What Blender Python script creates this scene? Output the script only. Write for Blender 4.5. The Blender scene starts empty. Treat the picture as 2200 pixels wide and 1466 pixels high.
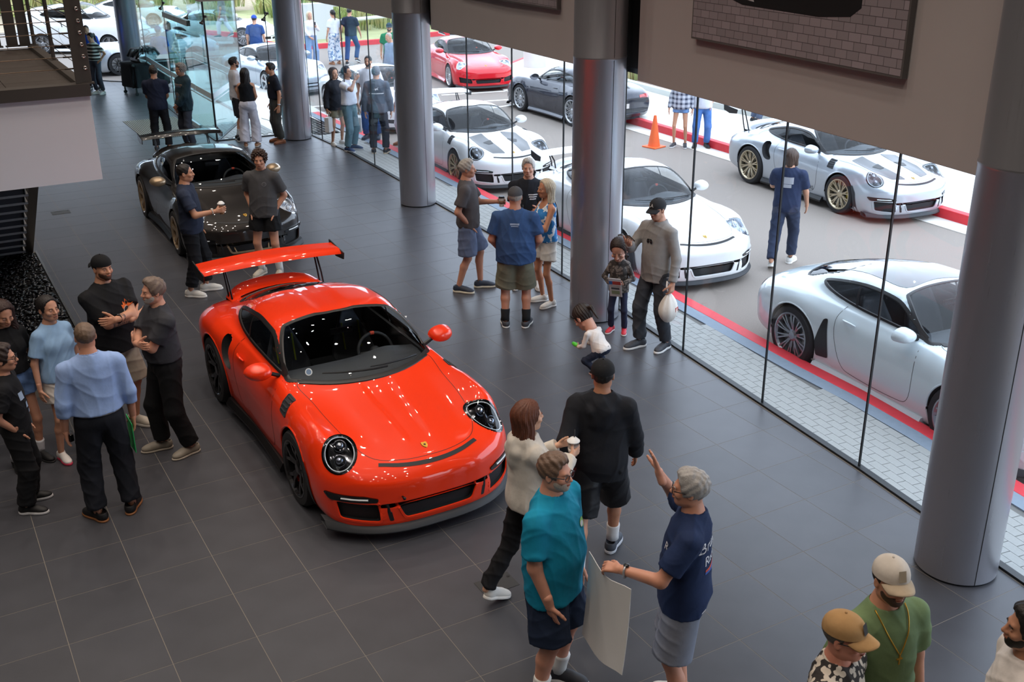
import bpy, bmesh, math, random
import numpy as np
from mathutils import Vector, Matrix
from mathutils.bvhtree import BVHTree
random.seed(7); rng = np.random.default_rng(7)
PI = math.pi
S = bpy.context.scene
COL = S.collection
# ------------------------------------------------------------------ camera
F_PX, CX, CY = 2288.6955, 1100.0, 733.0
CAM = np.array([-0.32587756, -8.83871552, 4.93519723])
_w = np.array([-1.15254822, -0.302001932, -0.463318405])
_t = np.linalg.norm(_w); _k = _w/_t
_K = np.array([[0, -_k[2], _k[1]], [_k[2], 0, -_k[0]], [-_k[1], _k[0], 0]])
R_W2C = (np.eye(3)+math.sin(_t)*_K+(1-math.cos(_t))*_K@_K) @ np.diag([1, -1, -1.])
cam = bpy.data.cameras.new('camera'); cam_o = bpy.data.objects.new('camera', cam); COL.objects.link(cam_o)
cam.sensor_fit = 'HORIZONTAL'; cam.sensor_width = 36; cam.lens = F_PX/2200*36
cam.clip_start = 0.05; cam.clip_end = 500
M4 = Matrix(((R_W2C.T @ np.diag([1, -1, -1.]))).tolist()).to_4x4(); M4.translation = CAM.tolist()
cam_o.matrix_world = M4
cam.dof.use_dof = True; cam.dof.focus_distance = 10.5; cam.dof.aperture_fstop = 7.1
S.camera = cam_o
# ------------------------------------------------------------------ light and exposure
S.view_settings.view_transform = 'Standard'; S.view_settings.look = 'None'
S.view_settings.exposure = 0.45; S.view_settings.gamma = 1.0; S.view_settings.use_curve_mapping = False
W = bpy.data.worlds.new('sky'); S.world = W; W.use_nodes = True
_n = W.node_tree.nodes; _l = W.node_tree.links
_bg = _n['Background']; _bg.inputs['Color'].default_value = (0.79, 0.885, 1.0, 1); _bg.inputs['Strength'].default_value = 2.9
def area_light(name, loc, rot, sx, sy, power, color):
    l = bpy.data.lights.new(name, 'AREA'); l.shape = 'RECTANGLE'; l.size = sx; l.size_y = sy; l.energy = power; l.color = color
    o = bpy.data.objects.new(name, l); COL.objects.link(o); o.location = loc; o.rotation_euler = rot
    return o
# ------------------------------------------------------------------ materials
MATS = {}
def srgb(c):
    if isinstance(c, str):
        c = [int(c[i:i+2], 16)/255 for i in (0, 2, 4)]
    return tuple((v/12.92 if v <= 0.04045 else ((v+0.055)/1.055)**2.4) for v in c)
def mat(name, col, rough=0.6, metal=0.0, coat=0.0, noise=0.0, nscale=8.0, bump=0.0, bscale=60.0, spec=0.5, back=None, coords='Object', emit=0.0, wave=None, dist=0.002):
    if name in MATS: return MATS[name]
    m = bpy.data.materials.new(name); m.use_nodes = True; MATS[name] = m
    nt = m.node_tree; b = nt.nodes['Principled BSDF']
    c = srgb(col)
    b.inputs['Base Color'].default_value = (*c, 1); b.inputs['Roughness'].default_value = rough
    b.inputs['Metallic'].default_value = metal; b.inputs['Coat Weight'].default_value = coat
    b.inputs['Coat Roughness'].default_value = 0.03; b.inputs['Specular IOR Level'].default_value = spec
    if emit: b.inputs['Emission Color'].default_value = (*c, 1); b.inputs['Emission Strength'].default_value = emit
    tc = nt.nodes.new('ShaderNodeTexCoord')
    out = None
    if noise:
        nz = nt.nodes.new('ShaderNodeTexNoise'); nz.inputs['Scale'].default_value = nscale; nz.inputs['Detail'].default_value = 5
        nt.links.new(tc.outputs[coords], nz.inputs['Vector'])
        mx = nt.nodes.new('ShaderNodeMix'); mx.data_type = 'RGBA'
        mx.inputs['A'].default_value = (*[v*(1-noise) for v in c], 1); mx.inputs['B'].default_value = (*[min(1, v*(1+noise)) for v in c], 1)
        nt.links.new(nz.outputs['Fac'], mx.inputs['Factor']); out = mx.outputs['Result']
    if back is not None:
        g = nt.nodes.new('ShaderNodeNewGeometry'); mb = nt.nodes.new('ShaderNodeMix'); mb.data_type = 'RGBA'
        nt.links.new(g.outputs['Backfacing'], mb.inputs['Factor'])
        if out: nt.links.new(out, mb.inputs['A'])
        else: mb.inputs['A'].default_value = (*c, 1)
        mb.inputs['B'].default_value = (*srgb(back), 1); out = mb.outputs['Result']
    if out: nt.links.new(out, b.inputs['Base Color'])
    if bump:
        nz = nt.nodes.new('ShaderNodeTexNoise'); nz.inputs['Scale'].default_value = bscale; nz.inputs['Detail'].default_value = 3
        nt.links.new(tc.outputs[coords], nz.inputs['Vector'])
        bp = nt.nodes.new('ShaderNodeBump'); bp.inputs['Strength'].default_value = bump; bp.inputs['Distance'].default_value = dist
        nt.links.new(nz.outputs['Fac'], bp.inputs['Height']); nt.links.new(bp.outputs['Normal'], b.inputs['Normal'])
    return m
def glass_mat(name, tint=(1, 1, 1), refl=0.1, rough=0.0, ior=1.45):
    """thin architectural glass: see-through with a Fresnel reflection"""
    if name in MATS: return MATS[name]
    m = bpy.data.materials.new(name); m.use_nodes = True; MATS[name] = m
    nt = m.node_tree; nt.nodes.remove(nt.nodes['Principled BSDF']); out = nt.nodes['Material Output']
    t = nt.nodes.new('ShaderNodeBsdfTransparent'); t.inputs['Color'].default_value = (*tint, 1)
    g = nt.nodes.new('ShaderNodeBsdfGlossy'); g.inputs['Roughness'].default_value = rough
    f = nt.nodes.new('ShaderNodeLayerWeight'); f.inputs['Blend'].default_value = 0.5; mx = nt.nodes.new('ShaderNodeMixShader')
    pw = nt.nodes.new('ShaderNodeMath'); pw.operation = 'POWER'; pw.inputs[1].default_value = 5.0
    mul = nt.nodes.new('ShaderNodeMath'); mul.operation = 'MULTIPLY_ADD'; mul.inputs[1].default_value = min(1, .9*refl); mul.inputs[2].default_value = .045*refl
    nt.links.new(f.outputs['Facing'], pw.inputs[0]); nt.links.new(pw.outputs[0], mul.inputs[0]); nt.links.new(mul.outputs[0], mx.inputs[0])
    nt.links.new(t.outputs[0], mx.inputs[1]); nt.links.new(g.outputs[0], mx.inputs[2]); nt.links.new(mx.outputs[0], out.inputs['Surface'])
    return m
# ------------------------------------------------------------------ object helpers
def tag(o, label=None, cat=None, group=None, kind=None):
    if label: o['label'] = label
    if cat: o['category'] = cat
    if group: o['group'] = group
    if kind: o['kind'] = kind
    return o
def empty(name, loc=(0, 0, 0), rz=0.0, label=None, cat=None, group=None, parent=None):
    o = bpy.data.objects.new(name, None); COL.objects.link(o); o.location = loc; o.rotation_euler = (0, 0, rz); o.empty_display_size = 0.1
    o.parent = parent
    return tag(o, label, cat, group)
def link(name, me, m=None, parent=None, loc=None, smooth=None):
    o = bpy.data.objects.new(name, me); COL.objects.link(o)
    if m is not None and not me.materials:
        me.materials.append(m)
    if parent: o.parent = parent
    if loc is not None: o.location = loc
    return o
def mesh(name, V, F, smooth=False):
    me = bpy.data.meshes.new(name)
    me.from_pydata(np.asarray(V, float).tolist(), [], [list(map(int, f)) for f in F]); me.update()
    if smooth: me.polygons.foreach_set('use_smooth', [True]*len(me.polygons))
    return me
def quads_mesh(name, V, Q, smooth=True, T=None):
    """fast mesh from numpy quads (n,4) and triangles"""
    me = bpy.data.meshes.new(name); V = np.asarray(V, np.float32); Q = np.asarray(Q, np.int32).reshape(-1, 4)
    T = np.zeros((0, 3), np.int32) if T is None else np.asarray(T, np.int32).reshape(-1, 3)
    me.vertices.add(len(V)); me.vertices.foreach_set('co', V.ravel())
    n = len(Q)*4+len(T)*3; me.loops.add(n); me.loops.foreach_set('vertex_index', np.concatenate([Q.ravel(), T.ravel()]))
    me.polygons.add(len(Q)+len(T))
    me.polygons.foreach_set('loop_start', np.concatenate([np.arange(len(Q))*4, len(Q)*4+np.arange(len(T))*3]).astype(np.int32))
    me.update(calc_edges=True); me.validate()
    if smooth: me.polygons.foreach_set('use_smooth', [True]*len(me.polygons))
    return me
class MB:
    """collects shapes into one mesh"""
    def __init__(s): s.V = []; s.F = []; s.n = 0
    def add(s, V, F):
        s.V.append(np.asarray(V, float)); s.F += [[i+s.n for i in f] for f in F]; s.n += len(V); return s
    def box(s, lo, hi, R=None, o=None):
        x0, y0, z0 = lo; x1, y1, z1 = hi
        V = np.array([[x0, y0, z0], [x1, y0, z0], [x1, y1, z0], [x0, y1, z0], [x0, y0, z1], [x1, y0, z1], [x1, y1, z1], [x0, y1, z1]], float)
        if R is not None: V = V @ np.asarray(R).T
        if o is not None: V = V+np.asarray(o)
        return s.add(V, [[3, 2, 1, 0], [4, 5, 6, 7], [0, 1, 5, 4], [1, 2, 6, 5], [2, 3, 7, 6], [3, 0, 4, 7]])
    def tube(s, pts, r, n=8, cap=True, flat=None):
        P = np.asarray(pts, float); m = len(P); r = np.broadcast_to(r, (m,)).astype(float)
        T = np.gradient(P, axis=0); T /= np.linalg.norm(T, axis=1)[:, None]+1e-12
        up = np.array([0, 0, 1.]) if abs(T[0][2]) < 0.9 else np.array([1., 0, 0])
        V = []
        A = np.cross(T[0], up); A /= np.linalg.norm(A)
        for i in range(m):
            A = A-T[i]*(A@T[i]); A /= np.linalg.norm(A)+1e-12; B = np.cross(T[i], A)
            for k in range(n):
                a = 2*PI*k/n
                V.append(P[i]+r[i]*(math.cos(a)*A+math.sin(a)*B*(flat or 1)))
        F = []
        for i in range(m-1):
            for k in range(n):
                a, b = i*n+k, i*n+(k+1) % n
                F.append([a, b, b+n, a+n])
        if cap: F += [list(range(n))[::-1], [(m-1)*n+k for k in range(n)]]
        return s.add(V, F)
    def lathe(s, prof, n=24, axis='z', o=(0, 0, 0), close=False):
        """prof: (r, h) pairs"""
        V = []
        for r, h in prof:
            for k in range(n):
                a = 2*PI*k/n; c, d = r*math.cos(a), r*math.sin(a)
                V.append({'z': (c, d, h), 'x': (h, c, d), 'y': (d, h, c)}[axis])
        V = np.array(V)+np.asarray(o, float); F = []; m = len(prof)
        for i in range(m-1 if not close else m):
            for k in range(n):
                a, b = i*n+k, i*n+(k+1) % n; j = ((i+1) % m)*n
                F.append([a, b, j+(k+1) % n, j+k])
        if not close:
            if prof[0][0] > 1e-6: F.append(list(range(n))[::-1])
            if prof[-1][0] > 1e-6: F.append([(m-1)*n+k for k in range(n)])
        return s.add(V, F)
    def grid(s, G, flip=False, closed_u=False):
        """G: (a,b,3) grid of points"""
        G = np.asarray(G, float); a, b = G.shape[:2]; F = []
        for i in range(a-1):
            for j in range(b if closed_u else b-1):
                k = (j+1) % b
                q = [i*b+j, i*b+k, (i+1)*b+k, (i+1)*b+j]
                F.append(q[::-1] if flip else q)
        return s.add(G.reshape(-1, 3), F)
    def prism(s, poly, h0, h1, axis='z'):
        n = len(poly); V = []
        for h in (h0, h1):
            for a, b in poly: V.append({'z': (a, b, h), 'x': (h, a, b), 'y': (a, h, b)}[axis])
        return s.add(V, [list(range(n))[::-1], list(range(n, 2*n))]+[[i, (i+1) % n, n+(i+1) % n, n+i] for i in range(n)])
    def sph(s, o, r, n=10, sc=(1, 1, 1)):
        prof = [(max(1e-7, math.sin(PI*i/n)), -math.cos(PI*i/n)) for i in range(n+1)]
        V = []; m = 2*n
        for rr, h in prof:
            for k in range(m): V.append((rr*math.cos(2*PI*k/m), rr*math.sin(2*PI*k/m), h))
        V = np.array(V)*np.asarray(sc)*r+np.asarray(o, float); F = []
        for i in range(n):
            for k in range(m):
                F.append([i*m+k, i*m+(k+1) % m, (i+1)*m+(k+1) % m, (i+1)*m+k])
        return s.add(V, F)
    def mesh(s, name, smooth=False, recalc=True):
        V = np.concatenate(s.V) if s.V else np.zeros((0, 3))
        me = mesh(name, V, s.F, smooth)
        if recalc:
            bm = bmesh.new(); bm.from_mesh(me); bmesh.ops.remove_doubles(bm, verts=bm.verts, dist=1e-6); bmesh.ops.recalc_face_normals(bm, faces=bm.faces); bm.to_mesh(me); bm.free()
            if smooth: me.polygons.foreach_set('use_smooth', [True]*len(me.polygons))
        return me
    def obj(s, name, m, parent=None, smooth=False, bevel=0.0, loc=None, auto=None):
        me = s.mesh(name, smooth); o = link(name, me, m, parent, loc)
        if bevel:
            md = o.modifiers.new('bevel', 'BEVEL'); md.width = bevel; md.segments = 2; md.limit_method = 'ANGLE'
        if auto: me.set_sharp_from_angle(angle=math.radians(auto))
        return o
def struct(o, name=None):
    o['kind'] = 'structure'; return o
def copy_tree(o, parent=None):
    c = o.copy(); COL.objects.link(c)
    if parent is not None: c.parent = parent
    for ch in list(o.children): copy_tree(ch, c)
    return c
def nrm(v): v = np.asarray(v, float); return v/np.linalg.norm(v)
def rotz(a): c, s = math.cos(a), math.sin(a); return np.array([[c, -s, 0], [s, c, 0], [0, 0, 1.]])
def pchip(xs, Y, xq):
    """monotone cubic interpolation of rows of Y (n,...) at xq"""
    xs = np.asarray(xs, float); Y = np.asarray(Y, float); sh = Y.shape[1:]; Y = Y.reshape(len(xs), -1)
    h = np.diff(xs)[:, None]; d = np.diff(Y, axis=0)/h; m = np.zeros_like(Y)
    m[0], m[-1] = d[0], d[-1]
    w1 = 2*h[1:]+h[:-1]; w2 = h[1:]+2*h[:-1]
    with np.errstate(all='ignore'):
        hm = (w1+w2)/(w1/d[:-1]+w2/d[1:])
    m[1:-1] = np.where(d[:-1]*d[1:] > 0, hm, 0)
    i = np.clip(np.searchsorted(xs, xq)-1, 0, len(xs)-2); t = ((np.asarray(xq)-xs[i])/h[i, 0])[:, None]
    H = h[i]; r = (2*t**3-3*t**2+1)*Y[i]+(t**3-2*t**2+t)*H*m[i]+(-2*t**3+3*t**2)*Y[i+1]+(t**3-t**2)*H*m[i+1]
    return r.reshape((len(np.atleast_1d(xq)),)+sh)
def catmull(P, n):
    """P (k,...) -> open uniform Catmull-Rom, n samples per segment"""
    P = np.asarray(P, float); k = len(P); E = np.concatenate([[2*P[0]-P[1]], P, [2*P[-1]-P[-2]]]); out = []
    for i in range(k-1):
        a, b, c, d = E[i:i+4]
        for t in np.arange(n)/n:
            out.append(0.5*((2*b)+(c-a)*t+(2*a-5*b+4*c-d)*t*t+(3*b-a-3*c+d)*t**3))
    out.append(P[-1]); return np.array(out)
# ------------------------------------------------------------------ showroom shell
S.cycles.transparent_max_bounces = 24
S.cycles.max_bounces = 10
FAC = np.array([(-8.0, 6.12), (-5.9, 6.42), (-4.4, 6.63), (-2.83, 6.85), (-1.33, 7.01), (.22, 7.18), (1.8, 7.37), (3.3, 7.44), (4.87, 7.54), (6.4, 7.60), (7.9, 7.66), (9.45, 7.78), (10.97, 7.84), (12.5, 7.89), (14.0, 7.86), (14.6, 7.84)])
def fx(y): return float(np.interp(y, FAC[:, 0], FAC[:, 1]))
ENT = [(7.84, 14.6), (7.12, 15.05), (5.78, 15.12), (5.80, 16.55), (5.84, 19.1), (5.95, 22.4), (5.98, 24.9), (4.6, 26.4), (3.0, 27.9), (1.0, 29.4), (-2.0, 31.0)]
COLS = [(7.44, 14.46), (7.37, 7.93), (6.95, 1.76), (6.31, -4.35), (5.98, 24.55)]
M_TILE = mat('floor tile', '424348', .38, noise=.22, spec=.38, nscale=3.2, bump=.08, bscale=140)
M_GROUT = mat('grout', '7d776e', .85)
M_WALL = mat('bulkhead paint', 'b6afac', .75, noise=.04, nscale=2); M_DARKGAP = mat('dark recess', '1a1a1c', .8)
M_FASC = mat('landing fascia', 'dadce6', .7, noise=.03, nscale=2); M_CEIL = mat('ceiling paint', '3c3938', .9); M_BACK = mat('back wall paint', '57524f', .85)
M_STEEL = mat('bronze grey steel', '55504c', .45, metal=.5); M_CAB = mat('steel cable', 'a08a74', .35, metal=.9); M_NUT = mat('steel nut', 'c9c4bc', .25, metal=1)
M_GLASSW = glass_mat('facade glass', (.93, .955, .99), .65); M_GLASSV = glass_mat('vestibule glass', (.80, .93, .95), 1.4); M_JOINT = mat('black joint', '101417', .5); M_GEDGE = mat('glass edge', '2f6e70', .2)
M_FROST = mat('frosted band', 'c9d6d8', .6)
def column_mat():
    m = mat('brushed column metal', 'b4b4ba', .38, metal=.75); nt = m.node_tree; b = nt.nodes['Principled BSDF']; b.inputs['Anisotropic'].default_value = .5
    tc = nt.nodes.new('ShaderNodeTexCoord'); mp = nt.nodes.new('ShaderNodeMapping'); mp.inputs['Scale'].default_value = (60, 60, .6); nz = nt.nodes.new('ShaderNodeTexNoise'); nz.inputs['Scale'].default_value = 3
    nt.links.new(tc.outputs['Object'], mp.inputs[0]); nt.links.new(mp.outputs[0], nz.inputs['Vector']); r = nt.nodes.new('ShaderNodeMapRange'); r.inputs['To Min'].default_value = .24; r.inputs['To Max'].default_value = .36
    nt.links.new(nz.outputs['Fac'], r.inputs['Value']); nt.links.new(r.outputs[0], b.inputs['Roughness']); return m
M_COL = column_mat()
def tile_variation(m):
    nt = m.node_tree; b = nt.nodes['Principled BSDF']; oi = nt.nodes.new('ShaderNodeObjectInfo'); src = b.inputs['Base Color'].links[0].from_socket
    hs = nt.nodes.new('ShaderNodeHueSaturation'); mr = nt.nodes.new('ShaderNodeMapRange'); mr.inputs['To Min'].default_value = .93; mr.inputs['To Max'].default_value = 1.07
    nt.links.new(oi.outputs['Random'], mr.inputs['Value']); nt.links.new(mr.outputs[0], hs.inputs['Value']); nt.links.new(src, hs.inputs['Color']); nt.links.new(hs.outputs[0], b.inputs['Base Color'])
tile_variation(M_TILE)
inner = [(-9, -13)]+[(fx(y), y) for y in np.concatenate([[-13], FAC[:, 0]])]+ENT[1:]+[(-9, 31.0)]
def clip_poly(P, a, b):
    """keep the part of P left of the line a->b"""
    out = []; n = len(P); side = lambda p: (b[0]-a[0])*(p[1]-a[1])-(b[1]-a[1])*(p[0]-a[0])
    for i in range(n):
        p, q = P[i], P[(i+1) % n]; sp, sq = side(p), side(q)
        if sp >= 0: out.append(p)
        if (sp > 0) != (sq > 0) and abs(sp-sq) > 1e-9: t = sp/(sp-sq); out.append((p[0]+(q[0]-p[0])*t, p[1]+(q[1]-p[1])*t))
    return out
floor = MB().prism(inner, -.14, -.0012).obj('floor', M_GROUT); struct(floor)
POND = (-4.0, 1.09, 2.80, 8.34)                                       # the pebble bed: x0, x1, y0, y1
def make_tiles():
    T = .6; g = .0025; cand = []
    for i in range(-14, 16):
        for j in range(-54, 18):
            x, y = i*T, -j*T-T
            c = (x+T/2, y+T/2)
            if y < -7 or y > 30.5: continue
            P = [(x+g, y+g), (x+T-g, y+g), (x+T-g, y+T-g), (x+g, y+T-g)]; full = True
            if c[0] > -4.1 and POND[0] < c[0] < POND[1]-.0 and POND[2] < c[1] < POND[3]: 
                if x+T > POND[1] or y < POND[2] or y+T > POND[3]:
                    pass
                if x+T <= POND[1]+.001 and y >= POND[2]-.001 and y+T <= POND[3]+.001: continue
                Q = None
                if x+T > POND[1]: P = clip_poly(P, (POND[1]+.03, 10), (POND[1]+.03, -10)); full = False
                elif y < POND[2]: P = clip_poly(P, (10, POND[2]-.03), (-10, POND[2]-.03)) and [p for p in [(x+g, y+g), (x+T-g, y+g), (x+T-g, POND[2]-.03), (x+g, POND[2]-.03)]]; full = False
                else: P = [(x+g, POND[3]+.03), (x+T-g, POND[3]+.03), (x+T-g, y+T-g), (x+g, y+T-g)]; full = False
            if y > 14.6 and c[0] > 5.2 and c[1] > 15.1: 
                if c[0] > 5.75: continue
            if c[0] > 5.5 and y < 15.2:
                Pn = P
                for (y0, x0), (y1, x1) in zip(FAC[:-1], FAC[1:]):
                    if y1 >= y-.3 and y0 <= y+T+.3: Pn = clip_poly(Pn, (x0-.05, y0), (x1-.05, y1)) if len(Pn) > 2 else Pn
                if len(Pn) < 3: continue
                if len(Pn) != 4 or any(abs(a[0]-b[0])+abs(a[1]-b[1]) > 1e-6 for a, b in zip(Pn, P)): full = False; P = Pn
            if c[1] > 25.0 and c[0]+c[1] > 30.6: continue
            q = R_W2C @ (np.array([c[0], c[1], 0])-CAM); u, v = F_PX*q[0]/q[2]+CX, F_PX*q[1]/q[2]+CY
            vis = q[2] > 0 and -120 < u < 2320 and -60 < v < 1580
            cand.append((0 if vis else 1, float(np.linalg.norm(q)), P, full))
    cand.sort(key=lambda t: t[:2])
    h0, h1 = -.012, 0.0
    base = MB().prism([(-.2975, -.2975), (.2975, -.2975), (.2975, .2975), (-.2975, .2975)], h0, h1).mesh('tile'); base.materials.append(M_TILE)
    rest = MB()
    for n, (vis, dist, P, full) in enumerate(cand):
        if n < 300:
            if full:
                o = link('tile', base, None, floor); o.location = ((P[0][0]+P[2][0])/2, (P[0][1]+P[2][1])/2, 0)
            else: MB().prism(P, h0, h1).obj('tile', M_TILE, floor)
        else: rest.prism(P, h0, h1)
    o = rest.obj('far_tiles', M_TILE, floor); o['kind'] = 'stuff'
make_tiles()
# glass panes with black joints, floor channel
pane_i = 0
def pane(p, q, z0=.0, z1=3.1, m=None, th=.012, joint=True):
    global pane_i
    pane_i += 1; p, q = np.array([*p, 0.]), np.array([*q, 0.]); d = nrm(q-p); n = np.array([-d[1], d[0], 0])
    L = np.linalg.norm(q-p); R = np.stack([d, n, [0, 0, 1]], 1)
    o = MB().box((.006, -th/2, z0+.02), (L-.006, th/2, z1), R, p).obj('window_%d' % pane_i, m or M_GLASSW); struct(o)
    if joint: MB().box((-.007, -th/2-.004, z0), (.007, th/2+.004, z1), R, p).obj('joint', M_JOINT, o)
    MB().box((0, -.035, -.01), (L, .035, .022), R, p).obj('sill_channel', M_JOINT, o)
    return o, R, p, L

for (y0, x0), (y1, x1) in zip(FAC[:-1], FAC[1:]): pane((x0, y0), (x1, y1))
pane(ENT[0], ENT[1]); pane(ENT[1], ENT[2])
for a, b in zip(ENT[6:-1], ENT[7:]): pane(a, b)
def band(o, R, p, L, zs=((.93, 1.05), (.86, .885))):
    for a, b in zs: MB().box((.01, -.012, a), (L-.01, .012, b), R, p).obj('frosted_band', M_FROST, o)
for a, b in ((ENT[2], ENT[3]), (ENT[4], ENT[5]), ((5.95, 22.4), (7.25, 22.5)), ((7.22, 17.7), (7.25, 22.5)), ((5.80, 15.12), (7.22, 17.7)), (ENT[5], ENT[6])): band(*pane(a, b, m=M_GLASSV))
band(*pane((7.12, 15.05), (7.12, 15.06), joint=False)) if False else None
# entrance door leaves in the vestibule's inner side
for k, (a, b) in enumerate(((ENT[3], (5.82, 17.8)), ((5.82, 17.82), ENT[4]))):
    a3, b3 = np.array([*a, 0.]), np.array([*b, 0.]); d = nrm(b3-a3); R = np.stack([d, [-d[1], d[0], 0], [0, 0, 1]], 1); L = np.linalg.norm(b3-a3)
    o = MB().box((.02, -.006, .12), (L-.02, .006, 2.36), R, a3).obj('door_%d' % (k+1), M_GLASSV); struct(o)
    MB().box((.0, -.03, .01), (L, .03, .12), R, a3).obj('bottom_rail', mat('door rail', 'b9bfc2', .35, metal=.6), o); MB().box((.0, -.04, 2.36), (L, .04, 2.48), R, a3).obj('head_rail', M_STEEL, o)
    for z in ((.93, 1.05), (.86, .885)): MB().box((.03, -.009, z[0]), (L-.03, .009, z[1]), R, a3).obj('frosted_band', M_FROST, o)
    MB().tube([a3+R@np.array([.1 if k else L-.1, -.06, .8]), a3+R@np.array([.1 if k else L-.1, -.06, 1.5])], .014, 8).obj('pull_handle', M_NUT, o, True)
v = MB().box((5.8, 15.15, 3.0), (7.2, 22.4, 3.12)).obj('vestibule_roof', M_GLASSV); struct(v, 1)
for p, lb in (((5.80, 16.5, 2.62), 'near the door hinge'), ((5.82, 19.1, 2.62), 'at the far end of the doors'), ((5.78, 15.14, 2.62), 'on the vestibule corner'), ((7.12, 15.06, 2.62), 'beside the round column')):
    m = MB()
    for dx, dy in ((.07, .07), (-.07, .07), (.07, -.07), (-.07, -.07)): m.tube([p, (p[0]+dx*.6, p[1]+dy, p[2]+dx)], .012, 6); m.sph((p[0]+dx*.6, p[1]+dy, p[2]+dx), .03, 5)
    o = m.obj('spider_fitting', M_STEEL, smooth=True); tag(o, 'steel spider clamp joining glass panes '+lb, 'fitting', 'glass clamps on the vestibule')
# columns
for i, (x, y) in enumerate(COLS):
    m = MB(); m.lathe([(.312, 0.02), (.312, 3.235), (.316, 3.24), (.316, 3.262), (.312, 3.267), (.312, 7.2)], 64, 'z')
    o = m.obj('column', M_COL, smooth=True, loc=(x, y, 0), auto=40); struct(o)
    MB().lathe([(.30, 0), (.305, .021)], 48, 'z').obj('base_gap', M_JOINT, o)
    a = math.atan2(CAM[1]-y, CAM[0]-x)+.55
    m = MB(); m.box((.3105, -.0025, .02), (.314, .0025, 7.2), rotz(a)); m.obj('seam', M_DARKGAP, o)
# bulkhead above the glass: one panel per bay, dark recess at each column
def offs(y, o): return (fx(y)-o, y-o*.12)
bays = [(-13.0, -4.75), (-4.05, 1.39), (2.05, 7.55), (8.2, 14.62)]
for lo_, hi_ in bays:
    ys = [lo_]+[a for a in FAC[:, 0] if lo_ < a < hi_]+[hi_]
    P = [offs(y, .10) for y in ys]+[offs(y, -.05) for y in ys[::-1]]
    o = MB().prism(P[::-1], 3.0, 7.2).obj('wall_right', M_WALL, bevel=.006); struct(o)
ys = [-13]+list(FAC[:, 0]); P = [(fx(y)+.06, y) for y in ys]+[(fx(y)+.36, y) for y in ys[::-1]]
struct(MB().prism(P[::-1], 3.02, 7.2).obj('wall_outer', M_DARKGAP))
q = ENT[0:3]; P = [(7.75, 14.55), (7.05, 14.95), (5.70, 15.02), (5.70, 15.30), (7.12, 15.30), (7.95, 14.75)]
struct(MB().prism(P, 3.0, 7.2).obj('wall_entrance', M_WALL)); P = [(a-.05, b) for a, b in ENT[2:]]; P2 = [(a+.25, b+.1) for a, b in ENT[2:]][::-1]
struct(MB().prism((P2+P), 3.0, 7.2).obj('wall_far', M_WALL))
struct(MB().box((-9.2, -13.2, 0), (-9, 31, 7.2)).obj('wall_left', M_BACK)); struct(MB().box((-9, -13.2, 0), (6.2, -13, 7.2)).obj('wall_back', M_BACK)); struct(MB().box((-9.2, 30.9, 0), (-2, 31.1, 7.2)).obj('wall_end', M_BACK))
ceiling = MB().prism([(p[0]+.3 if p[0] > 0 else p[0], p[1]) for p in inner], 7.2, 7.4).obj('ceiling', M_CEIL); struct(ceiling)
# recessed ceiling lamps
dl_me = MB().lathe([(.075, 0), (.075, .02), (.10, .02), (.10, -.004), (.075, -.004)], 20, 'z', close=True).mesh('trim_ring'); dl_me.materials.append(M_NUT)
def lamp(x, y, power, color=(1, .87, .76), size=.15):
    o = link('downlight', dl_me, None, ceiling); o.location = (x, y, 7.185)
    l = bpy.data.lights.new('downlight', 'SPOT'); l.spot_size = math.radians(115); l.spot_blend = .8; l.shadow_soft_size = size/2; l.energy = power; l.color = color
    a = bpy.data.objects.new('downlight', l); COL.objects.link(a); a.location = (x, y, 7.17)
LAMP_POWER = 42
for i, x in enumerate(np.linspace(-4.2, 5.6, 8)):
    for j, y in enumerate(np.linspace(-8, 18, 15)):
        if not (x < 0 and y > 9) and x < fx(y)-.9: lamp(x+.25*math.sin(j*3), y+.3*math.cos(i*5), LAMP_POWER*(1.7 if abs(x-3) < 2.5 and abs(y) < 6 else 1), size=.12)
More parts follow.
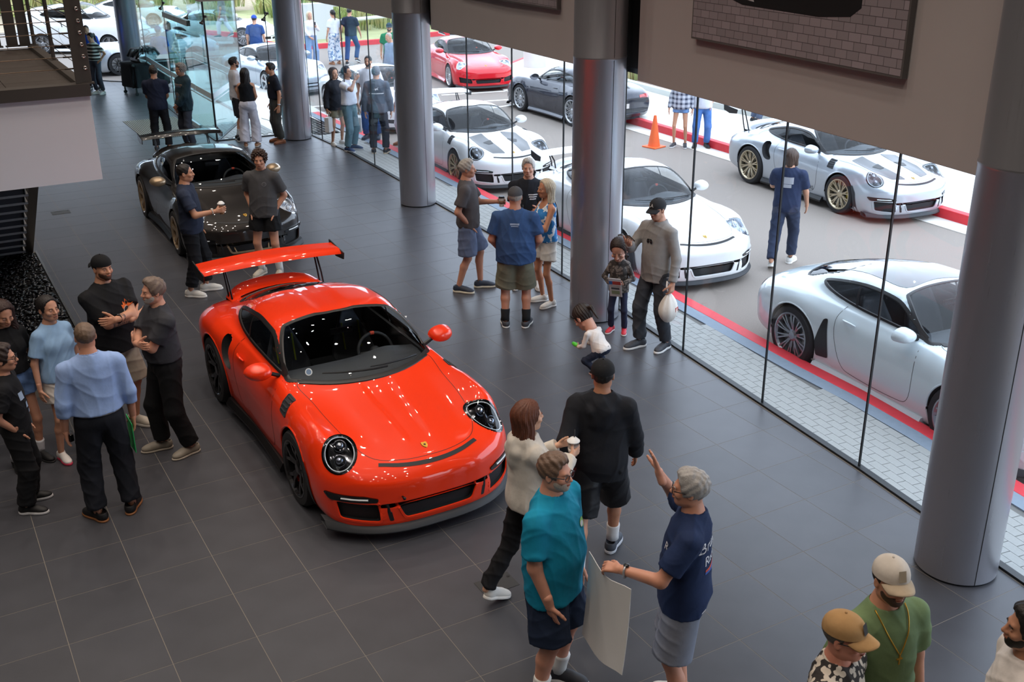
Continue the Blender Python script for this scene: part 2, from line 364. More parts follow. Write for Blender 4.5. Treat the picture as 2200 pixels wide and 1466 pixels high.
# pictures on the bulkhead
def picture(ya, yb, z0, z1, label, car_=True):
    a, b = np.array([*offs(yb, .105), 0.]), np.array([*offs(ya, .105), 0.]); d = nrm(b-a); n = np.array([-d[1], d[0], 0]); n = n if n[0] < 0 else -n; L = np.linalg.norm(b-a); R = np.stack([d, n, [0, 0, 1]], 1)
    root = empty('wall_picture', a.tolist(), math.atan2(d[1], d[0]), label, 'picture')
    m = MB().box((0, 0, z0), (L, .055, z1)); o = m.obj('canvas', mat('canvas edge', '5d5957', .7), root)
    br = mat('printed brick wall', '7d7478', .7); nt = br.node_tree; bt = nt.nodes.new('ShaderNodeTexBrick'); tc = nt.nodes.new('ShaderNodeTexCoord'); mp = nt.nodes.new('ShaderNodeMapping'); mp.inputs['Rotation'].default_value = (PI/2, 0, 0)
    bt.inputs['Color1'].default_value = (*srgb('8f878a'), 1); bt.inputs['Color2'].default_value = (*srgb('a0969a'), 1); bt.inputs['Mortar'].default_value = (*srgb('524b4e'), 1); bt.inputs['Scale'].default_value = 1.0; bt.inputs['Brick Width'].default_value = .15; bt.inputs['Row Height'].default_value = .075; bt.inputs['Mortar Size'].default_value = .003
    if not br.get('done'): nt.links.new(tc.outputs['Object'], mp.inputs[0]); nt.links.new(mp.outputs[0], bt.inputs['Vector']); nt.links.new(bt.outputs['Color'], nt.nodes['Principled BSDF'].inputs['Base Color']); br['done'] = 1
    sgn = 1 if (R@np.array([0, 1., 0]))[0] < 0 else 1
    m = MB().box((.02, .0552, z0+.02), (L-.02, .057, z1-.02)); m.obj('print', br, root)
    if car_:
        P = [(L*.18, z0+.50), (L*.22, z0+.42), (L*.35, z0+.385), (L*.72, z0+.40), (L*.80, z0+.45), (L*.84, z0+.6), (L*.84, z1-.1), (L*.18, z1-.1)]
        MB().prism([(p, q) for p, q in P], .0572, .0580, 'y').obj('printed_car', mat('printed dark car', '0d0d10', .7), root)
        P = [(L*.66, z0+.44), (L*.79, z0+.48), (L*.80, z0+.53), (L*.67, z0+.50)]
        MB().prism(P, .0582, .0588, 'y').obj('printed_bumper', mat('printed pale bumper', 'b7b7ba', .6), root)
    return root
picture(.20, -2.87, 3.60, 5.6, 'large canvas photo of a dark car before a brick wall on the bulkhead')
picture(6.30, 3.24, 3.64, 5.6, 'canvas photo of a brick wall, cut by the top edge between the two middle columns', False)
# ---- stair landing at the left with cable rails
land = empty('stair_landing', (0, 2.2, 0), 0, 'grey stair landing with pale fascia and steel cable railing', 'landing')
G0 = lambda mb, nm, m, **k: mb.obj(nm, m, land, **k)
o = MB(); o.box((-6, 0, 2.41), (1.32, .10, 3.23)); G0(o, 'fascia', M_FASC)
o = MB(); o.box((-6, -.03, 3.23), (1.33, .14, 3.345)); G0(o, 'edge_beam', M_STEEL); o = MB(); o.box((1.235, .14, 3.20), (1.33, 3.62, 3.345)); G0(o, 'side_beam', M_STEEL); o = MB(); o.box((-6, .10, 3.05), (1.24, 3.60, 3.29)); G0(o, 'slab', M_DARKGAP)
M_DECK = mat('deck tile', '3a332e', .45, noise=.25, nscale=4)
for i in range(3):
    for j in range(6): o = MB(); o.box((1.235-.6*(i+1)+.003, .14+.58*j+.003, 3.285), (1.235-.6*i-.003, .14+.58*(j+1)-.003, 3.30)); G0(o, 'deck_tile', M_DECK)
cz = [3.486+.1088*i for i in range(10)]
def post(x, y, wx, wy, nutdir=None):
    o = MB(); o.box((x-wx/2, y-wy/2, 3.335), (x+wx/2, y+wy/2, 4.5)); p = G0(o, 'post', M_STEEL, bevel=.004)
    o = MB(); o.box((x-wx/2-.02, y-wy/2-.02, 3.335), (x+wx/2+.02, y+wy/2+.02, 3.35)); o.obj('foot_plate', M_STEEL, p)
    if nutdir:
        for z in cz:
            n = MB(); n.lathe([(.019, 0), (.019, .006), (.008, .008), (.008, .002)], 14, 'y', (x+nutdir, -(y-wy/2)-0.0, z)); n.V = [v*[1, -1, 1] for v in n.V]; n.obj('nut', M_NUT, p, True)
post(1.315, .05, .10, .03, .005); post(1.30, 2.0, .03, .12); post(1.30, 3.55, .03, .12); post(1.20, 3.58, .12, .03); post(1.06, 3.58, .12, .03); post(.90, 3.58, .06, .06)
o = MB(); o.box((1.215, .0, 3.335), (1.265, .03, 4.5)); G0(o, 'post_flange', M_STEEL)
for z in cz:
    o = MB(); o.tube([(-6, .05, z), (1.27, .05, z)], .0045, 6); c = G0(o, 'cable', M_CAB, smooth=True); o = MB(); o.tube([(1.14, .05, z), (1.27, .05, z)], .008, 8); o.obj('cable_end', M_STEEL, c, True)
    o = MB(); o.tube([(1.30, .05, z), (1.30, 3.55, z)], .004, 6); G0(o, 'cable', M_STEEL, smooth=True)
    o = MB(); o.tube([(1.30, 3.58, z), (-2, 3.58, z)], .004, 6); G0(o, 'cable', M_STEEL, smooth=True)
# flight of stairs below
st = empty('staircase', (0, 8.25, 0), 0, 'dark open staircase rising under the landing beside the pebble bed', 'staircase')
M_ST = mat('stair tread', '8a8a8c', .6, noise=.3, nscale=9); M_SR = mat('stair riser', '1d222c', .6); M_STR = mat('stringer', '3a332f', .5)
rise, run = .165, .257
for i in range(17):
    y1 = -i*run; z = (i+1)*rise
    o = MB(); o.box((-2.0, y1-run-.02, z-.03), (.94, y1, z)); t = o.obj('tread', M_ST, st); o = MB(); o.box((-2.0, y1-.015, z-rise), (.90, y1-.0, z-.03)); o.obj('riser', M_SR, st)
    o = MB(); o.tube([(.90, y1-.03, z-.03), (.90, y1-.03, z-rise)], .012, 6); o.obj('bracket', M_JOINT, st)
o = MB(); L_ = 17*run; o.prism([(-.0+.12, 0), (-L_, 17*rise), (-L_, 17*rise+.16), (.12, .17)], .95, 1.07, 'x'); o.obj('stringer', M_STR, st)
o = MB(); o.prism([(-.0+.12, 0), (-L_, 17*rise), (-L_, 17*rise+.16), (.12, .17)], -2.1, -2.0, 'x'); o.obj('stringer', M_STR, st)
o = MB(); o.box((-2.1, -L_-1.3, 17*rise-.2), (1.07, -L_, 17*rise)); o.obj('half_landing', M_STR, st)
# pebble bed with a steel edge
x0, x1, y0, y1 = POND
bed = MB(); bed.box((x0, y0, -.002), (x1, y1, .006)); bo = bed.obj('pebble_bed', mat('wet soil', '0c0c0e', .8)); tag(bo, 'bed of glossy black river pebbles in a thin steel edge', 'pebble bed')
m = MB(); m.box((x1, y0-.03, -.02), (x1+.03, y1, .035)); m.obj('edging', M_NUT, bo); m = MB(); m.box((x0, y0-.03, -.02), (x1, y0, .09)); m.obj('edging', mat('edge steel', '9d9890', .4, metal=.5), bo)
ps = MB(); base = MB().sph((0, 0, 0), 1, 4); BV, BF = base.V[0], base.F; r = np.random.default_rng(3)
for k in range(2600):
    x, y = x1-.02-abs(r.normal(0, .75)), r.uniform(y0+.02, y1-.02)
    if x < x0 or x > x1-.03: continue
    s_ = np.array([r.uniform(.022, .042), r.uniform(.016, .028), r.uniform(.010, .018)]); a = r.uniform(0, 6.3); ps.add((BV*s_)@rotz(a).T@np.array([[1, 0, 0], [0, 1, r.normal()*.3], [0, 0, 1]])+[x, y, .015+r.uniform(0, .03)], BF)
po = ps.obj('pebbles', mat('black pebble', '17181c', .22, noise=.6, nscale=20, coat=.3), bo, smooth=True); po['kind'] = 'stuff'
# ------------------------------------------------------------------ outside: road, kerbs, pavers, far pavement, planting
M_ROAD = mat('asphalt', '8b8178', .9, noise=.18, nscale=60, bump=.3, bscale=300, dist=.003); M_CONC = mat('pale concrete', 'd9d4cc', .85, noise=.06, nscale=6); M_KRED = mat('red kerb paint', 'd3303a', .6, noise=.12, nscale=12); M_KGREY = mat('grey kerb concrete', '7e8b98', .8, noise=.12, nscale=20)
struct(MB().box((-60, -40, -.35), (160, 180, -.15)).obj('road', M_ROAD))
CURB = np.array([(-9.0, 7.25), (-3.9, 7.78), (-3, 7.95), (-2, 8.08), (-.34, 8.14), (.4, 8.22), (1.8, 8.32), (5.0, 8.54), (8, 8.70), (12.1, 8.85), (14.15, 8.92), (17.35, 8.92)])
def cx(y): return float(np.interp(y, CURB[:, 0], CURB[:, 1]))
ys = np.linspace(-9, 17.35, 30)
struct(MB().prism([(fx(y)+.04 if y < 14.6 else 7.9, y) for y in ys]+[(cx(y)-.12, y) for y in ys[::-1]], -.3, -.012).obj('pavement', mat('paver bed', '6c6a66', .9)))
m = MB()
struct(MB().prism([(cx(y)-.27, y) for y in ys]+[(cx(y)-.09, y) for y in ys[::-1]], -.3, .003).obj('curb_strip', M_KGREY)); struct(MB().prism([(cx(y)-.09, y) for y in ys]+[(cx(y)+.09, y) for y in ys[::-1]], -.3, .006).obj('curb', M_KRED, bevel=.01))
struct(MB().prism([(5.9, 15.2), (9.0, 14.6), (9.12, 17.35), (9.6, 26.0), (6.1, 27.0)], -.3, -.012).obj('pavement_entrance', M_CONC))
struct(MB().prism([(7.95, 14.5), (8.5, 14.5), (8.66, 17.3), (7.5, 17.3)], -.012, .002).obj('pavement_slab', M_CONC))
M_PAV = mat('concrete paver', '9a9b97', .85, noise=.12, nscale=30)
def pavers():
    root = [o for o in bpy.data.objects if o.name == 'pavement'][0]; cand = []
    for r_ in range(18):
        t = .08+r_*.102; y = -7.6+(.10 if r_ % 2 else 0)
        while y < 16.9:
            x = fx(min(y, 14.6))+t
            if x < cx(y)-.315: cand.append((x, y, fx(min(y+.2, 14.6))-fx(min(y, 14.6))))
            y += .204
    for r_ in range(13):
        for c_ in range(8): cand.append((5.95+r_*.102, 15.3+c_*.204+(.10 if r_ % 2 else 0), 0))
    out = []
    for x, y, sl in cand:
        q = R_W2C @ (np.array([x, y, 0])-CAM); u, v = F_PX*q[0]/q[2]+CX, F_PX*q[1]/q[2]+CY; out.append((0 if (q[2] > 0 and -20 < u < 2220 and 0 < v < 1480) else 1, float(np.linalg.norm(q)), x, y, math.atan2(-sl, .2)))
    out.sort(); me = MB().box((-.0485, .002, -.05), (.0485, .200, .002)).mesh('paver'); me.materials.append(M_PAV); rest = MB()
    for n, (_, _, x, y, a) in enumerate(out):
        if n < 300: o = link('paver', me, None, root); o.location = (x, y, 0); o.rotation_euler = (0, 0, a)
        else: rest.box((-.0485, .002, -.05), (.0485, .200, .002), rotz(a), (x, y, 0))
    rest.obj('far_pavers', M_PAV, root)['kind'] = 'stuff'
pavers()
# far kerb, pavement and planter
FAR = [(14.55, -6), (14.84, 2.4), (15.1, 8.9), (15.22, 12), (15.5, 18.5), (16.5, 21.5), (19, 23.6), (26, 25)]
struct(MB().prism([(a-.42, b) for a, b in FAR]+[(a, b+.01) for a, b in FAR[::-1]], -.3, -.135).obj('gutter', M_CONC)); struct(MB().prism([(a, b) for a, b in FAR]+[(a+.16, b-.05) for a, b in FAR[::-1]], -.3, .03).obj('curb_far', M_KRED, bevel=.01))
B2 = [(17.3, -6), (17.75, 3), (17.8, 9), (17.75, 13.3), (18.0, 16.6), (18.6, 19.5), (20.5, 21.3), (26, 22.5)]
struct(MB().prism([(a+.16, b-.05) for a, b in FAR]+[(a, b) for a, b in B2[::-1]], -.3, .025).obj('sidewalk_far', M_CONC)); struct(MB().prism(B2+[(a+.18, b-.06) for a, b in B2[::-1]], -.3, .17).obj('curb_planter', mat('planter curb', 'b9bdb8', .85, noise=.08, nscale=10), bevel=.015))
M_MULCH = mat('bark mulch', '6b5546', .95, noise=.5, nscale=40, bump=.5, bscale=120, dist=.01); M_EARTH = mat('dry earth', 'b0a088', .95, noise=.3, nscale=6, bump=.4, bscale=30, dist=.02)
struct(MB().prism([(a+.18, b-.06) for a, b in B2]+[(40, 22), (40, -6)], -.3, .12).obj('terrain_planter', M_MULCH))
ISL = [(12.3, 33.3), (12.9, 31.0), (13.8, 30.5), (16.4, 30.6), (19, 31.6), (30, 33)]
struct(MB().prism(ISL+[(a+.02, b+.18) for a, b in ISL[::-1]], -.3, .03).obj('curb_island', M_KRED, bevel=.01)); struct(MB().prism([(a, b+.15) for a, b in ISL]+[(45, 62), (6, 62), (10, 42)], -.3, .02).obj('terrain_island', mat('grassy earth', 'a3a574', .95, noise=.35, nscale=1.5)))
struct(MB().grid([[(x, y, -.14+max(0, (y-44))*.10+.25*math.sin(x*.4)*max(0, min(1, (y-44)/6))) for x in np.linspace(-25, 60, 30)] for y in (43, 45, 48, 52, 58, 66, 80)]).obj('terrain_hill', M_EARTH, smooth=True))
struct(MB().box((-12, 62, 1), (30, 64, 5)).obj('building_far', mat('far building wall', '7b8894', .8, noise=.1, nscale=2)))
def tufts(name, spots, cols, h=(.35, .7), nb=60, spread=.35, seed=1):
    r = np.random.default_rng(seed); m = MB()
    for x, y, z, s in spots:
        for _ in range(nb):
            a = r.uniform(0, 6.28); rr = r.uniform(0, .25)*s; b = np.array([x+rr*math.cos(a), y+rr*math.sin(a), z]); hh = r.uniform(*h)*s; out = r.uniform(.2, 1)*spread*s; p = b+[math.cos(a)*out*.4, math.sin(a)*out*.4, hh*.7]; t = b+[math.cos(a)*out, math.sin(a)*out, hh]
            w = np.array([-math.sin(a), math.cos(a), 0])*.012*s*1.5; m.add([b-w, b+w, p+w*.8, p-w*.8, t], [[0, 1, 2, 3], [3, 2, 4]])
    mm = mat('grass blades '+name, cols[0], .8); nt = mm.node_tree; nz = nt.nodes.new('ShaderNodeTexNoise'); nz.inputs['Scale'].default_value = .9; tc = nt.nodes.new('ShaderNodeTexCoord'); cr = nt.nodes.new('ShaderNodeValToRGB')
    nt.links.new(tc.outputs['Object'], nz.inputs['Vector']); nt.links.new(nz.outputs['Fac'], cr.inputs['Fac']); nt.links.new(cr.outputs['Color'], nt.nodes['Principled BSDF'].inputs['Base Color'])
    el = cr.color_ramp.elements
    while len(el) < len(cols): el.new(.5)
    for i, c in enumerate(cols): el[i].position = .3+.4*i/(len(cols)-1); el[i].color = (*srgb(c), 1)
    o = link(name, m.mesh(name, recalc=False), mm); return tag(o, None, None, None, 'stuff')
r = np.random.default_rng(5)
sp = [(r.uniform(18.3, 21), r.uniform(3, 19), .1, r.uniform(.6, 1.1)) for _ in range(60)]+[(r.uniform(18.8, 24), r.uniform(19, 22.5), .1, r.uniform(.8, 1.3)) for _ in range(40)]
o = tufts('planter_grass', sp, ['8f9a5c', 'b7a77c', '6f8a48'], seed=2); o['label'] = 'clumps of dry grass in the bark mulch beyond the far pavement'; o['category'] = 'grass'
sp = [(r.uniform(15.5, 30), r.uniform(33.5, 44), .0, r.uniform(1.0, 2.0)) for _ in range(200)]+[(r.uniform(-4, 40), r.uniform(44, 60), .3, r.uniform(1.4, 2.8)) for _ in range(260)]
o = tufts('meadow_grass', sp, ['8fae4e', 'b9ad78', '7f9a4e', 'c9bd8c'], seed=3, nb=70); o['label'] = 'tall green and straw coloured grass on the verge behind the cars'; o['category'] = 'grass'
# painted lines, bollard, barrier
M_PAINT = mat('road paint', 'efefec', .7)
for i, P in enumerate(([(9.35, 18.95), (10.9, 18.65)], [(9.35, 18.0), (10.6, 17.3)], [(9.35, 16.9), (10.9, 16.9)], [(13.2, 18.75), (15.3, 18.35)], [(13.4, 17.3), (15.3, 16.9)], [(13.4, 16.2), (15.3, 16.5)])):
    a, b = np.array(P[0]), np.array(P[1]); d = nrm(b-a); n = np.array([-d[1], d[0]])*.06; struct(MB().prism([a-n, b-n, b+n, a+n], -.15, -.146).obj('road_marking', M_PAINT))
o = MB().lathe([(.36, 0), (.36, 3.4), (.33, 3.45)], 28, 'z').obj('concrete_pier', mat('cast concrete', 'cfcfca', .85, noise=.08, nscale=8), smooth=True, loc=(17.7, 21.1, .02), auto=40); tag(o, 'round pale concrete pier standing in the planting behind the red coupe', 'pier')
br = empty('barrier_gate', (14.2, 31.5, 0), 0, 'white pipe barrier with a red sleeve beyond the road', 'barrier'); M_PIPE = mat('white pipe', 'e3e3e3', .5)
for z, a, b in ((1.35, (.2, .6), (6.5, 1.3)), (.75, (1.2, .7), (6.5, 1.3))): MB().tube([(a[0], a[1], z-.12), (b[0], b[1], z)], .07, 8).obj('rail', M_PIPE, br, True)
for x in (4.9, 6.4): MB().tube([(x, 1.1, 0), (x, 1.1, 1.6)], .07, 8).obj('post', M_PIPE, br, True)
MB().box((-.4, .4, 0), (.9, .9, 1.35)).obj('cabinet', mat('barrier cabinet', 'c6cbc9', .6), br); MB().tube([(3.6, 1.0, 1.30), (4.2, 1.05, 1.31)], .095, 10).obj('red_sleeve', mat('sleeve red', 'd8432f', .5), br)
# ------------------------------------------------------------------ cars (nose towards -Y, wheels on z = 0)
def nrm(v): v = np.asarray(v, float); return v/np.linalg.norm(v)
SPORT = {
 -2.300: [(.40, .33), (.50, .335), (.56, .34), (.58, .35), (.55, .362), (.46, .368), (.35, .37), (.23, .372), (.11, .374), (0, .375)],
 -2.295: [(.56, .19), (.68, .215), (.73, .32), (.73, .45), (.66, .50), (.52, .505), (.39, .507), (.26, .508), (.12, .51), (0, .51)],
 -2.270: [(.63, .145), (.77, .18), (.82, .34), (.81, .50), (.71, .565), (.55, .568), (.41, .567), (.27, .568), (.13, .57), (0, .57)],
 -2.190: [(.68, .125), (.82, .165), (.87, .36), (.855, .555), (.75, .632), (.57, .628), (.42, .633), (.28, .635), (.13, .638), (0, .64)],
 -2.05: [(.72, .12), (.84, .16), (.895, .38), (.875, .60), (.775, .700), (.59, .680), (.43, .678), (.28, .684), (.13, .69), (0, .69)],
 -1.80: [(.74, .12), (.85, .16), (.91, .40), (.893, .70), (.79, .832), (.61, .765), (.44, .735), (.29, .743), (.14, .75), (0, .752)],
 -1.50: [(.75, .12), (.85, .16), (.915, .42), (.897, .725), (.795, .868), (.63, .812), (.46, .782), (.30, .79), (.15, .80), (0, .803)],
 -1.25: [(.76, .12), (.85, .17), (.92, .45), (.897, .738), (.795, .872), (.64, .838), (.47, .82), (.31, .828), (.15, .836), (0, .84)],
 -1.00: [(.77, .13), (.85, .18), (.905, .50), (.875, .735), (.79, .860), (.665, .868), (.49, .868), (.33, .88), (.16, .89), (0, .894)],
 -0.77: [(.77, .13), (.85, .19), (.89, .52), (.865, .74), (.79, .868), (.705, .892), (.56, .930), (.38, .963), (.19, .985), (0, .992)],
 -0.50: [(.77, .13), (.85, .19), (.885, .53), (.86, .745), (.79, .872), (.735, .915), (.655, 1.03), (.48, 1.10), (.24, 1.128), (0, 1.138)],
 -0.20: [(.77, .13), (.85, .19), (.883, .53), (.857, .75), (.79, .876), (.742, .93), (.690, 1.09), (.555, 1.202), (.29, 1.238), (0, 1.247)],
 0.15: [(.77, .13), (.85, .19), (.883, .54), (.858, .75), (.792, .88), (.744, .935), (.693, 1.11), (.580, 1.232), (.30, 1.278), (0, 1.288)],
 0.50: [(.77, .13), (.86, .19), (.89, .54), (.868, .76), (.80, .885), (.740, .94), (.680, 1.11), (.565, 1.225), (.30, 1.270), (0, 1.282)],
 0.85: [(.77, .14), (.87, .20), (.91, .56), (.89, .78), (.812, .895), (.722, .945), (.640, 1.075), (.525, 1.172), (.28, 1.222), (0, 1.236)],
 1.20: [(.76, .15), (.88, .22), (.943, .58), (.92, .81), (.825, .908), (.69, .948), (.575, 1.02), (.465, 1.088), (.25, 1.142), (0, 1.158)],
 1.55: [(.76, .17), (.88, .25), (.943, .60), (.915, .80), (.80, .892), (.65, .915), (.51, .95), (.40, .992), (.21, 1.034), (0, 1.05)],
 1.85: [(.74, .20), (.86, .28), (.92, .60), (.885, .775), (.76, .856), (.60, .875), (.45, .893), (.33, .91), (.17, .927), (0, .932)],
 2.08: [(.70, .25), (.83, .32), (.87, .58), (.83, .72), (.70, .79), (.55, .81), (.40, .82), (.27, .825), (.13, .83), (0, .83)],
 2.20: [(.60, .35), (.74, .42), (.78, .55), (.75, .64), (.65, .69), (.50, .70), (.38, .705), (.25, .71), (.12, .71), (0, .71)],
}
def suv_table():
    T = {}
    for y, pts in SPORT.items():
        row = []
        for j, (x, z) in enumerate(pts):
            zz = .30+(z-.12)*1.12 if z < .9 else .30+.78*1.12+(z-.9)*1.55
            row.append((x*1.03, zz))
        T[y*1.06] = row
    ys = sorted(T)                                                 # a taller tail: carry the roof back
    for y, top in ((.53, 1.70), (.901, 1.69), (1.272, 1.66), (1.643, 1.58), (1.961, 1.38)):
        k = min(ys, key=lambda a: abs(a-y)); r = T[k]
        for j, (x, f) in zip(range(5, 10), ((.80, 0), (.74, .55), (.60, .9), (.3, .98), (0, 1))):
            r[j] = (x if j < 9 else 0, 1.24+(top-1.24)*f)
    return T
SUV = suv_table()
class Body:
    def __init__(s, table, step=0.022, per=6, sweep=0.42, groove=True, sweep_r=0.22, wb=(-1.25, 1.206)):
        ys = sorted(table); P = np.array([[(0, table[y][0][1]), (table[y][0][0]*.55, table[y][0][1])]+list(table[y]) for y in ys])
        a, b = ys[0], ys[-1]
        q = np.unique(np.round(np.concatenate([a+.12*np.linspace(0, 1, 26)**2.6, np.arange(a+.12, b-.1, step), np.linspace(b-.1, b, 8)]), 4))
        A = pchip(ys, P, q)                                         # stations x 10 x 2
        G = np.array([catmull(r, per) for r in A]); G[..., 0] = np.maximum(G[..., 0], 0)                  # stations x n x 2
        n = G.shape[1]; Y = np.repeat(q[:, None], n, 1); X, Z = G[..., 0].copy(), G[..., 1].copy()
        X[:, -1] = 0; X[:, 0] = 0
        k = np.clip((-1.15-Y)/(-1.15-a), 0, 1)**1.3*sweep
        kr = np.clip((Y-1.35)/(b-1.35), 0, 1)**1.3*sweep_r
        if groove:
            hood = np.clip((Y+2.0)/.25, 0, 1)*np.clip((-.95-Y)/.15, 0, 1)
            roof = np.clip((Y+.12)/.1, 0, 1)*np.clip((1.0-Y)/.4, 0, 1)
            wdt = .135+.05*np.clip((-1.0-Y)/1.0, 0, 1)*-1+.02
            Z -= (hood*.012+roof*.016)*np.clip((wdt-X)/.035, 0, 1)
        Y = Y+k*(X/.92)**3-kr*(X/.92)**2.5
        R = np.stack([X, Y, Z], -1); L = R[:, :-1][:, ::-1].copy(); L[..., 0] *= -1
        G = np.concatenate([R, L], 1); m = G.shape[1]; s.m = m
        V = G.reshape(-1, 3); N = len(q)
        i, j = np.meshgrid(np.arange(N-1), np.arange(m-1), indexing='ij'); k0 = (i*m+j).ravel()
        Q = np.stack([k0, k0+1, k0+m+1, k0+m], 1)
        caps = []
        for i0, fl in ((0, False), (N-1, True)):
            for j in range(m//2-0):
                a0, a1, b0, b1 = i0*m+j, i0*m+j+1, i0*m+m-1-j, i0*m+m-2-j
                if a1 == b1 or a1 > b1: break
                caps.append([a0, b0, b1, a1] if not fl else [a0, a1, b1, b0])
        Q = np.concatenate([Q, np.array(caps)])
        s.V, s.Q = V, Q; s.alive = np.ones(len(Q), bool)
        p = V[Q]; s.nrm = np.cross(p[:, 2]-p[:, 0], p[:, 3]-p[:, 1]); s.nrm /= np.linalg.norm(s.nrm, axis=1)[:, None]+1e-9
        if (s.nrm[:, 2]*(p.mean(1)[:, 2]-.5)).sum() < 0: s.Q = s.Q[:, ::-1]; s.nrm = -s.nrm
        s.cen = V[s.Q].mean(1)
        s.bvh = BVHTree.FromPolygons([tuple(v) for v in V], [tuple(int(t) for t in f) for f in s.Q])
    def hit(s, fr, uv):
        U, Vv, D = fr; o = U*uv[0]+Vv*uv[1]-D*6
        h, n, i, d = s.bvh.ray_cast(Vector(o), Vector(D), 12)
        if h is None:
            h, n, i, d = s.bvh.find_nearest(Vector(o+D*5.2))
        n = np.array(n)
        if n@D > 0: n = -n
        return np.array(h), n
    def cut(s, fr, poly, cond=None):
        U, Vv, D = fr; poly = np.asarray(poly)
        c = np.stack([s.cen@U, s.cen@Vv], 1)
        lo, hi = poly.min(0), poly.max(0)
        ok = s.alive & (s.nrm@D < -0.05) & (c[:, 0] > lo[0]) & (c[:, 0] < hi[0]) & (c[:, 1] > lo[1]) & (c[:, 1] < hi[1])
        if cond is not None: ok &= cond(s.cen)
        idx = np.where(ok)[0]
        if not len(idx): return
        ins = inside(poly, c[idx]); dead = idx[ins]; s.alive[dead] = False
        dv = np.unique(s.Q[dead]); al = np.zeros(len(s.V), bool); al[np.unique(s.Q[s.alive])] = True
        for v in dv[al[dv]]:
            p2 = np.array([s.V[v]@U, s.V[v]@Vv]); t = nearest(poly, p2)
            if np.linalg.norm(t-p2) < .05:
                s.V[v] = s.V[v]+U*(t[0]-p2[0])+Vv*(t[1]-p2[1])
    def mesh(s, name):
        return quads_mesh(name, *compact(s.V, s.Q[s.alive]))
    def patch(s, mb, fr, poly, off=0.0, rings=5, alongD=False, seg=None):
        poly = np.asarray(poly); c = poly.mean(0); R = []
        for t in np.linspace(1, 0.04, rings+1):
            row = []
            for p in poly:
                h, n = s.hit(fr, c+(p-c)*t); row.append(h+(-fr[2] if alongD else n)*off)
            R.append(row)
        mb.grid(R, closed_u=True); R = np.array(R); n = len(poly); b = mb.n-n
        mb.F.append([b+k for k in range(n)])
    def rim(s, mb, fr, poly, w_in, w_out, off=.006, sink=.004):
        o = offset(poly, w_out); i_ = offset(poly, -w_in); mid = offset(poly, (w_out-w_in)/2); rows = []
        for P, h in ((o, -sink), (offset(poly, w_out*.7), off), (mid, off), (offset(poly, -w_in*.7), off), (i_, -sink)):
            rows.append([(lambda hn: hn[0]+hn[1]*h)(s.hit(fr, p)) for p in P])
        mb.grid(rows, closed_u=True)
    def wall(s, mb, fr, poly, depth, inset=.006):
        a = [s.hit(fr, p)[0] for p in poly]; b = [s.hit(fr, p)[0]+fr[2]*depth for p in offset(poly, -inset)]
        mb.grid([a, b], closed_u=True)
    def line(s, mb, fr, pts, w=.004, off=.0012):
        pts = np.asarray(pts); T = np.gradient(pts, axis=0); T /= np.linalg.norm(T, axis=1)[:, None]; Nn = np.stack([-T[:, 1], T[:, 0]], 1); A, B = [], []
        for p, n in zip(pts, Nn):
            for sgn, L in ((1, A), (-1, B)):
                h, nn = s.hit(fr, p+n*w/2*sgn); L.append(h+nn*off)
        mb.grid([A, B])
def compact(V, Q):
    u, inv = np.unique(Q, return_inverse=True); return V[u], inv.reshape(Q.shape)
def inside(poly, P):
    x, y = P[:, 0], P[:, 1]; r = np.zeros(len(P), bool); n = len(poly)
    for i in range(n):
        (xi, yi), (xj, yj) = poly[i], poly[i-1]
        with np.errstate(all='ignore'):
            c = ((yi > y) != (yj > y)) & (x < (xj-xi)*(y-yi)/(yj-yi+1e-15)+xi)
        r ^= c
    return r
def nearest(poly, p):
    a = poly; b = np.roll(poly, -1, 0); d = b-a; t = np.clip(((p-a)*d).sum(1)/((d*d).sum(1)+1e-12), 0, 1); q = a+d*t[:, None]
    return q[np.argmin(((q-p)**2).sum(1))]
def offset(poly, w):
    poly = np.asarray(poly); T = np.roll(poly, -1, 0)-np.roll(poly, 1, 0); N = np.stack([T[:, 1], -T[:, 0]], 1); N /= np.linalg.norm(N, axis=1)[:, None]+1e-9
    a = np.roll(poly, -1, 0); area = (poly[:, 0]*a[:, 1]-a[:, 0]*poly[:, 1]).sum()
    return poly+N*w*(1 if area > 0 else -1)
def closed(P, n=6, tension=None):
    """closed Catmull-Rom through P"""
    P = np.asarray(P, float); k = len(P); out = []
    for i in range(k):
        a, b, c, d = P[i-1], P[i], P[(i+1) % k], P[(i+2) % k]
        for t in np.arange(n)/n: out.append(0.5*((2*b)+(c-a)*t+(2*a-5*b+4*c-d)*t*t+(3*b-a-3*c+d)*t**3))
    return np.array(out)
def rounded(P, r=.02, n=4):
    """polygon with rounded corners"""
    P = np.asarray(P, float); k = len(P); out = []
    for i in range(k):
        p, a, b = P[i], P[i-1], P[(i+1) % k]; da, db = a-p, b-p; la, lb = np.linalg.norm(da), np.linalg.norm(db)
        t = min(r, la*.45, lb*.45); p0, p2 = p+da/la*t, p+db/lb*t
        for q in np.linspace(0, 1, n+1): out.append((1-q)**2*p0+2*q*(1-q)*p+q*q*p2)
    out = np.array(out); dd = []
    for i in range(len(out)):                                        # densify long sides
        a, b = out[i], out[(i+1) % len(out)]; m = max(1, int(np.linalg.norm(b-a)/.05))
        for q in range(m): dd.append(a+(b-a)*q/m)
    return np.array(dd)
SIDE = lambda s: (np.array([0, 1., 0]), np.array([0, 0, 1.]), np.array([-s, 0, 0.]))
TOP = (np.array([1., 0, 0]), np.array([0, 1., 0]), np.array([0, 0, -1.]))
FRONT = (np.array([1., 0, 0]), np.array([0, 0, 1.]), np.array([0, 1., 0]))
REAR = (np.array([1., 0, 0]), np.array([0, 0, 1.]), np.array([0, -1., 0]))
def oblique(D):
    D = nrm(D); U = nrm(np.cross(D, (0, 0, 1))); return (U, np.cross(U, D), D)
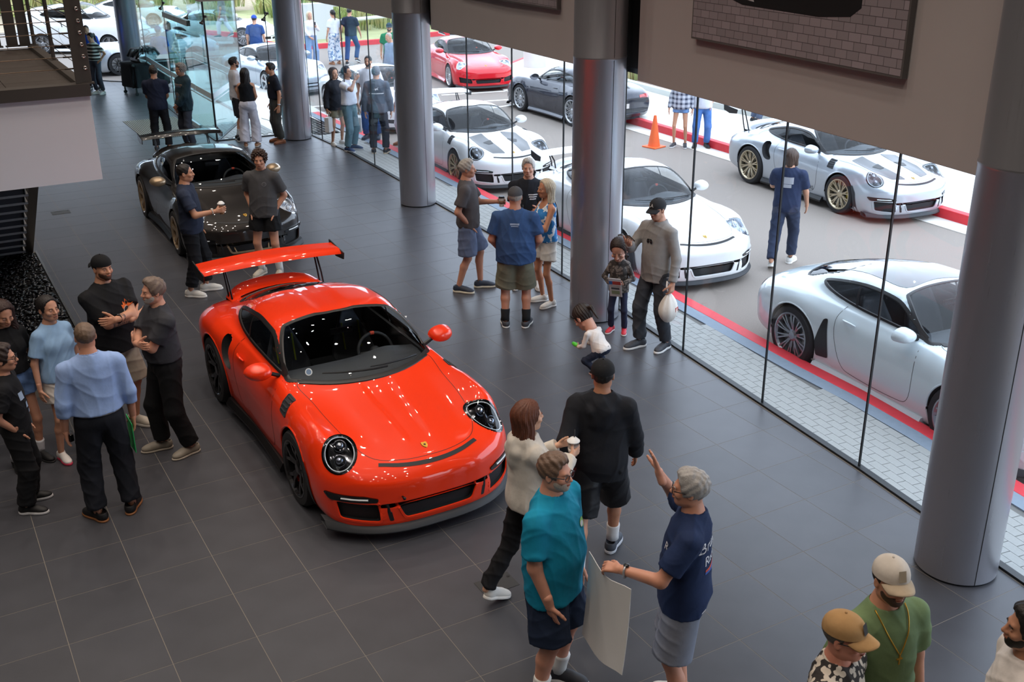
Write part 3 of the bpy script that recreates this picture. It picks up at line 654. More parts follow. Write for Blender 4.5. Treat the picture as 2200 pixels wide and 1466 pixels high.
def ell(fr, c, a, b, n=32, rot=0.0):
    c2 = np.array([np.dot(c, fr[0]), np.dot(c, fr[1])]); t = np.arange(n)*2*PI/n; P = np.stack([a*np.cos(t), b*np.sin(t)], 1)
    cr, sr = math.cos(rot), math.sin(rot); return c2+P@np.array([[cr, sr], [-sr, cr]])
# ---- materials shared by the cars
M_TYRE = mat('tyre rubber', '17171a', .75); M_BLK = mat('black trim', '0c0c0e', .45); M_RUB = mat('dark rubber lip', '2a2d31', .6)
M_GLOSS = mat('gloss black', '08080a', .12, coat=.6); M_CARB = mat('dark mesh', '141518', .6, noise=.5, nscale=160)
M_CHR = mat('chrome', 'd8d8dc', .12, metal=1); M_DISC = mat('brake disc', '8a8b8d', .35, metal=1); M_GOLD = mat('crest gold', 'c79a3a', .3, metal=.8)
M_IN = mat('dark interior', '202227', .7); M_SEAT = mat('dark seat cloth', '3a3c42', .75); M_DASH = mat('dash', '2d3036', .6)
M_WIN = glass_mat('car glass', (.86, .90, .91), .8); M_WIND = glass_mat('dark car glass', (.30, .33, .35), 1.0); M_LENS = glass_mat('lamp lens', (.92, .95, 1), 1.0)
M_ORANGE = mat('amber lamp', 'c8502a', .2, coat=.5); M_TAIL = mat('red tail lamp', 'a81c1c', .2, coat=.6); M_WHITE_LENS = mat('clear lamp', 'dfe6ea', .15, coat=.8)
def paint(name, col, metal=0.0, rough=.32): return mat('paint '+name, col, rough, metal=metal, coat=1.0, back='0d0d0f', spec=.15)
_WH = {}; BODIES = {}
def wheel_meshes(style, r, w):
    """tyre, rim, disc, caliper; axle along x, outer face at +x"""
    k = (style, r, w)
    if k in _WH: return _WH[k]
    rr = r-.085 if style != 'classic' else r-.1
    t = MB(); t.lathe([(rr, -w/2), (rr+.02, -w/2-.004), (r-.02, -w/2), (r, -w/2+.03), (r, -.02), (r-.006, 0), (r, .02), (r, w/2-.03), (r-.02, w/2), (rr+.02, w/2+.004), (rr, w/2)], 36, 'x', close=True)
    m = MB()
    m.lathe([(rr+.004, -w/2), (rr+.004, w/2+.004), (rr-.012, w/2+.006), (rr-.03, w/2-.02), (rr-.035, -w/2)], 36, 'x', close=True)
    fx = w/2-.005; hub = -.035
    n, kind = {'twin10': (10, 1), 'y5': (5, 2), 'five': (5, 3), 'turbine': (10, 4), 'mesh': (12, 5), 'classic': (5, 6), 'seven': (7, 1)}[style]
    def spoke(a0, a1, wd0, wd1, x0=None, x1=None, r0=.055, r1=None):
        r1 = r1 or rr-.015; x0 = fx+hub if x0 is None else x0; x1 = fx if x1 is None else x1; pts = []
        for rad, a, wd, x in ((r0, a0, wd0, x0), ((r0+r1)/2, (a0+a1)/2, (wd0+wd1)/2, (x0+x1)/2+.008), (r1, a1, wd1, x1)):
            c, d = math.cos(a), math.sin(a); e = np.array([0, -d, c])*wd/2; p = np.array([0, c*rad, d*rad])
            pts.append([p-e+[x, 0, 0], p+e+[x, 0, 0], p+e*.8+[x-.03, 0, 0], p-e*.8+[x-.03, 0, 0]])
        m.grid(pts, closed_u=True)
    for i in range(n):
        a = 2*PI*i/n+PI/2
        if kind == 1: spoke(a-.05, a-.16*10/n*.62, .022, .02); spoke(a+.05, a+.16*10/n*.62, .022, .02)
        elif kind == 2: spoke(a, a-.30, .05, .026); spoke(a, a+.30, .05, .026)
        elif kind == 3: spoke(a-.08, a-.13, .045, .03); spoke(a+.08, a+.13, .045, .03)
        elif kind == 4: spoke(a-.07, a-.13, .018, .017); spoke(a+.07, a+.10, .018, .017)
        elif kind == 5: spoke(a, a+.26, .016, .014); spoke(a, a-.26, .016, .014)
        else: spoke(a, a, .10, .085)
    m.lathe([(.001, fx+hub+.02), (.045, fx+hub+.018), (.07, fx+hub+.004), (.07, fx+hub-.04)], 20, 'x')
    d = MB(); d.lathe([(.08, fx-.11), (rr-.05, fx-.11), (rr-.05, fx-.085), (.08, fx-.085)], 28, 'x', close=True)
    c = MB(); cal = []
    for a in np.linspace(-.55, .55, 7): cal.append([[x, math.cos(a)*q, math.sin(a)*q] for x, q in ((fx-.125, rr-.125), (fx-.062, rr-.125), (fx-.062, rr-.03), (fx-.125, rr-.03))])
    c.grid(cal, closed_u=True)
    res = [t.mesh('tyre', True), m.mesh('rim', False), d.mesh('brake_disc', False), c.mesh('caliper', False)]
    res[0].set_sharp_from_angle(angle=.7); _WH[k] = res; return res
def ring_pts(fr_c, r, n=48): t = np.arange(n)*2*PI/n; return np.stack([fr_c[0]+r*np.cos(t), fr_c[1]+r*np.sin(t)], 1)
_SH = {}
def shared(key, fn):
    if key not in _SH: _SH[key] = fn()
    return _SH[key]
def seat_mesh(rs):
    m = MB()
    rows = []
    for t in np.linspace(0, 1, 12):                                   # squab then back, wings at both sides
        if t < .4: y, z, wd, wing = -.28+t*1.2, .40-.04*t, .24, .07
        else: u = (t-.4)/.6; y, z, wd, wing = .20+u*.17, .385+u*.68, .25-.13*max(0, u-.45)/.55-(.06*u if rs else 0), .09*(1-u)
        row = []
        for q in np.linspace(-1, 1, 9):
            row.append([q*wd, y-(wing*abs(q)**3 if t >= .4 else 0), z+(wing*abs(q)**3 if t < .4 else 0)])
        rows.append(row)
    G = np.array(rows); off = np.array([0, .07, -.05]); m.grid(G); m.grid(G+off, flip=True)
    for e in (0, -1): m.grid([G[:, e], G[:, e]+off])
    for e in (0, -1): m.grid([G[e], G[e]+off])
    return m.mesh('seat', True)
def torus_mesh(R, r, tilt, spokes=True):
    m = MB(); t = np.arange(33)*2*PI/32; P = np.stack([R*np.cos(t), np.zeros(33), R*np.sin(t)], 1); m.tube(P, r, 8, cap=False)
    if spokes:
        m.sph((0, .02, 0), .055, 6)
        for a in (0, PI, -PI/2): m.tube([(0, .02, 0), (math.cos(a)*R, 0, math.sin(a)*R)], .014, 6)
    return m
WS = [(-.715, -.60), (-.67, -.71), (-.44, -.88), (-.2, -.945), (0, -.96), (.2, -.945), (.44, -.88), (.67, -.71), (.715, -.60), (.665, -.36), (.56, -.12), (.48, -.075), (.26, -.045), (0, -.035), (-.26, -.045), (-.48, -.075), (-.56, -.12), (-.665, -.36)]
SW = [(-.60, .938), (-.30, .945), (0, .95), (.30, .955), (.6, .97), (.9, .995), (1.08, 1.03), (1.04, 1.065), (.82, 1.125), (.55, 1.18), (.27, 1.205), (0, 1.195), (-.18, 1.155), (-.40, 1.05)]
RW = [(-.50, 1.50), (-.25, 1.58), (0, 1.595), (.25, 1.58), (.50, 1.50), (.50, 1.2), (.47, .95), (.24, .88), (0, .87), (-.24, .88), (-.47, .95), (-.50, 1.2)]
def sport_car(label, color, loc, rz, name='sports_car', kind='991', wing=None, rim='twin10', rim_col='2a2b2e', caliper='b8b8b8', detail=1, sx=1.0, stripe=None, trim=None, group=None,
              dark_glass=False, glassroof=False, nose='gt3', mirror_col=None, open_top=False, side_vent=False, plate=False, scale=1.0, front_h=None):
    car = empty(name, loc, rz, label, 'car', group)
    table = SPORT
    B = Body(table, .022 if detail > 1 else .036, 7 if detail > 1 else 4, groove=(nose == 'gt3' and kind == '991'))
    P = lambda nm, mb, m, parent=car, smooth=True, auto=35: mb.obj(nm, m, parent, smooth, auto=auto)
    fr_r = .345; rr_r = .362 if kind != '993' else .33; ya, yb = -1.25, 1.206
    arches = []
    trimM = MB(); blackM = MB(); seamM = MB(); lipM = MB()
    # wheel arches
    for s in (1, -1):
        for yc, r, zc in ((ya, .383, .345), (yb, .40, .362)):
            fr = SIDE(s); poly = ring_pts((yc, zc), r, 64); poly[:, 1] = np.maximum(poly[:, 1], -.1)
            B.cut(fr, poly, lambda c, s=s: c[:, 0]*s > .45)
            arc = [p for p in ring_pts((yc, zc), r, 64) if p[1] > .16]
            arc.sort(key=lambda p: math.atan2(p[1]-zc, -(p[0]-yc))); A = []; Bq = []
            for p in arc:
                h, n = B.hit(fr, p); A.append(h); Bq.append(h*[1, 1, 1]+np.array([-s*.44, 0, 0]))
            P('arch_lip', MB().tube(np.array(A)-np.array([s*.006, 0, 0]), .011, 6), color)
            blackM.grid([A, Bq])
    # windshield, side windows, rear window
    ws, sw, rw = closed(WS, 4), closed(SW, 4), closed(RW, 4)
    glass = M_WIND if dark_glass else M_WIN
    if not open_top:
        B.cut(TOP, ws); m = MB(); B.patch(m, TOP, offset(ws, -.004), -.004, 6); P('windshield', m, M_WIN)
        B.rim(blackM, TOP, ws, .032, .008, .004)
        B.cut(TOP, rw); m = MB(); B.patch(m, TOP, offset(rw, -.004), -.004, 4); P('rear_window', m, M_WIND); B.rim(blackM, TOP, rw, .02, .006, .003)
        for s in (1, -1):
            fr = SIDE(s); B.cut(fr, sw, lambda c, s=s: c[:, 0]*s > .3); m = MB(); B.patch(m, fr, offset(sw, -.004), -.004, 4); P('side_window', m, glass)
            B.rim(blackM, fr, sw, .024, .010, .005)
            B.line(blackM, fr, np.stack([np.linspace(.40, .46, 6), np.linspace(.965, 1.16, 6)], 1), .035, .004)
    else:
        B.cut(TOP, ws); m = MB(); B.patch(m, TOP, offset(ws, -.004), -.004, 6); P('windshield', m, M_WIN); B.rim(blackM, TOP, ws, .03, .01, .003)
        for s in (1, -1):
            fr = SIDE(s); B.cut(fr, sw, lambda c, s=s: c[:, 0]*s > .3); m = MB(); B.patch(m, fr, offset(sw, -.004), -.004, 4); P('side_window', m, M_WIN); B.rim(blackM, fr, sw, .02, .01, .004)
    if glassroof:
        gp_ = closed([(-.44, .02), (0, .05), (.44, .02), (.46, .4), (.42, .85), (.38, 1.35), (0, 1.42), (-.38, 1.35), (-.42, .85), (-.46, .4)], 4)
        m = MB(); B.patch(m, TOP, gp_, .004, 4); P('glass_roof', m, M_GLOSS)
    # lamps
    for s in (1, -1):
        fr = oblique((-.34*s, .78, -.53) if kind != '993' else (-.28*s, .55, -.8)); c = B.hit(TOP, (.70*s, -1.87))[0]
        hl = ell(fr, c, .142, .172, 36, -.06*s) if kind != 'cayman' else ell(fr, c, .115, .17, 32, .45*s)
        B.cut(fr, hl); m = MB(); B.patch(m, fr, offset(hl, -.002), .004, 4); lamp = P('headlight', m, M_LENS)
        m = MB(); B.wall(m, fr, hl, .07, .012); B.rim(m, fr, hl, .014, .006, .004); bowl = P('lamp_housing', m, M_GLOSS if kind == '991' else M_CHR, lamp)
        ci = offset(hl, -.012); m = MB(); B.patch(m, fr, ci, -.07, 2, alongD=True); P('lamp_reflector', m, M_GLOSS if detail > 1 and kind == '991' else M_WHITE_LENS, lamp)
        cc = hl.mean(0); m = MB(); mr = MB()
        for dv in (.068, -.06):
            h, n = B.hit(fr, cc+np.array([.0, dv])); q = h+fr[2]*.035; m.sph(q, .036, 8)
            t = np.arange(21)*2*PI/20; mr.tube([q-fr[2]*.01+fr[0]*.05*math.cos(a)+fr[1]*.05*math.sin(a) for a in t], .006, 6, cap=False)
        P('projector', m, mat('dark projector', '8a9098', .08, metal=.9) if kind == '991' else M_WHITE_LENS, lamp); P('lamp_ring', mr, mat('smoked ring', '4a4d52', .25, metal=.8) if kind == '991' else M_CHR, lamp)
        if detail > 1:
            mr = MB(); P4 = offset(hl, -.022); mr.tube([B.hit(fr, p)[0]+fr[2]*.012 for p in list(P4)+[P4[0]]], .0045, 6); P('daylight_strip', mr, M_WHITE_LENS, lamp)
        # tail lamp
        tl = rounded([(.40*s, .70), (.72*s, .68), (.80*s, .74), (.70*s, .775), (.42*s, .765)], .02)
        m = MB(); B.patch(m, REAR, tl, .006, 2); P('tail_lamp', m, M_TAIL)
    # front openings
    def opening(poly, depth=.035, fill=M_CARB, nm='grille', fr=FRONT):
        B.cut(fr, poly); m = MB(); B.wall(m, fr, poly, depth); B.patch(m, fr, offset(poly, -.006), -depth, 2, alongD=True)
        o = P(nm, m, fill); m = MB(); B.rim(m, fr, poly, .007, .018, .007, .006); P('opening_lip', m, color, o); return o
    cut_line = lambda pts, fr=TOP, w=.005: B.line(seamM, fr, pts, w)
    hood = closed([(-.655, -.75), (-.635, -1.1), (-.615, -1.45), (-.56, -1.80), (-.45, -2.02), (-.24, -2.12), (0, -2.145), (.24, -2.12), (.45, -2.02), (.56, -1.80), (.615, -1.45), (.635, -1.1), (.655, -.75), (.45, -.875), (0, -.955), (-.45, -.875)], 5)
    if kind in ('991', '997', 'cayman'):
        if nose == 'gt3':
            o = opening(rounded([(-.31, .215), (.31, .215), (.37, .355), (-.37, .355)], .035), .04)
            if trim:
                m = MB(); B.rim(m, FRONT, rounded([(-.31, .215), (.31, .215), (.37, .355), (-.37, .355)], .035), .012, .018, .008); P('grille_frame', m, trim)
                for q in (-.24, .24): P('grille_bar', MB().tube([B.hit(FRONT, (q, .22))[0], B.hit(FRONT, (q*1.15, .35))[0]], .01, 6), trim)
            for s in (1, -1):
                opening(rounded([(.505*s, .20), (.79*s, .225), (.815*s, .39), (.515*s, .378)], .03), .05)
                m = MB(); B.patch(m, FRONT, rounded([(.405*s, .205), (.44*s, .205), (.472*s, .37), (.438*s, .37)], .012), .003, 2); P('air_slit', m, M_CARB)
                m = MB(); d = rounded([(.53*s, .395), (.84*s, .395), (.865*s, .45), (.62*s, .445), (.52*s, .42)], .015); B.patch(m, FRONT, d, .012, 2); B.rim(m, FRONT, d, .01, .004, .012); dl = P('running_lamp', m, M_GLOSS)
                m = MB(); m.tube([B.hit(FRONT, (x*s, .42))[0]-np.array([0, .016, 0]) for x in (.60, .66, .72, .78)], .008, 6); P('lamp_bar', m, M_WHITE_LENS, dl)
            sl = rounded([(-.42, .615), (-.2, .572), (0, .565), (.2, .572), (.42, .615), (.42, .64), (.2, .598), (0, .590), (-.2, .598), (-.42, .64)], .008, 2)
            m = MB(); B.patch(m, FRONT, sl, .003, 2); 
            top_slot = [(-.45, -2.045), (-.3, -2.11), (-.15, -2.145), (0, -2.155), (.15, -2.145), (.3, -2.11), (.45, -2.045)]
            mm = MB(); B.line(mm, TOP, catmull(np.array(top_slot)+[0, -.045], 4), .036, .003); P('hood_slot', mm, M_CARB)
        elif nose == 'carrera':
            for s in (1, -1): opening(rounded([(.50*s, .235), (.80*s, .26), (.81*s, .36), (.50*s, .345)], .03), .05)
            opening(rounded([(-.42, .225), (.42, .225), (.44, .32), (-.44, .32)], .03), .04)
        elif nose == 'gt4':
            for s in (1, -1): opening(rounded([(.46*s, .23), (.80*s, .25), (.82*s, .42), (.50*s, .37)], .03), .05)
            opening(rounded([(-.36, .225), (.36, .225), (.40, .34), (-.40, .34)], .03), .04)
    else:
        opening(rounded([(-.36, .24), (.36, .24), (.36, .29), (-.36, .29)], .015), .03)
        for s in (1, -1):
            m = MB(); d = rounded([(.46*s, .40), (.78*s, .40), (.78*s, .46), (.46*s, .455)], .015); B.patch(m, FRONT, d, .01, 2); P('turn_lamp', m, M_WHITE_LENS)
        m = MB(); d = rounded([(-.80, .335), (.80, .335), (.80, .375), (-.80, .375)], .01); B.patch(m, FRONT, d, .006, 2); P('bumper_strip', m, M_BLK)
    cut_line(np.concatenate([hood, hood[:1]]))
    for s in (1, -1):                                                 # door shut lines, handle, sill, mirror
        fr = SIDE(s)
        door = np.array([(-.60, .90), (-.64, .6), (-.60, .30), (-.4, .235), (.2, .235), (.40, .30), (.52, .55), (.56, .78), (.52, .93)])
        cut_line(catmull(door, 5), fr, .006)
        h, n = B.hit(fr, (.36, .80)); m = MB(); m.tube([h+n*.012+np.array([0, -.10, -.004]), h+n*.03+np.array([0, -.04, 0]), h+n*.03+np.array([0, .04, 0]), h+n*.012+np.array([0, .10, .004])], [.008, .014, .014, .008], 8, flat=.8)
        P('door_handle', m, color)
        m = MB(); b0 = B.hit(fr, (-.50, .90))[0]
        m.tube([b0+np.array([-s*.04, 0, .0]), b0+np.array([s*.07, .0, .055])], [.022, .018], 8)
        stalk = P('mirror_stalk', m, M_BLK)
        m = MB(); c = b0+np.array([s*.155, .0, .085])
        rows = []
        for t in np.linspace(0, 1, 9):
            a = t*PI*.5; rr_ = math.cos(a)**.6 if t < 1 else .02
            rows.append([c+np.array([s*(.125*math.cos(q)*rr_+.02*(1-t)), .05-.15*math.sin(a), .078*math.sin(q)*rr_]) for q in np.arange(16)*2*PI/16])
        m.grid(rows, closed_u=True); mi = P('mirror', m, mirror_col or color)
        m = MB(); m.F = []; m.add(np.array(rows[0])*1.0-[0, .004, 0], [list(range(16))]); P('mirror_glass', m, M_CHR, mi)
        if kind == '991' and nose == 'gt3':
            # louvre at the front wheel arch, rear side intake
            v = rounded([(-.885, .735), (-.79, .79), (-.755, .87), (-.86, .86), (-.93, .80)], .02); f2 = oblique((-.8*s, -.1, -.6))
            vv = [np.array([np.dot(B.hit(fr, (p[0], min(p[1], .80)))[0], f2[0]), 0]) for p in v]
            cpt = B.hit(TOP, (.83*s, -.94))[0]; c2 = np.array([cpt@f2[0], cpt@f2[1]])
            q = rounded(np.array([(-.085, -.085), (.065, -.085), (.085, .08), (-.055, .085)])*[-s*-1, 1]+c2, .012)
            m = MB(); B.patch(m, f2, q, .004, 2); B.rim(m, f2, q, .006, .006, .008)
            for k in range(4):
                z0 = -.06+k*.04; a, b = B.hit(f2, c2+[-.06, z0])[0], B.hit(f2, c2+[.06, z0+.01])[0]; m.tube([a-f2[2]*.006, b-f2[2]*.006], .007, 5)
            P('fender_louvre', m, M_RUB)
            it = closed([(.76, .60), (.80, .74), (.80, .86), (.84, .905), (.90, .88), (.905, .74), (.87, .60), (.81, .56)], 4)
            it = (it-it.mean(0))*[1.75, .95]+it.mean(0)+[-.075, -.01]
            B.cut(fr, it, lambda c, s=s: c[:, 0]*s > .3); m = MB(); B.wall(m, fr, it, .08, .02); B.patch(m, fr, offset(it, -.02), -.08, 2, alongD=True); P('side_intake', m, M_CARB)
        if side_vent:
            it = rounded([(.60, .30), (.80, .27), (.82, .45), (.72, .74), (.66, .76), (.63, .55)], .03); m = MB(); B.patch(m, fr, it, .006, 3); P('side_panel', m, M_BLK)
    if stripe is not None:
        for nm, pl in (('hood_stripe', [(-.50, -1.06), (-.20, -1.0), (-.17, -2.03), (-.40, -1.95), (-.50, -1.6)]), ('hood_stripe', [(.20, -1.0), (.50, -1.06), (.50, -1.6), (.40, -1.95), (.17, -2.03)])):
            m = MB(); B.patch(m, TOP, rounded(pl, .03), .003, 4); P(nm, m, stripe)
        for s in (1, -1):
            m = MB(); B.patch(m, TOP, rounded([(.17*s, -1.35), (.36*s, -1.42), (.30*s, -1.56), (.20*s, -1.55)], .02), .006, 2); P('hood_duct', m, M_BLK)
    # body last, with every opening cut
    bo = link('body', B.mesh('body'), color, car)
    seam = P('seam', seamM, M_BLK, bo); P('black_trim', blackM, M_BLK, bo)
    # crest, splitter, sills, cowl, wipers
    h, n = B.hit(TOP, (0, -2.03)); m = MB(); t1 = nrm([0, n[2], -n[1]]); 
    cr = [(-.028, .03), (-.014, .036), (0, .031), (.014, .036), (.028, .03), (.027, -.005), (.017, -.026), (0, -.04), (-.017, -.026), (-.027, -.005)]
    V0 = [h+n*.001+np.array([a, 0, 0])+t1*b for a, b in cr]; V1 = [h+n*.006+np.array([a, 0, 0])*.9+t1*b*.9 for a, b in cr]; m.grid([V0, V1], closed_u=True); m.F.append([m.n-10+k for k in range(10)])
    cro = P('crest', m, M_GOLD, smooth=False)
    m = MB(); m.box((-.006, -.001, 0), (.006, .001, .001)); V2 = [h+n*.0068+np.array([a, 0, 0])+t1*b for a, b in ((-.009, .009), (.009, .009), (.009, -.006), (0, -.014), (-.009, -.006))]
    m = MB(); m.add(V2, [[0, 1, 2, 3, 4]]); P('crest_centre', m, M_BLK, cro)
    spl = wing in ('rs', 'gt2') or nose == 'gt3'
    xs = np.linspace(-.885, .885, 37); fy = lambda x: -2.31+.44*abs(x/.93)**3+.02
    m = MB(); rows = []
    for x in xs:
        k = abs(x); y = fy(x); dz = .0
        rows.append([[x, y+.10, .115], [x, y-.035, .10], [x, y-.045, .115], [x, y-.03, .14], [x, y+.01, .17], [x, y+.10, .18]])
    m.grid(np.array(rows).transpose(1, 0, 2)); m.grid(np.array([[r[0] for r in rows], [r[-1] for r in rows]]))
    P('splitter', m, M_RUB if spl else M_BLK)
    for s in (1, -1):
        m = MB(); rows = []
        for y in np.linspace(-.83, .82, 12):
            w_ = .88+.02*math.sin((y+.83)/1.65*PI)*-1+.03*max(0, y)
            rows.append([[s*(w_-.10), y, .11], [s*(w_+.03), y, .105], [s*(w_+.035), y, .135], [s*(w_-.0), y, .19], [s*(w_-.1), y, .2]])
        m.grid(np.array(rows), closed_u=True); m.F += [[0, 1, 2, 3, 4], [m.n-1, m.n-2, m.n-3, m.n-4, m.n-5]]; P('side_skirt', m, M_BLK if spl else color)
        if spl:
            m = MB(); fr = SIDE(s); B.patch(m, fr, rounded([(-1.70, .125), (-1.625, .125), (-1.60, .40), (-1.545, .56), (-1.58, .58), (-1.655, .46)], .015), .008, 2); P('arch_edge', m, M_RUB)
    m = MB(); rows = [[(lambda hn: hn[0]+hn[1]*h)(B.hit(TOP, (x, y0+dy))) for x in np.linspace(-.64, .64, 17) for y0 in [-.962+.19*abs(x/.6)**2.2]] for dy, h in ((-.028, .001), (-.022, .008), (.02, .008), (.03, .001))]
    m.grid(rows); P('cowl', m, M_BLK)
    for x0, x1, y1 in ((.18, -.42, -.80), (.52, .02, -.84)):
        p = [B.hit(TOP, (x0+(x1-x0)*t, -.895+.16*abs((x0+(x1-x0)*t)/.6)**2+.04*t))[0]+np.array([0, 0, .016]) for t in np.linspace(0, 1, 6)]; m = MB(); m.tube(p, [.011, .01, .009, .008, .007, .005], 6); P('wiper', m, M_BLK)
    # wheels
    for s in (1, -1):
        for yc, r, w_, xo in ((ya, fr_r, .265, .905), (yb, rr_r, .325, .935)):
            tm, rm, dm, cm = wheel_meshes(rim, r, w_)
            wl = link('wheel', tm, M_TYRE, car); wl.location = (s*(xo-w_/2), yc, r); wl.rotation_euler = (0, 0, 0 if s > 0 else PI)
            rc = mat('rim '+rim_col, rim_col, .3, metal=.7 if rim_col not in ('18181a',) else .2, coat=.4)
            for nm, me, mm_ in (('rim', rm, rc), ('brake_disc', dm, M_DISC), ('caliper', cm, mat('caliper '+caliper, caliper, .4, coat=.4))):
                me2 = shared((nm, id(me), mm_.name), lambda me=me: me.copy()); link(nm, me2, mm_, wl)
    # wing
    if wing:
        hs, zc, yc, ch = {'rs': (.80, 1.235, 1.93, .36), 'gt2': (.84, 1.32, 1.98, .34), 'gt3': (.76, 1.14, 1.95, .28), '997rs': (.70, 1.20, 2.03, .31)}[wing]
        wc = color if wing in ('rs', 'gt3', 'gt2') else mat('carbon', '1c1c1e', .2, coat=1.0)
        m = MB(); rows = []
        prof = [(0, 0), (.06, .024), (.2, .036), (.5, .03), (.8, .02), (1, .018), (1, .006), (.7, -.006), (.4, -.012), (.15, -.012)]
        for x in np.linspace(-hs, hs, 21):
            k = abs(x)/hs; drop = -.035*k**2.2; cs = ch*(1-.10*k)
            rows.append([[x, yc-ch*.45+.03*k**2+a*cs, zc+drop+b*1.1+a*.10*cs] for a, b in prof])
        m.grid(rows, closed_u=True); n0 = len(prof); m.F += [list(range(m.n-n0, m.n)), list(range(m.n-n0*21, m.n-n0*20))[::-1]]
        wo = P('wing', m, wc, auto=50)
        for s in (1, -1):
            m = MB(); pl = [(-.04, .03), (ch*.55, .05), (ch+.06, .075), (ch+.05, -.03), (ch*.6, -.075), (-.02, -.05)]
            m.prism([(yc-ch*.45+a, zc-.035+b) for a, b in pl], s*hs-.006, s*hs+.006, 'x'); P('endplate', m, M_BLK if wing != '997rs' else wc, wo, smooth=False)
            m = MB(); xx = s*hs*.66; zb = B.hit(TOP, (xx, yc-.20))[0][2]; zb2 = B.hit(TOP, (xx, yc-.06))[0][2]
            m.tube([(xx, yc-.23, zb-.02), (xx, yc-.16, zb+.14), (xx, yc-.03, zc-.02)], .018, 6, flat=.5); m.tube([(xx, yc-.10, zb2-.02), (xx, yc-.04, zb2+.14), (xx, yc+.05, zc-.02)], .018, 6, flat=.5); m.tube([(xx, yc-.06, zc-.03), (xx, yc+.08, zc-.02)], .016, 6, flat=.6)
            P('wing_upright', m, M_BLK, wo)
        # ducktail lip with black slot
        m = MB(); rows = []
        for x in np.linspace(-.55, .55, 21):
            k = abs(x)/.55; y0 = 1.80-.14*k**2; z0 = B.hit(TOP, (x, y0))[0][2]; z1 = B.hit(TOP, (x, y0+.16))[0][2]; e = max(0, 1-k**6)
            rows.append([[x, y0-.05, z0-.02], [x, y0, z0+.02*e], [x, y0+.20, z0+.095*e-.02], [x, y0+.24, z0+.085*e-.02], [x, y0+.22, z1-.04]])
        m.grid(rows); P('ducktail', m, color)
        m = MB(); ev = rounded([(-.44, 1.66), (0, 1.70), (.44, 1.66), (.42, 1.76), (0, 1.80), (-.42, 1.76)], .02); B.patch(m, TOP, ev, .012, 2); P('engine_vent', m, M_CARB)
    # interior
    def cabin():
        m = MB(); m.box((-.58, -1.95, .17), (.58, 1.95, .26)); m.box((-.70, -.75, .28), (.70, 1.05, .34)); m.box((-.70, -.80, .30), (.70, -.70, .84)); m.box((-.72, -.8, .3), (-.69, 1.0, .88)); m.box((.69, -.8, .3), (.72, 1.0, .88)); m.box((-.68, .95, .3), (.68, 1.02, .92)); m.box((-.13, -.6, .3), (.13, .5, .56))
        m.box((-.68, 1.0, .86), (.68, 1.5, .9))
        return m.mesh('cabin_tub')
    def dash():
        m = MB(); rows = []
        for x in np.linspace(-.66, .66, 25):
            b = .045*math.exp(-((x-.36)/.2)**2); y0 = -.72+.14*abs(x/.66)**2.5
            rows.append([[x, y0-.10, .82], [x, y0, .875], [x, -.50, .885+b*.6], [x, -.36, .875+b], [x, -.30, .84+b], [x, -.30, .6]])
        m.grid(rows); return m.mesh('dashboard', True)
    link('cabin_tub', shared('tub', cabin), M_IN, car); link('dashboard', shared('dash', dash), M_DASH, car)
    for s in (1, -1):
        so = link('seat', shared(('seat', wing in ('rs', '997rs')), lambda: seat_mesh(wing in ('rs', '997rs'))), M_SEAT, car); so.location = (s*.36, .22, -.06)
        if detail > 1 and nose == 'gt3' and color.name.startswith('paint orange'):
            for q in (-.09, .09):
                m = MB(); m.tube([(q, .20+.17*u-.035, .385+.68*u) for u in (.42, .55, .68, .82)], .022, 6, flat=.25); P('harness', m, mat('yellow harness tag', 'a3a81e', .7), so, False)
    sw_o = link('steering_wheel', shared('sw', lambda: torus_mesh(.18, .017, 0).mesh('steering_wheel', True)), M_IN, car); sw_o.location = (.36, -.16, .80); sw_o.rotation_euler = (-.45, 0, 0)
    m = MB(); m.tube([(-.02, -.002, .181), (0, -.002, .182), (.02, -.002, .181)], .019, 8)
    link('wheel_marker', m.mesh('wheel_marker'), mat('marker', 'c8442a' if kind == '991' else 'c8b43a', .6), sw_o)
    m = MB(); m.box((-.11, -.215, 1.085), (.11, -.19, 1.14)); P('rear_view_mirror', m, M_GLOSS, smooth=False)
    if open_top:
        m = MB(); m.box((-.5, 0, 0), (.5, .02, .02))
    if color.name == 'paint orange red':
        st = ell(TOP, B.hit(TOP, (-.52, -.70))[0], .032, .036, 20); m = MB(); B.patch(m, TOP, st, .004, 2); so_ = P('sticker', m, mat('sticker rim', 'aeb6bb', .6)); m = MB(); B.patch(m, TOP, offset(st, -.009), .006, 2); P('sticker_centre', m, mat('sticker blue', '4a6480', .6), so_)
        q = B.hit(FRONT, (-.33, .42))[0]; m = MB(); m.tube([q+np.array([0, .01, 0]), q-np.array([0, .035, 0])], .008, 8); m.sph(q-np.array([0, .038, 0]), .014, 6); P('tow_pin', m, M_BLK)
    if plate:
        m = MB(); h = B.hit(REAR, (0, .52))[0]; m.box((-.17, h[1]-.01, .46), (.17, h[1]+.012, .575)); P('licence_plate', m, mat('plate', 'd9d5cf', .5), smooth=False)
        m = MB(); d = rounded([(-.72, .36), (.72, .36), (.74, .44), (-.74, .44)], .02); B.patch(m, REAR, d, .008, 2); P('rear_bumper_strip', m, M_BLK)
        m = MB()
        for k in range(6): B.line(m, TOP, np.stack([np.linspace(-.32, .32, 9), np.full(9, 1.62+.05*k)], 1), .02, .006)
        P('engine_grille', m, M_BLK)
    BODIES[car.name] = B
    if scale != 1.0: car.scale = (scale,)*3
    return car
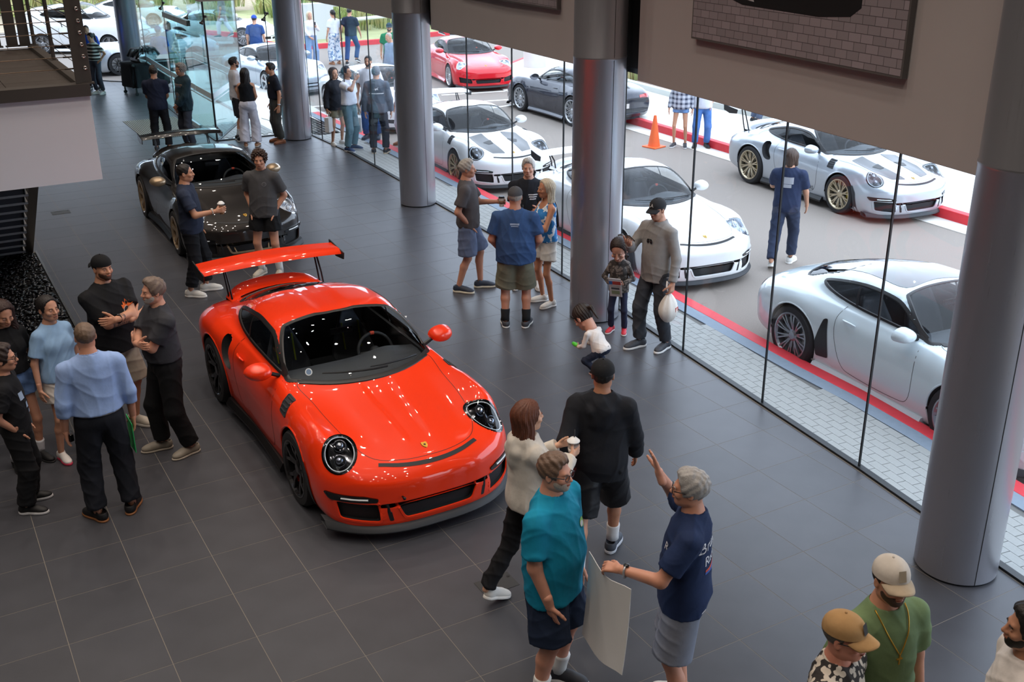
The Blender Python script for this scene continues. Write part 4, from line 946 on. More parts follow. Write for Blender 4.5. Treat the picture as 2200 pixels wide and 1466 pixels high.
# ------------------------------------------------------------------ the cars, in the showroom and outside
RD = -.15
WHITE = paint('white', 'eef0f0', rough=.3); SILVER = paint('silver', 'b9c0c8', .55); PALE = paint('pale blue white', 'd5e1e4', rough=.3); RED2 = paint('red', 'd01f2a'); NAVY = paint('midnight blue', '1c2030', .3); GREYB = paint('black grey', '2b2826', .35); SILV993 = paint('silver blue', 'b3bfcc', .6); ORED = paint('orange red', 'f03a14'); DK = paint('dark graphite', '3a3c4a', .4)
GOLDM = paint('champagne', 'b8a184', .6)
r_ = math.radians
red_car = sport_car('orange red coupe with a tall rear wing parked in the middle of the showroom', ORED, (2.99, .49, 0), 0, wing='rs', rim='y5', rim_col='18181a', caliper='c8b02a', detail=2)
blk_car = sport_car('black grey coupe with gold wheels and carbon wing at the back of the showroom', GREYB, (3.88, 8.32, 0), r_(-1.5), kind='997', wing='997rs', rim='five', rim_col='b8a184', caliper='8a8a8a', detail=2, trim=GOLDM, mirror_col=GOLDM, dark_glass=True, scale=.985)
sport_car('white coupe with bronze wheels and louvred fenders outside, between the second and third columns', WHITE, (9.78, 10.5, RD), r_(-4), wing='rs', rim='twin10', rim_col='b39b72', detail=2, caliper='c8b02a', stripe=mat('carbon hood', '15181d', .3, coat=.35), group=None)
sport_car('white winged coupe outside behind the tall man in the grey shirt', WHITE, (9.42, 4.35, RD), r_(-6), kind='997', wing='gt3', detail=2, rim='five', rim_col='2a2b2e', caliper='c03028')
sport_car('pale blue white coupe with glass roof at the near kerb beside the nearest column', PALE, (9.05, -1.72, RD), r_(-5), detail=2, nose='carrera', rim='turbine', rim_col='8f9296', glassroof=True, side_vent=True, scale=1.0)
gt2 = sport_car('silver coupe with a dark striped hood and tall wing at the far kerb', SILVER, (14.55, 5.2, RD), r_(-4), wing='gt2', rim='twin10', rim_col='b9ab90', detail=2, caliper='c8b02a', stripe=mat('carbon stripe', '1e2329', .3, coat=.35))
sport_car('red coupe with silver mesh wheels by the planting across the road', RED2, (15.05, 20.85, RD), r_(-10), kind='cayman', nose='gt4', rim='mesh', rim_col='d5d6d8', wing=None)
sport_car('midnight blue coupe seen from behind, half hidden by the third column', NAVY, (14.75, 14.2, RD), r_(181), kind='997', nose='carrera', rim='mesh', rim_col='b9bcc0', open_top=True, plate=True)
sport_car('older silver coupe with round lamps parked behind the second column', SILV993, (9.65, 22.8, RD), r_(8), kind='993', rim='five', rim_col='c9ccd0', nose='carrera', scale=.96)
sport_car('white car hidden behind the group of people by the entrance', WHITE, (10.35, 16.6, RD), 0, kind='997', nose='carrera', rim='five', rim_col='c9ccd0')
sport_car('silver grey coupe with black wheels and a red caliper, far left behind the engine', SILVER, (7.35, 28.5, RD), r_(-88), nose='carrera', rim='turbine', rim_col='18181a', caliper='c03028')
sport_car('white coupe behind the vestibule with its hood towards the white barrier', WHITE, (11.1, 34.1, RD), r_(58), name='sports_car', kind='997', nose='carrera', rim='twin10', rim_col='9a9ca0')
sport_car('small white coupe furthest away behind the white utility vehicle', WHITE, (9.6, 42.0, RD), r_(55), nose='carrera', rim='five', rim_col='9a9ca0', detail=1)
SPORT_KEEP = SPORT
def suv(label, color, loc, rz):
    global SPORT
    SPORT = SUV; keep = (list(WS), list(SW), list(RW))
    f = lambda z: .30+.78*1.12+(z-.9)*1.55
    WS[:] = [(a, b*1.0) for a, b in WS]; SW[:] = [(a*1.1, 1.24+(b-.945)*1.55) for a, b in SW]
    try: c = sport_car(label, color, loc, rz, name='utility_vehicle', kind='997', nose='carrera', rim='five', rim_col='9a9ca0')
    finally: WS[:], SW[:], RW[:] = keep; SPORT = SPORT_KEEP
    return c
suv('white utility vehicle parked across the drive behind the striped shirt woman', WHITE, (6.3, 34.6, RD), r_(58))
suv('dark grey utility vehicle at the far left seen through the railing', DK, (-.3, 38.6, RD), r_(62))
# ------------------------------------------------------------------ people: each figure is meshed from smooth blended limb volumes
class Field:
    def __init__(s, lo, hi, h):
        s.h = h; s.lo = np.asarray(lo, float); s.n = np.ceil((np.asarray(hi)-s.lo)/h).astype(int)+1
        s.ax = [s.lo[i]+np.arange(s.n[i])*h for i in range(3)]; s.f = np.full(s.n, .2, np.float32)
    def sub(s, lo, hi, pad):
        sl = [slice(max(0, int((lo[i]-pad-s.lo[i])/s.h)), min(s.n[i], int((hi[i]+pad-s.lo[i])/s.h)+2)) for i in range(3)]
        if any(a.stop <= a.start for a in sl): return None, None
        return tuple(sl), np.meshgrid(*[s.ax[i][sl[i]] for i in range(3)], indexing='ij', sparse=True)
    def join(s, sl, d, k, mode):
        a = s.f[sl]; d = d.astype(np.float32)
        if mode == 'cut':
            d = -d; hh = np.maximum(k-np.abs(a-d), 0)/k if k else 0; s.f[sl] = np.maximum(a, d)+hh*hh*k*.25
        else:
            hh = np.maximum(k-np.abs(a-d), 0)/k if k else 0; s.f[sl] = np.minimum(a, d)-hh*hh*k*.25
    def cone(s, a, b, ra, rb, k=.03, mode='add', flat=None, t0=None, t1=None, sq=1.0, sqax=None):
        """capsule from a to b with radii ra, rb; t0/t1 cut it flat; sq squashes it along sqax"""
        a, b = np.asarray(a, float), np.asarray(b, float); r = max(ra, rb)*max(1, 1/sq if sq < 1 else 1)
        sl, g = s.sub(np.minimum(a, b)-r, np.maximum(a, b)+r, k+2.2*s.h)
        if sl is None: return
        d = b-a; L = d@d+1e-12; P = [g[i]-a[i] for i in range(3)]
        t = (P[0]*d[0]+P[1]*d[1]+P[2]*d[2])/L; tc = np.clip(t, 0, 1); q = [P[i]-tc*d[i] for i in range(3)]
        if sqax is not None:
            w = q[0]*sqax[0]+q[1]*sqax[1]+q[2]*sqax[2]; q = [q[i]+w*(1/sq-1)*sqax[i] for i in range(3)]
        dd = np.sqrt(q[0]**2+q[1]**2+q[2]**2)-(ra+(rb-ra)*tc)
        if sqax is not None and sq < 1: dd = dd*(sq*.5+.5)
        ln = math.sqrt(L)
        if t0 is not None: dd = np.maximum(dd, (t0-t)*ln)
        if t1 is not None: dd = np.maximum(dd, (t-t1)*ln)
        s.join(sl, dd, k, mode)
    def ell(s, c, r, k=.03, mode='add', R=None):
        c, r = np.asarray(c, float), np.asarray(r, float); m = max(r)
        sl, g = s.sub(c-m, c+m, k+2.2*s.h)
        if sl is None: return
        P = [g[i]-c[i] for i in range(3)]
        if R is not None: P = [P[0]*R[0][i]+P[1]*R[1][i]+P[2]*R[2][i] for i in range(3)]
        k0 = np.sqrt((P[0]/r[0])**2+(P[1]/r[1])**2+(P[2]/r[2])**2); k1 = np.sqrt((P[0]/r[0]**2)**2+(P[1]/r[1]**2)**2+(P[2]/r[2]**2)**2)
        s.join(sl, k0*(k0-1)/(k1+1e-9), k, mode)
    def plane(s, n, o):
        """keep the side the normal points away from"""
        n = np.asarray(n, float); d = sum((s.ax[i].reshape([-1 if j == i else 1 for j in range(3)])-o[i])*n[i] for i in range(3))
        s.f = np.maximum(s.f, d.astype(np.float32))
    def mesh(s, smooth=1):
        f = s.f; ins = f < 0; n = f.shape
        def pad(a): return a
        c = [ins[i:n[0]-1+i, j:n[1]-1+j, k:n[2]-1+k] for i in (0, 1) for j in (0, 1) for k in (0, 1)]
        tot = sum(x.astype(np.int8) for x in c); act = (tot > 0) & (tot < 8)
        ix = np.argwhere(act)
        if not len(ix): return np.zeros((0, 3)), np.zeros((0, 4), int)
        vid = np.full(act.shape, -1, np.int32); vid[act] = np.arange(len(ix))
        cor = np.array([(i, j, k) for i in (0, 1) for j in (0, 1) for k in (0, 1)])
        val = np.stack([f[ix[:, 0]+a, ix[:, 1]+b, ix[:, 2]+c_] for a, b, c_ in cor], 1)
        acc = np.zeros((len(ix), 3)); cnt = np.zeros(len(ix))
        for a in range(8):
            for b in range(a+1, 8):
                if np.abs(cor[a]-cor[b]).sum() != 1: continue
                va, vb = val[:, a], val[:, b]; m = (va < 0) != (vb < 0)
                t = np.where(m, va/np.where(m, va-vb, 1), 0)
                acc += np.where(m[:, None], cor[a]+(cor[b]-cor[a])*t[:, None], 0); cnt += m
        V = s.lo+(ix+acc/cnt[:, None])*s.h
        Q = []
        for ax in range(3):
            u, v = [(1, 2), (2, 0), (0, 1)][ax]
            A = ins; sh = [slice(None)]*3; sh2 = [slice(None)]*3
            sh[ax] = slice(0, -1); sh2[ax] = slice(1, None)
            e = A[tuple(sh)] != A[tuple(sh2)]; p = np.argwhere(e); first = A[tuple(sh)][e]
            ok = (p[:, u] > 0) & (p[:, v] > 0) & (p[:, u] < n[u]-1) & (p[:, v] < n[v]-1); p, first = p[ok], first[ok]
            o = []
            for du, dv in ((1, 1), (0, 1), (0, 0), (1, 0)):
                q = p.copy(); q[:, u] -= du; q[:, v] -= dv; o.append(vid[q[:, 0], q[:, 1], q[:, 2]])
            q = np.stack(o, 1); q[~first] = q[~first][:, ::-1]; Q.append(q)
        Q = np.concatenate(Q); Q = Q[(Q >= 0).all(1)]
        for _ in range(smooth):
            S_ = np.zeros_like(V); N_ = np.zeros(len(V))
            for a in range(4):
                for b in (1, 3): np.add.at(S_, Q[:, a], V[Q[:, (a+b) % 4]]); np.add.at(N_, Q[:, a], 1)
            V = V*.45+.55*S_/np.maximum(N_, 1)[:, None]
        return V, Q
def wrinkle(V, amp, seed, sc=1.0):
    """folds: thin ridges along wandering lines"""
    r = np.random.default_rng(seed); out = np.zeros(len(V))
    for i in range(7):
        d = r.normal(size=3)*[1, 1, .8]; d /= np.linalg.norm(d); f = r.uniform(14, 34)*sc; e = r.normal(size=3); e /= np.linalg.norm(e)
        w = np.sin(V@d*f+r.uniform(0, 6)+1.8*np.sin(V@e*r.uniform(6, 12)+r.uniform(0, 6))); m = np.clip(np.sin(V@r.normal(size=3)*5+r.uniform(0, 6)), 0, 1); out += (1-np.abs(w))**2*m
    return (out-.45)*amp
def vnormals(V, Q):
    p = V[Q]; n = np.cross(p[:, 2]-p[:, 0], p[:, 3]-p[:, 1]); N = np.zeros_like(V)
    for a in range(4): np.add.at(N, Q[:, a], n)
    return N/(np.linalg.norm(N, axis=1)[:, None]+1e-12)
def R3(yaw=0, pitch=0, roll=0):
    """yaw left positive about z, pitch down positive about x, roll about y"""
    c, s = math.cos(yaw), math.sin(yaw); Z = np.array([[c, -s, 0], [s, c, 0], [0, 0, 1]]); c, s = math.cos(-pitch), math.sin(-pitch); X = np.array([[1, 0, 0], [0, c, -s], [0, s, c]])
    c, s = math.cos(roll), math.sin(roll); Y = np.array([[c, 0, s], [0, 1, 0], [-s, 0, c]]); return Z@X@Y
def ik(S0, T, l1, l2, pole):
    d = T-S0; L = np.linalg.norm(d); Lc = min(L, (l1+l2)*.985); d = d/(L+1e-9); T = S0+d*Lc
    a = (l1*l1-l2*l2+Lc*Lc)/(2*Lc); h = math.sqrt(max(l1*l1-a*a, 1e-6)); p = np.asarray(pole, float); p = p-d*(p@d); p /= np.linalg.norm(p)+1e-9
    return S0+d*a+p*h, T
ARM = {   # wrist for the right arm (x outwards), elbow direction, hand direction, palm normal, finger curl
 'hang': ((.275, .04, .80), (.5, -1, 0), (0, .12, -1), (-1, 0, 0), .35), 'pocket': ((.155, .04, .93), (.8, -1, 0), (-.14, .06, -1), (-1, .3, 0), .2), 'pocket_out': ((.222, .10, .84), (.6, -1, 0), (-.22, .10, -1), (-1, .3, 0), .2),
 'backpocket': ((.15, -.13, .93), (1, -.7, 0), (-.4, .1, -1), (0, 1, 0), .3), 'front': ((.07, .21, .93), (1, -.4, -.2), (-.75, .35, -.55), (0, -1, .2), .8),
 'cup': ((.17, .36, 1.16), (.5, -.5, -1), (-.25, 1, .12), (-1, -.2, 0), .95), 'cuphigh': ((.10, .32, 1.27), (.6, -.2, -1), (-.3, 1, .25), (-1, -.2, .1), .95),
 'cross_hi': ((-.13, .25, 1.215), (.8, .25, -.9), (-1, -.05, .12), (0, -1, 0), .5), 'cross_lo': ((-.11, .205, 1.15), (.8, .25, -.9), (-1, -.1, .1), (0, -1, 0), .4),
 'phone': ((.10, .34, 1.27), (.7, -.3, -1), (-.5, .8, .35), (-.2, -.4, 1), .8), 'raise': ((.33, .20, 1.52), (.8, -.3, -1), (.05, .35, .95), (-.3, .9, -.1), .12),
 'drink': ((.10, .24, 1.50), (.8, .5, -.7), (-.45, .45, .75), (-.7, -.4, 0), .9), 'carry': ((.30, .06, .80), (.5, -1, 0), (0, .1, -1), (-1, 0, 0), 1.2),
 'board': ((.17, .38, 1.14), (.6, -.7, -.6), (-.3, 1, -.05), (-.5, -.1, -1), 1.45), 'hips': ((.21, .02, .98), (1, -.6, .2), (-.6, .5, -.5), (0, -1, 0), .5),
 'swing': ((.26, .22, .88), (.4, -1, 0), (0, .5, -1), (-1, 0, 0), .4), 'swingback': ((.27, -.20, .86), (.4, -1, 0), (0, -.2, -1), (-1, 0, 0), .4),
 'lean': ((.40, .02, .95), (.5, -1, 0), (.5, .15, -.8), (-1, 0, 0), .25), 'paper': ((.13, .26, 1.08), (.9, -.5, -.6), (-.5, .7, .2), (-.5, -.2, .8), .7),
 'behind': ((.06, -.19, .95), (1, -.7, 0), (-.7, 0, -.7), (0, 1, 0), .5), 'reach': ((.16, .46, 1.28), (.5, -.4, -1), (-.1, 1, .15), (-.9, 0, -.2), .5),
}
HAIR_BUMP = dict(bump=.7, bscale=120, dist=.004)
def hair_mat(col): return mat('hair '+col, col, .55, noise=.35, nscale=70, **HAIR_BUMP)
def cloth_mat(col, kind='cotton', col2=None):
    nm = 'cloth %s %s %s' % (col, kind, col2)
    if nm in MATS: return MATS[nm]
    if kind == 'stripe': m = mat(nm, col, .85); pattern(m, col, col2, 'stripe'); return m
    if kind in ('plaid', 'print', 'floral'): m = mat(nm, col, .85); pattern(m, col, col2, kind); return m
    return mat(nm, col, .85 if kind != 'nylon' else .5, noise=.18 if kind != 'denim' else .5, nscale=14 if kind != 'denim' else 7, bump=.35, bscale=26, dist=.006, spec=.3)
def pattern(m, c1, c2, kind):
    nt = m.node_tree; N = nt.nodes; L = nt.links; b = N['Principled BSDF']; tc = N.new('ShaderNodeTexCoord'); mx = N.new('ShaderNodeMix'); mx.data_type = 'RGBA'
    mx.inputs['A'].default_value = (*srgb(c1), 1); mx.inputs['B'].default_value = (*srgb(c2), 1)
    sep = N.new('ShaderNodeSeparateXYZ'); L.new(tc.outputs['Object'], sep.inputs[0])
    def math_(op, a, v=None, bb=None):
        q = N.new('ShaderNodeMath'); q.operation = op; L.new(a, q.inputs[0])
        if v is not None: q.inputs[1].default_value = v
        if bb is not None: L.new(bb, q.inputs[1])
        return q.outputs[0]
    def band(ch, f, t): return math_('GREATER_THAN', math_('FRACT', math_('MULTIPLY', sep.outputs[ch], f)), t)
    if kind == 'stripe': fac = band('Z', 11.0, .5)
    elif kind == 'plaid':
        fac = math_('MULTIPLY', math_('ADD', band('Z', 10, .55), None, math_('MAXIMUM', band('X', 10, .55), None, band('Y', 10, .9))), .5)
    else:
        v = N.new('ShaderNodeTexVoronoi'); v.inputs['Scale'].default_value = 26 if kind == 'print' else 12; L.new(tc.outputs['Object'], v.inputs['Vector'])
        v.feature = 'F1'; nz = N.new('ShaderNodeTexNoise'); nz.inputs['Scale'].default_value = 20; L.new(tc.outputs['Object'], nz.inputs['Vector'])
        fac = math_('GREATER_THAN', math_('ADD', v.outputs['Distance'], None, nz.outputs['Fac']), .95 if kind == 'print' else 1.12)
    L.new(fac, mx.inputs['Factor']); L.new(mx.outputs['Result'], b.inputs['Base Color'])
def skin_mat(col):
    nm = 'skin '+col; c_ = [int(col[i:i+2], 16) for i in (0, 2, 4)]; col = '%02x%02x%02x' % tuple(int(a*.74+b*.26) for a, b in zip(c_, (236, 190, 172)))
    if nm in MATS: return MATS[nm]
    m = mat(nm, col, .5, noise=.08, nscale=14, bump=.12, bscale=90); b = m.node_tree.nodes['Principled BSDF']; b.inputs['Subsurface Weight'].default_value = .12; b.inputs['Subsurface Radius'].default_value = (.012, .005, .003)
    return m
_SHOE = {}
def shoe_meshes(kind):
    if kind in _SHOE: return _SHOE[kind]
    F = Field((-.07, -.13, -.02), (.07, .24, .16), .006)
    hi = {'sneaker': .075, 'dress': .06, 'slip': .055, 'boot': .10}[kind]
    F.cone((0, -.055, .055), (0, -.05, hi+.03), .042, .040, .02); F.ell((0, -.05, .045), (.040, .052, .05), .03); F.ell((.002, .06, .042), (.043, .085, .040), .03); F.ell((.004, .125, .034), (.045, .062, .032), .03); F.cone((0, -.03, hi), (0, .07, .055), .034, .030, .03)
    F.cone((0, -.055, hi+.028), (0, -.055, .2), .036, .036, .01, 'cut')
    F.plane((0, 0, -1), (0, 0, .020)); a = F.mesh(1)
    G = Field((-.07, -.13, -.02), (.075, .24, .06), .006)
    for c, r in (((0, -.05, .012), (.047, .060, .06)), ((.001, .02, .012), (.042, .10, .06)), ((.004, .10, .012), (.052, .095, .06))): G.ell(c, r, .02)
    G.plane((0, 0, 1), (0, 0, .030 if kind == 'sneaker' else .020)); G.plane((0, 0, -1), (0, 0, .001)); b = G.mesh(1)
    lace = MB()
    if kind == 'sneaker':
        for i in range(4): y = .03+.02*i; z = .088-.20*(y-.03); lace.tube([(-.026, y, z-.006), (0, y+.004, z+.004), (.026, y, z-.006)], .005, 5)
    _SHOE[kind] = (a, b, lace); return _SHOE[kind]
PEOPLE = {}
def person(key, label, pos, H=1.75, face=0.0, skin='c08a68', hair='2a1c14', style='short', top=None, bottom=None, shoes=('sneaker', '202226', 'd8d8d6'), R='hang', L='hang', stance=(.13, 0, .13, 0), toes=(12, 12), build=1.0, fem=False, belly=0.0,
           head=(0, 0, 0), lean=0.0, side=0.0, cap=None, glasses=None, beard=None, detail=1, socks=None, rz=None, knees=0.0, toward=None, group=None, lift=(0, 0), seatz=0.0, armdef=None, child=False, no_legs=False):
    """pos: world x, y, z; face: degrees from looking at the photographer's place (0), 90 = to the photographer's right"""
    k = H/1.75; hd = 1.0/k*(1.0 if not child else 1.22)
    pos = np.asarray(pos, float); v = CAM[:2]-pos[:2]; v /= np.linalg.norm(v); rt = np.array([-v[1], v[0]]); a = math.radians(face)
    d = v*math.cos(a)+rt*math.sin(a); rz_ = math.atan2(-d[0], d[1]) if rz is None else rz
    root = empty('person', pos.tolist(), rz_, label, 'person', group)
    sw = (.205 if not fem else .168)*(.5+.5*build); hw = .088
    h = {3: .0085, 2: .0115, 1: .015, 0: .021}[detail]
    # skeleton in a 1.75 m body
    piv = np.array([0, 0, .93-seatz]); T = R3(0, lean, side)
    up = lambda p: piv+T@(np.asarray(p, float)-[0, 0, .93])
    fx = [(stance[0], stance[1]), (-stance[2], stance[3])]                 # right foot, left foot
    J = {}
    for s, nm, (fx_, fy_), lf, ta in ((1, 'R', fx[0], lift[0], toes[0]), (-1, 'L', fx[1], lift[1], toes[1])):
        hip = np.array([s*hw, 0, .90-seatz]); ank = np.array([fx_, fy_-.02+(-.06 if lf else 0), .085+lf]); pole = np.array([s*.25*(1+2*knees), 1, 0])
        kn, an = ik(hip, ank, .425, .40, pole); J[nm] = (hip, kn, an)
    A = {}
    defs = dict(ARM); defs.update(armdef or {})
    for s, nm, pz in ((1, 'R', R), (-1, 'L', L)):
        wr, pole, hdir, pn, curl = defs[pz] if isinstance(pz, str) else pz
        sh = up((s*(sw-.012), -.005, 1.385)); wt = np.array([wr[0]*s, wr[1], wr[2]], float)
        wt = up(wt) if wt[2] > .99 else wt+np.array([0, 0, -seatz])
        el, wt = ik(sh, wt, .285, .255, np.array([pole[0]*s, pole[1], pole[2]])); A[nm] = (sh, el, wt, nrm([hdir[0]*s, hdir[1], hdir[2]]), nrm([pn[0]*s, pn[1], pn[2]]), curl)
    HR = T@R3(math.radians(head[0]), math.radians(head[1]), math.radians(head[2])); nb = up((0, -.015, 1.47)); hc = nb+T@np.array([0, .015, .055])+HR@np.array([0, .012, .105*hd])
    b_ = build
    def torso(F, inf=0.0, loose=0.0, k_=.06):
        cw = (.155 if not fem else .135)*b_+inf; e = lambda p, r, kk=k_: F.ell(up(p), np.array(r), kk, R=T)
        e((0, 0, 1.27), (cw, .105*b_+inf, .19+inf)); e((0, -.005, 1.345), (sw*.80+inf, .088+inf, .105+inf)); e((0, .005, 1.08), ((.135 if not fem else .118)*b_+belly*.35+inf+loose*.7, .098*b_+belly*.55+inf+loose*.6, .17+inf))
        e((0, .04+belly*.25, 1.10), (.10*b_+belly*.5+inf, .075+belly*.45+inf, .14+inf)); F.ell((0, -.005, .95-seatz), np.array([(.150 if not fem else .158)*b_**.6+inf+loose*.6, .112*b_**.5+belly*.15+inf+loose*.5, .125+inf]), k_)
        if fem:
            for s in (1, -1): e((s*.068, .085, 1.27), (.062+inf, .05+inf, .062+inf))
        for s in (1, -1):
            F.cone(up((s*.02, -.02, 1.435)), up((s*(sw-.035), -.008, 1.385)), .052+inf*.8, .050+inf*.8, .05)
        F.cone(up((0, -.02, 1.40)), up((0, -.015, 1.49)), .085+inf*.6, .058+inf*.4, .05)
    rs = (1.0 if not fem else .86)*(.6+.4*b_)*(1 if not child else .95)
    def arm(F, nm, inf=0.0, t1=None, k_=.035, whole=True):
        sh, el, wr = A[nm][:3]
        if t1 is None: F.cone(sh, el, .050*rs+inf, .041*rs+inf, k_); F.cone(el, wr, .042*rs+inf, .029*rs+inf, .02)
        elif t1 <= 1: F.cone(sh, el, .049*rs+inf*.75, .051*rs+inf*1.2, k_, t1=t1)
        else: F.cone(sh, el, .049*rs+inf*.75, .044*rs+inf*.9, k_); F.cone(el, wr, .044*rs+inf*.9, .034*rs+inf, .02, t1=t1-1)
    def leg(F, nm, inf=0.0, t1=None, k_=.03, wide=0.0):
        hp, kn, an = J[nm]
        if t1 is None:
            F.cone(hp, kn, .082*rs+inf, .053*rs+inf, k_); c = (kn*.68+an*.32)+np.array([0, -.014, 0]); F.cone(kn, c, .052*rs+inf, .052*rs+inf, .02); F.cone(c, an, .052*rs+inf, .036*rs+inf, .02)
        elif t1 <= 1: F.cone(hp, kn, .088*rs+inf, .082*rs+inf+wide, k_, t1=t1)
        else: F.cone(hp, kn, .086*rs+inf, .062*rs+inf+wide*.4, k_); F.cone(kn, an, .062*rs+inf+wide*.4, .050*rs+inf+wide, .03, t1=t1-1)
    lo = np.array([-.75, -.65, -.03]); hi = np.array([.75, .80, 1.95])
    pts = np.array([p for nm in 'RL' for p in list(J[nm])+list(A[nm][:3])]+[hc]); lo = pts.min(0)-.24; hi = pts.max(0)+.24
    parts = []
    # ---- body: torso, limbs and neck, then the head and the hands at a finer grain
    F = Field(lo, hi, h*1.25); torso(F, -.006)
    for nm in 'RL':
        arm(F, nm)
        if not no_legs: leg(F, nm)
    F.cone(nb-T@np.array([0, .01, .03]), hc-HR@np.array([0, .02, .07*hd]), .058*rs*1.05, .052*rs*1.05, .03)
    VV, QQ = [], []
    def put(F, sm=1):
        V, Q = F.mesh(sm); QQ.append(Q+sum(len(v) for v in VV)); VV.append(V)
    put(F)
    hh = {3: .0042, 2: .0055, 1: .0075, 0: .011}[detail]
    q = lambda x, y, z: hc+HR@(np.array([x, y, z])*hd); e3 = lambda *r: np.array(r)*hd
    F = Field(hc-.19*hd, hc+.19*hd, hh*max(1, hd*.8))
    F.ell(q(0, -.012, .030), e3(.076, .094, .086), .02, R=HR); F.ell(q(0, .020, -.028), e3(.062-.004*fem, .070, .078), .03, R=HR); F.ell(q(0, .050, -.078), e3(.036, .036, .030), .03, R=HR)
    jw = .045-.010*fem; F.cone(q(-jw, .0, -.064), q(-.014, .058, -.084), .020*hd, .017*hd, .025); F.cone(q(jw, .0, -.064), q(.014, .058, -.084), .020*hd, .017*hd, .025)
    F.cone(q(0, -.02, -.03), nb+T@np.array([0, 0, .02]), .054*rs*hd, .056*rs*hd, .03)
    F.cone(q(-.03, .076-.004*fem, .022), q(.03, .076-.004*fem, .022), (.012-.003*fem)*hd, (.012-.003*fem)*hd, .018)
    for s in (1, -1):
        F.ell(q(s*.031, .090, .004), e3(.018, .012, .011), .012, 'cut', R=HR); F.ell(q(s*.078, -.008, -.006), e3(.010, .018, .030), .008, R=HR); F.ell(q(s*.088, .000, -.006), e3(.007, .009, .018), .005, 'cut', R=HR); F.ell(q(s*.042, .065, -.025), e3(.020, .020, .018), .02, R=HR)
        F.ell(q(s*.031, .082, .003), e3(.0125, .0085, .0075), .004, R=HR)
    F.cone(q(0, .088, .012), q(0, .108, -.024), .008*hd, .0125*hd, .014); F.cone(q(-.011, .096, -.029), q(.011, .096, -.029), .0095*hd, .0095*hd, .01)
    F.ell(q(0, .090, -.052), e3(.022, .010, .006), .006, R=HR); F.ell(q(0, .088, -.063), e3(.019, .010, .0065), .006, R=HR); F.ell(q(0, .102, -.0575), e3(.02, .006, .0018), .003, 'cut', R=HR)
    put(F, 1 if detail > 1 else 0)
    HAND = {}
    for nm in 'RL':
        sh, el, wr, hd_, pn, curl = A[nm]; s = 1 if nm == 'R' else -1; hs = (1.0 if not fem else .9)*(1 if not child else .95)
        pn = nrm(pn-hd_*(pn@hd_)); la = np.cross(hd_, pn)*1.0                      # lateral axis across the knuckles
        thumb_dir = la if (la@np.array([0, .6, .8])) > 0 else -la
        F = Field(wr-.22, wr+.22, {3: .0042, 2: .0052, 1: .0075, 0: .012}[detail])
        F.cone(wr-hd_*.05, wr+hd_*.02, .028*rs, .026*rs, .015)
        for u in (-.026, -.009, .009, .026): F.cone(wr+hd_*.02+thumb_dir*u*.6*hs, wr+hd_*.088*hs+thumb_dir*u*hs, .014*hs, .012*hs, .012)
        for i, (u, ln) in enumerate(((.029, .068), (.010, .078), (-.010, .073), (-.028, .058))):
            p = wr+hd_*.092*hs+thumb_dir*u*hs; dirv = nrm(hd_+thumb_dir*u*2.2); 
            for sgm, (f_, r0, r1) in enumerate(((.46, .0098, .0090), (.30, .0090, .0083), (.24, .0083, .0070))):
                ca = curl*(.75+.5*sgm+.08*i)*.55; dirv = nrm(dirv*math.cos(ca)+pn*math.sin(ca)*1.0-0*dirv); q2 = p+dirv*ln*f_*hs; F.cone(p, q2, r0*hs, r1*hs, .003); p = q2
        p = wr+hd_*.03*hs+thumb_dir*.024*hs; dirv = nrm(hd_*.75+thumb_dir*.75+pn*(.25+.45*min(1, curl)))
        for ln, r0, r1, ad in ((.042, .015, .0125, 0), (.034, .0118, .0105, .4), (.027, .0105, .0085, .35)):
            dirv = nrm(dirv+hd_*ad*.8+pn*ad*curl*.5); q2 = p+dirv*ln*hs; F.cone(p, q2, r0*hs, r1*hs, .006); p = q2
        put(F, 1 if detail > 1 else 0); HAND[nm] = (wr+hd_*.085*hs+pn*.035, hd_, pn, thumb_dir)
    V = np.concatenate(VV); Q = np.concatenate(QQ)
    me = quads_mesh('body', V*k, Q); body = link('body', me, skin_mat(skin), root)
    # ---- head extras
    def hobj(nm, mb, m, par=None, smooth=True):
        mb.V = [(hc+(v*hd)@HR.T)*k for v in mb.V]; return mb.obj(nm, m, par or root, smooth)
    if detail > 0:
        mw, mi_, mb_ = MB(), MB(), MB()
        for s in (1, -1): mi_.sph((s*.031, .0868, .0035), .0052, 5, (1, .7, 1)); mw.sph((s*.031, .0823, .0035), .0082, 6, (1.15, 1, .72)); mb_.tube([(s*.016, .0905, .019), (s*.030, .0925, .0235), (s*.047, .082, .019)], [.0032, .0042, .0025], 5, flat=.8)
        hobj('eye_white', mw, mat('eye white', 'cfc8c0', .3)); hobj('iris', mi_, mat('iris', '2a1a12', .2)); hobj('eyebrows', mb_, hair_mat(hair if style != 'bald' else '3a2c22'))
        lip = MB(); lip.tube([(-.021, .0905, -.0575), (-.01, .0985, -.0555), (0, .099, -.057), (.01, .0985, -.0555), (.021, .0905, -.0575)], [.002, .0042, .0045, .0042, .002], 6, flat=1.3)
        hobj('lips', lip, mat('lips '+skin, [c*.78 if i else c*.92 for i, c in enumerate([int(skin[j:j+2], 16)/255 for j in (0, 2, 4)])], .45))
    def fobj(nm, F, m, sm=2, wr=0.0, seed=1, par=None):
        V, Q = F.mesh(sm)
        if not len(V): return None
        if wr: V = V+vnormals(V, Q)*wrinkle(V, wr, seed)[:, None]
        return link(nm, quads_mesh(nm, V*k, Q), m, par or root)
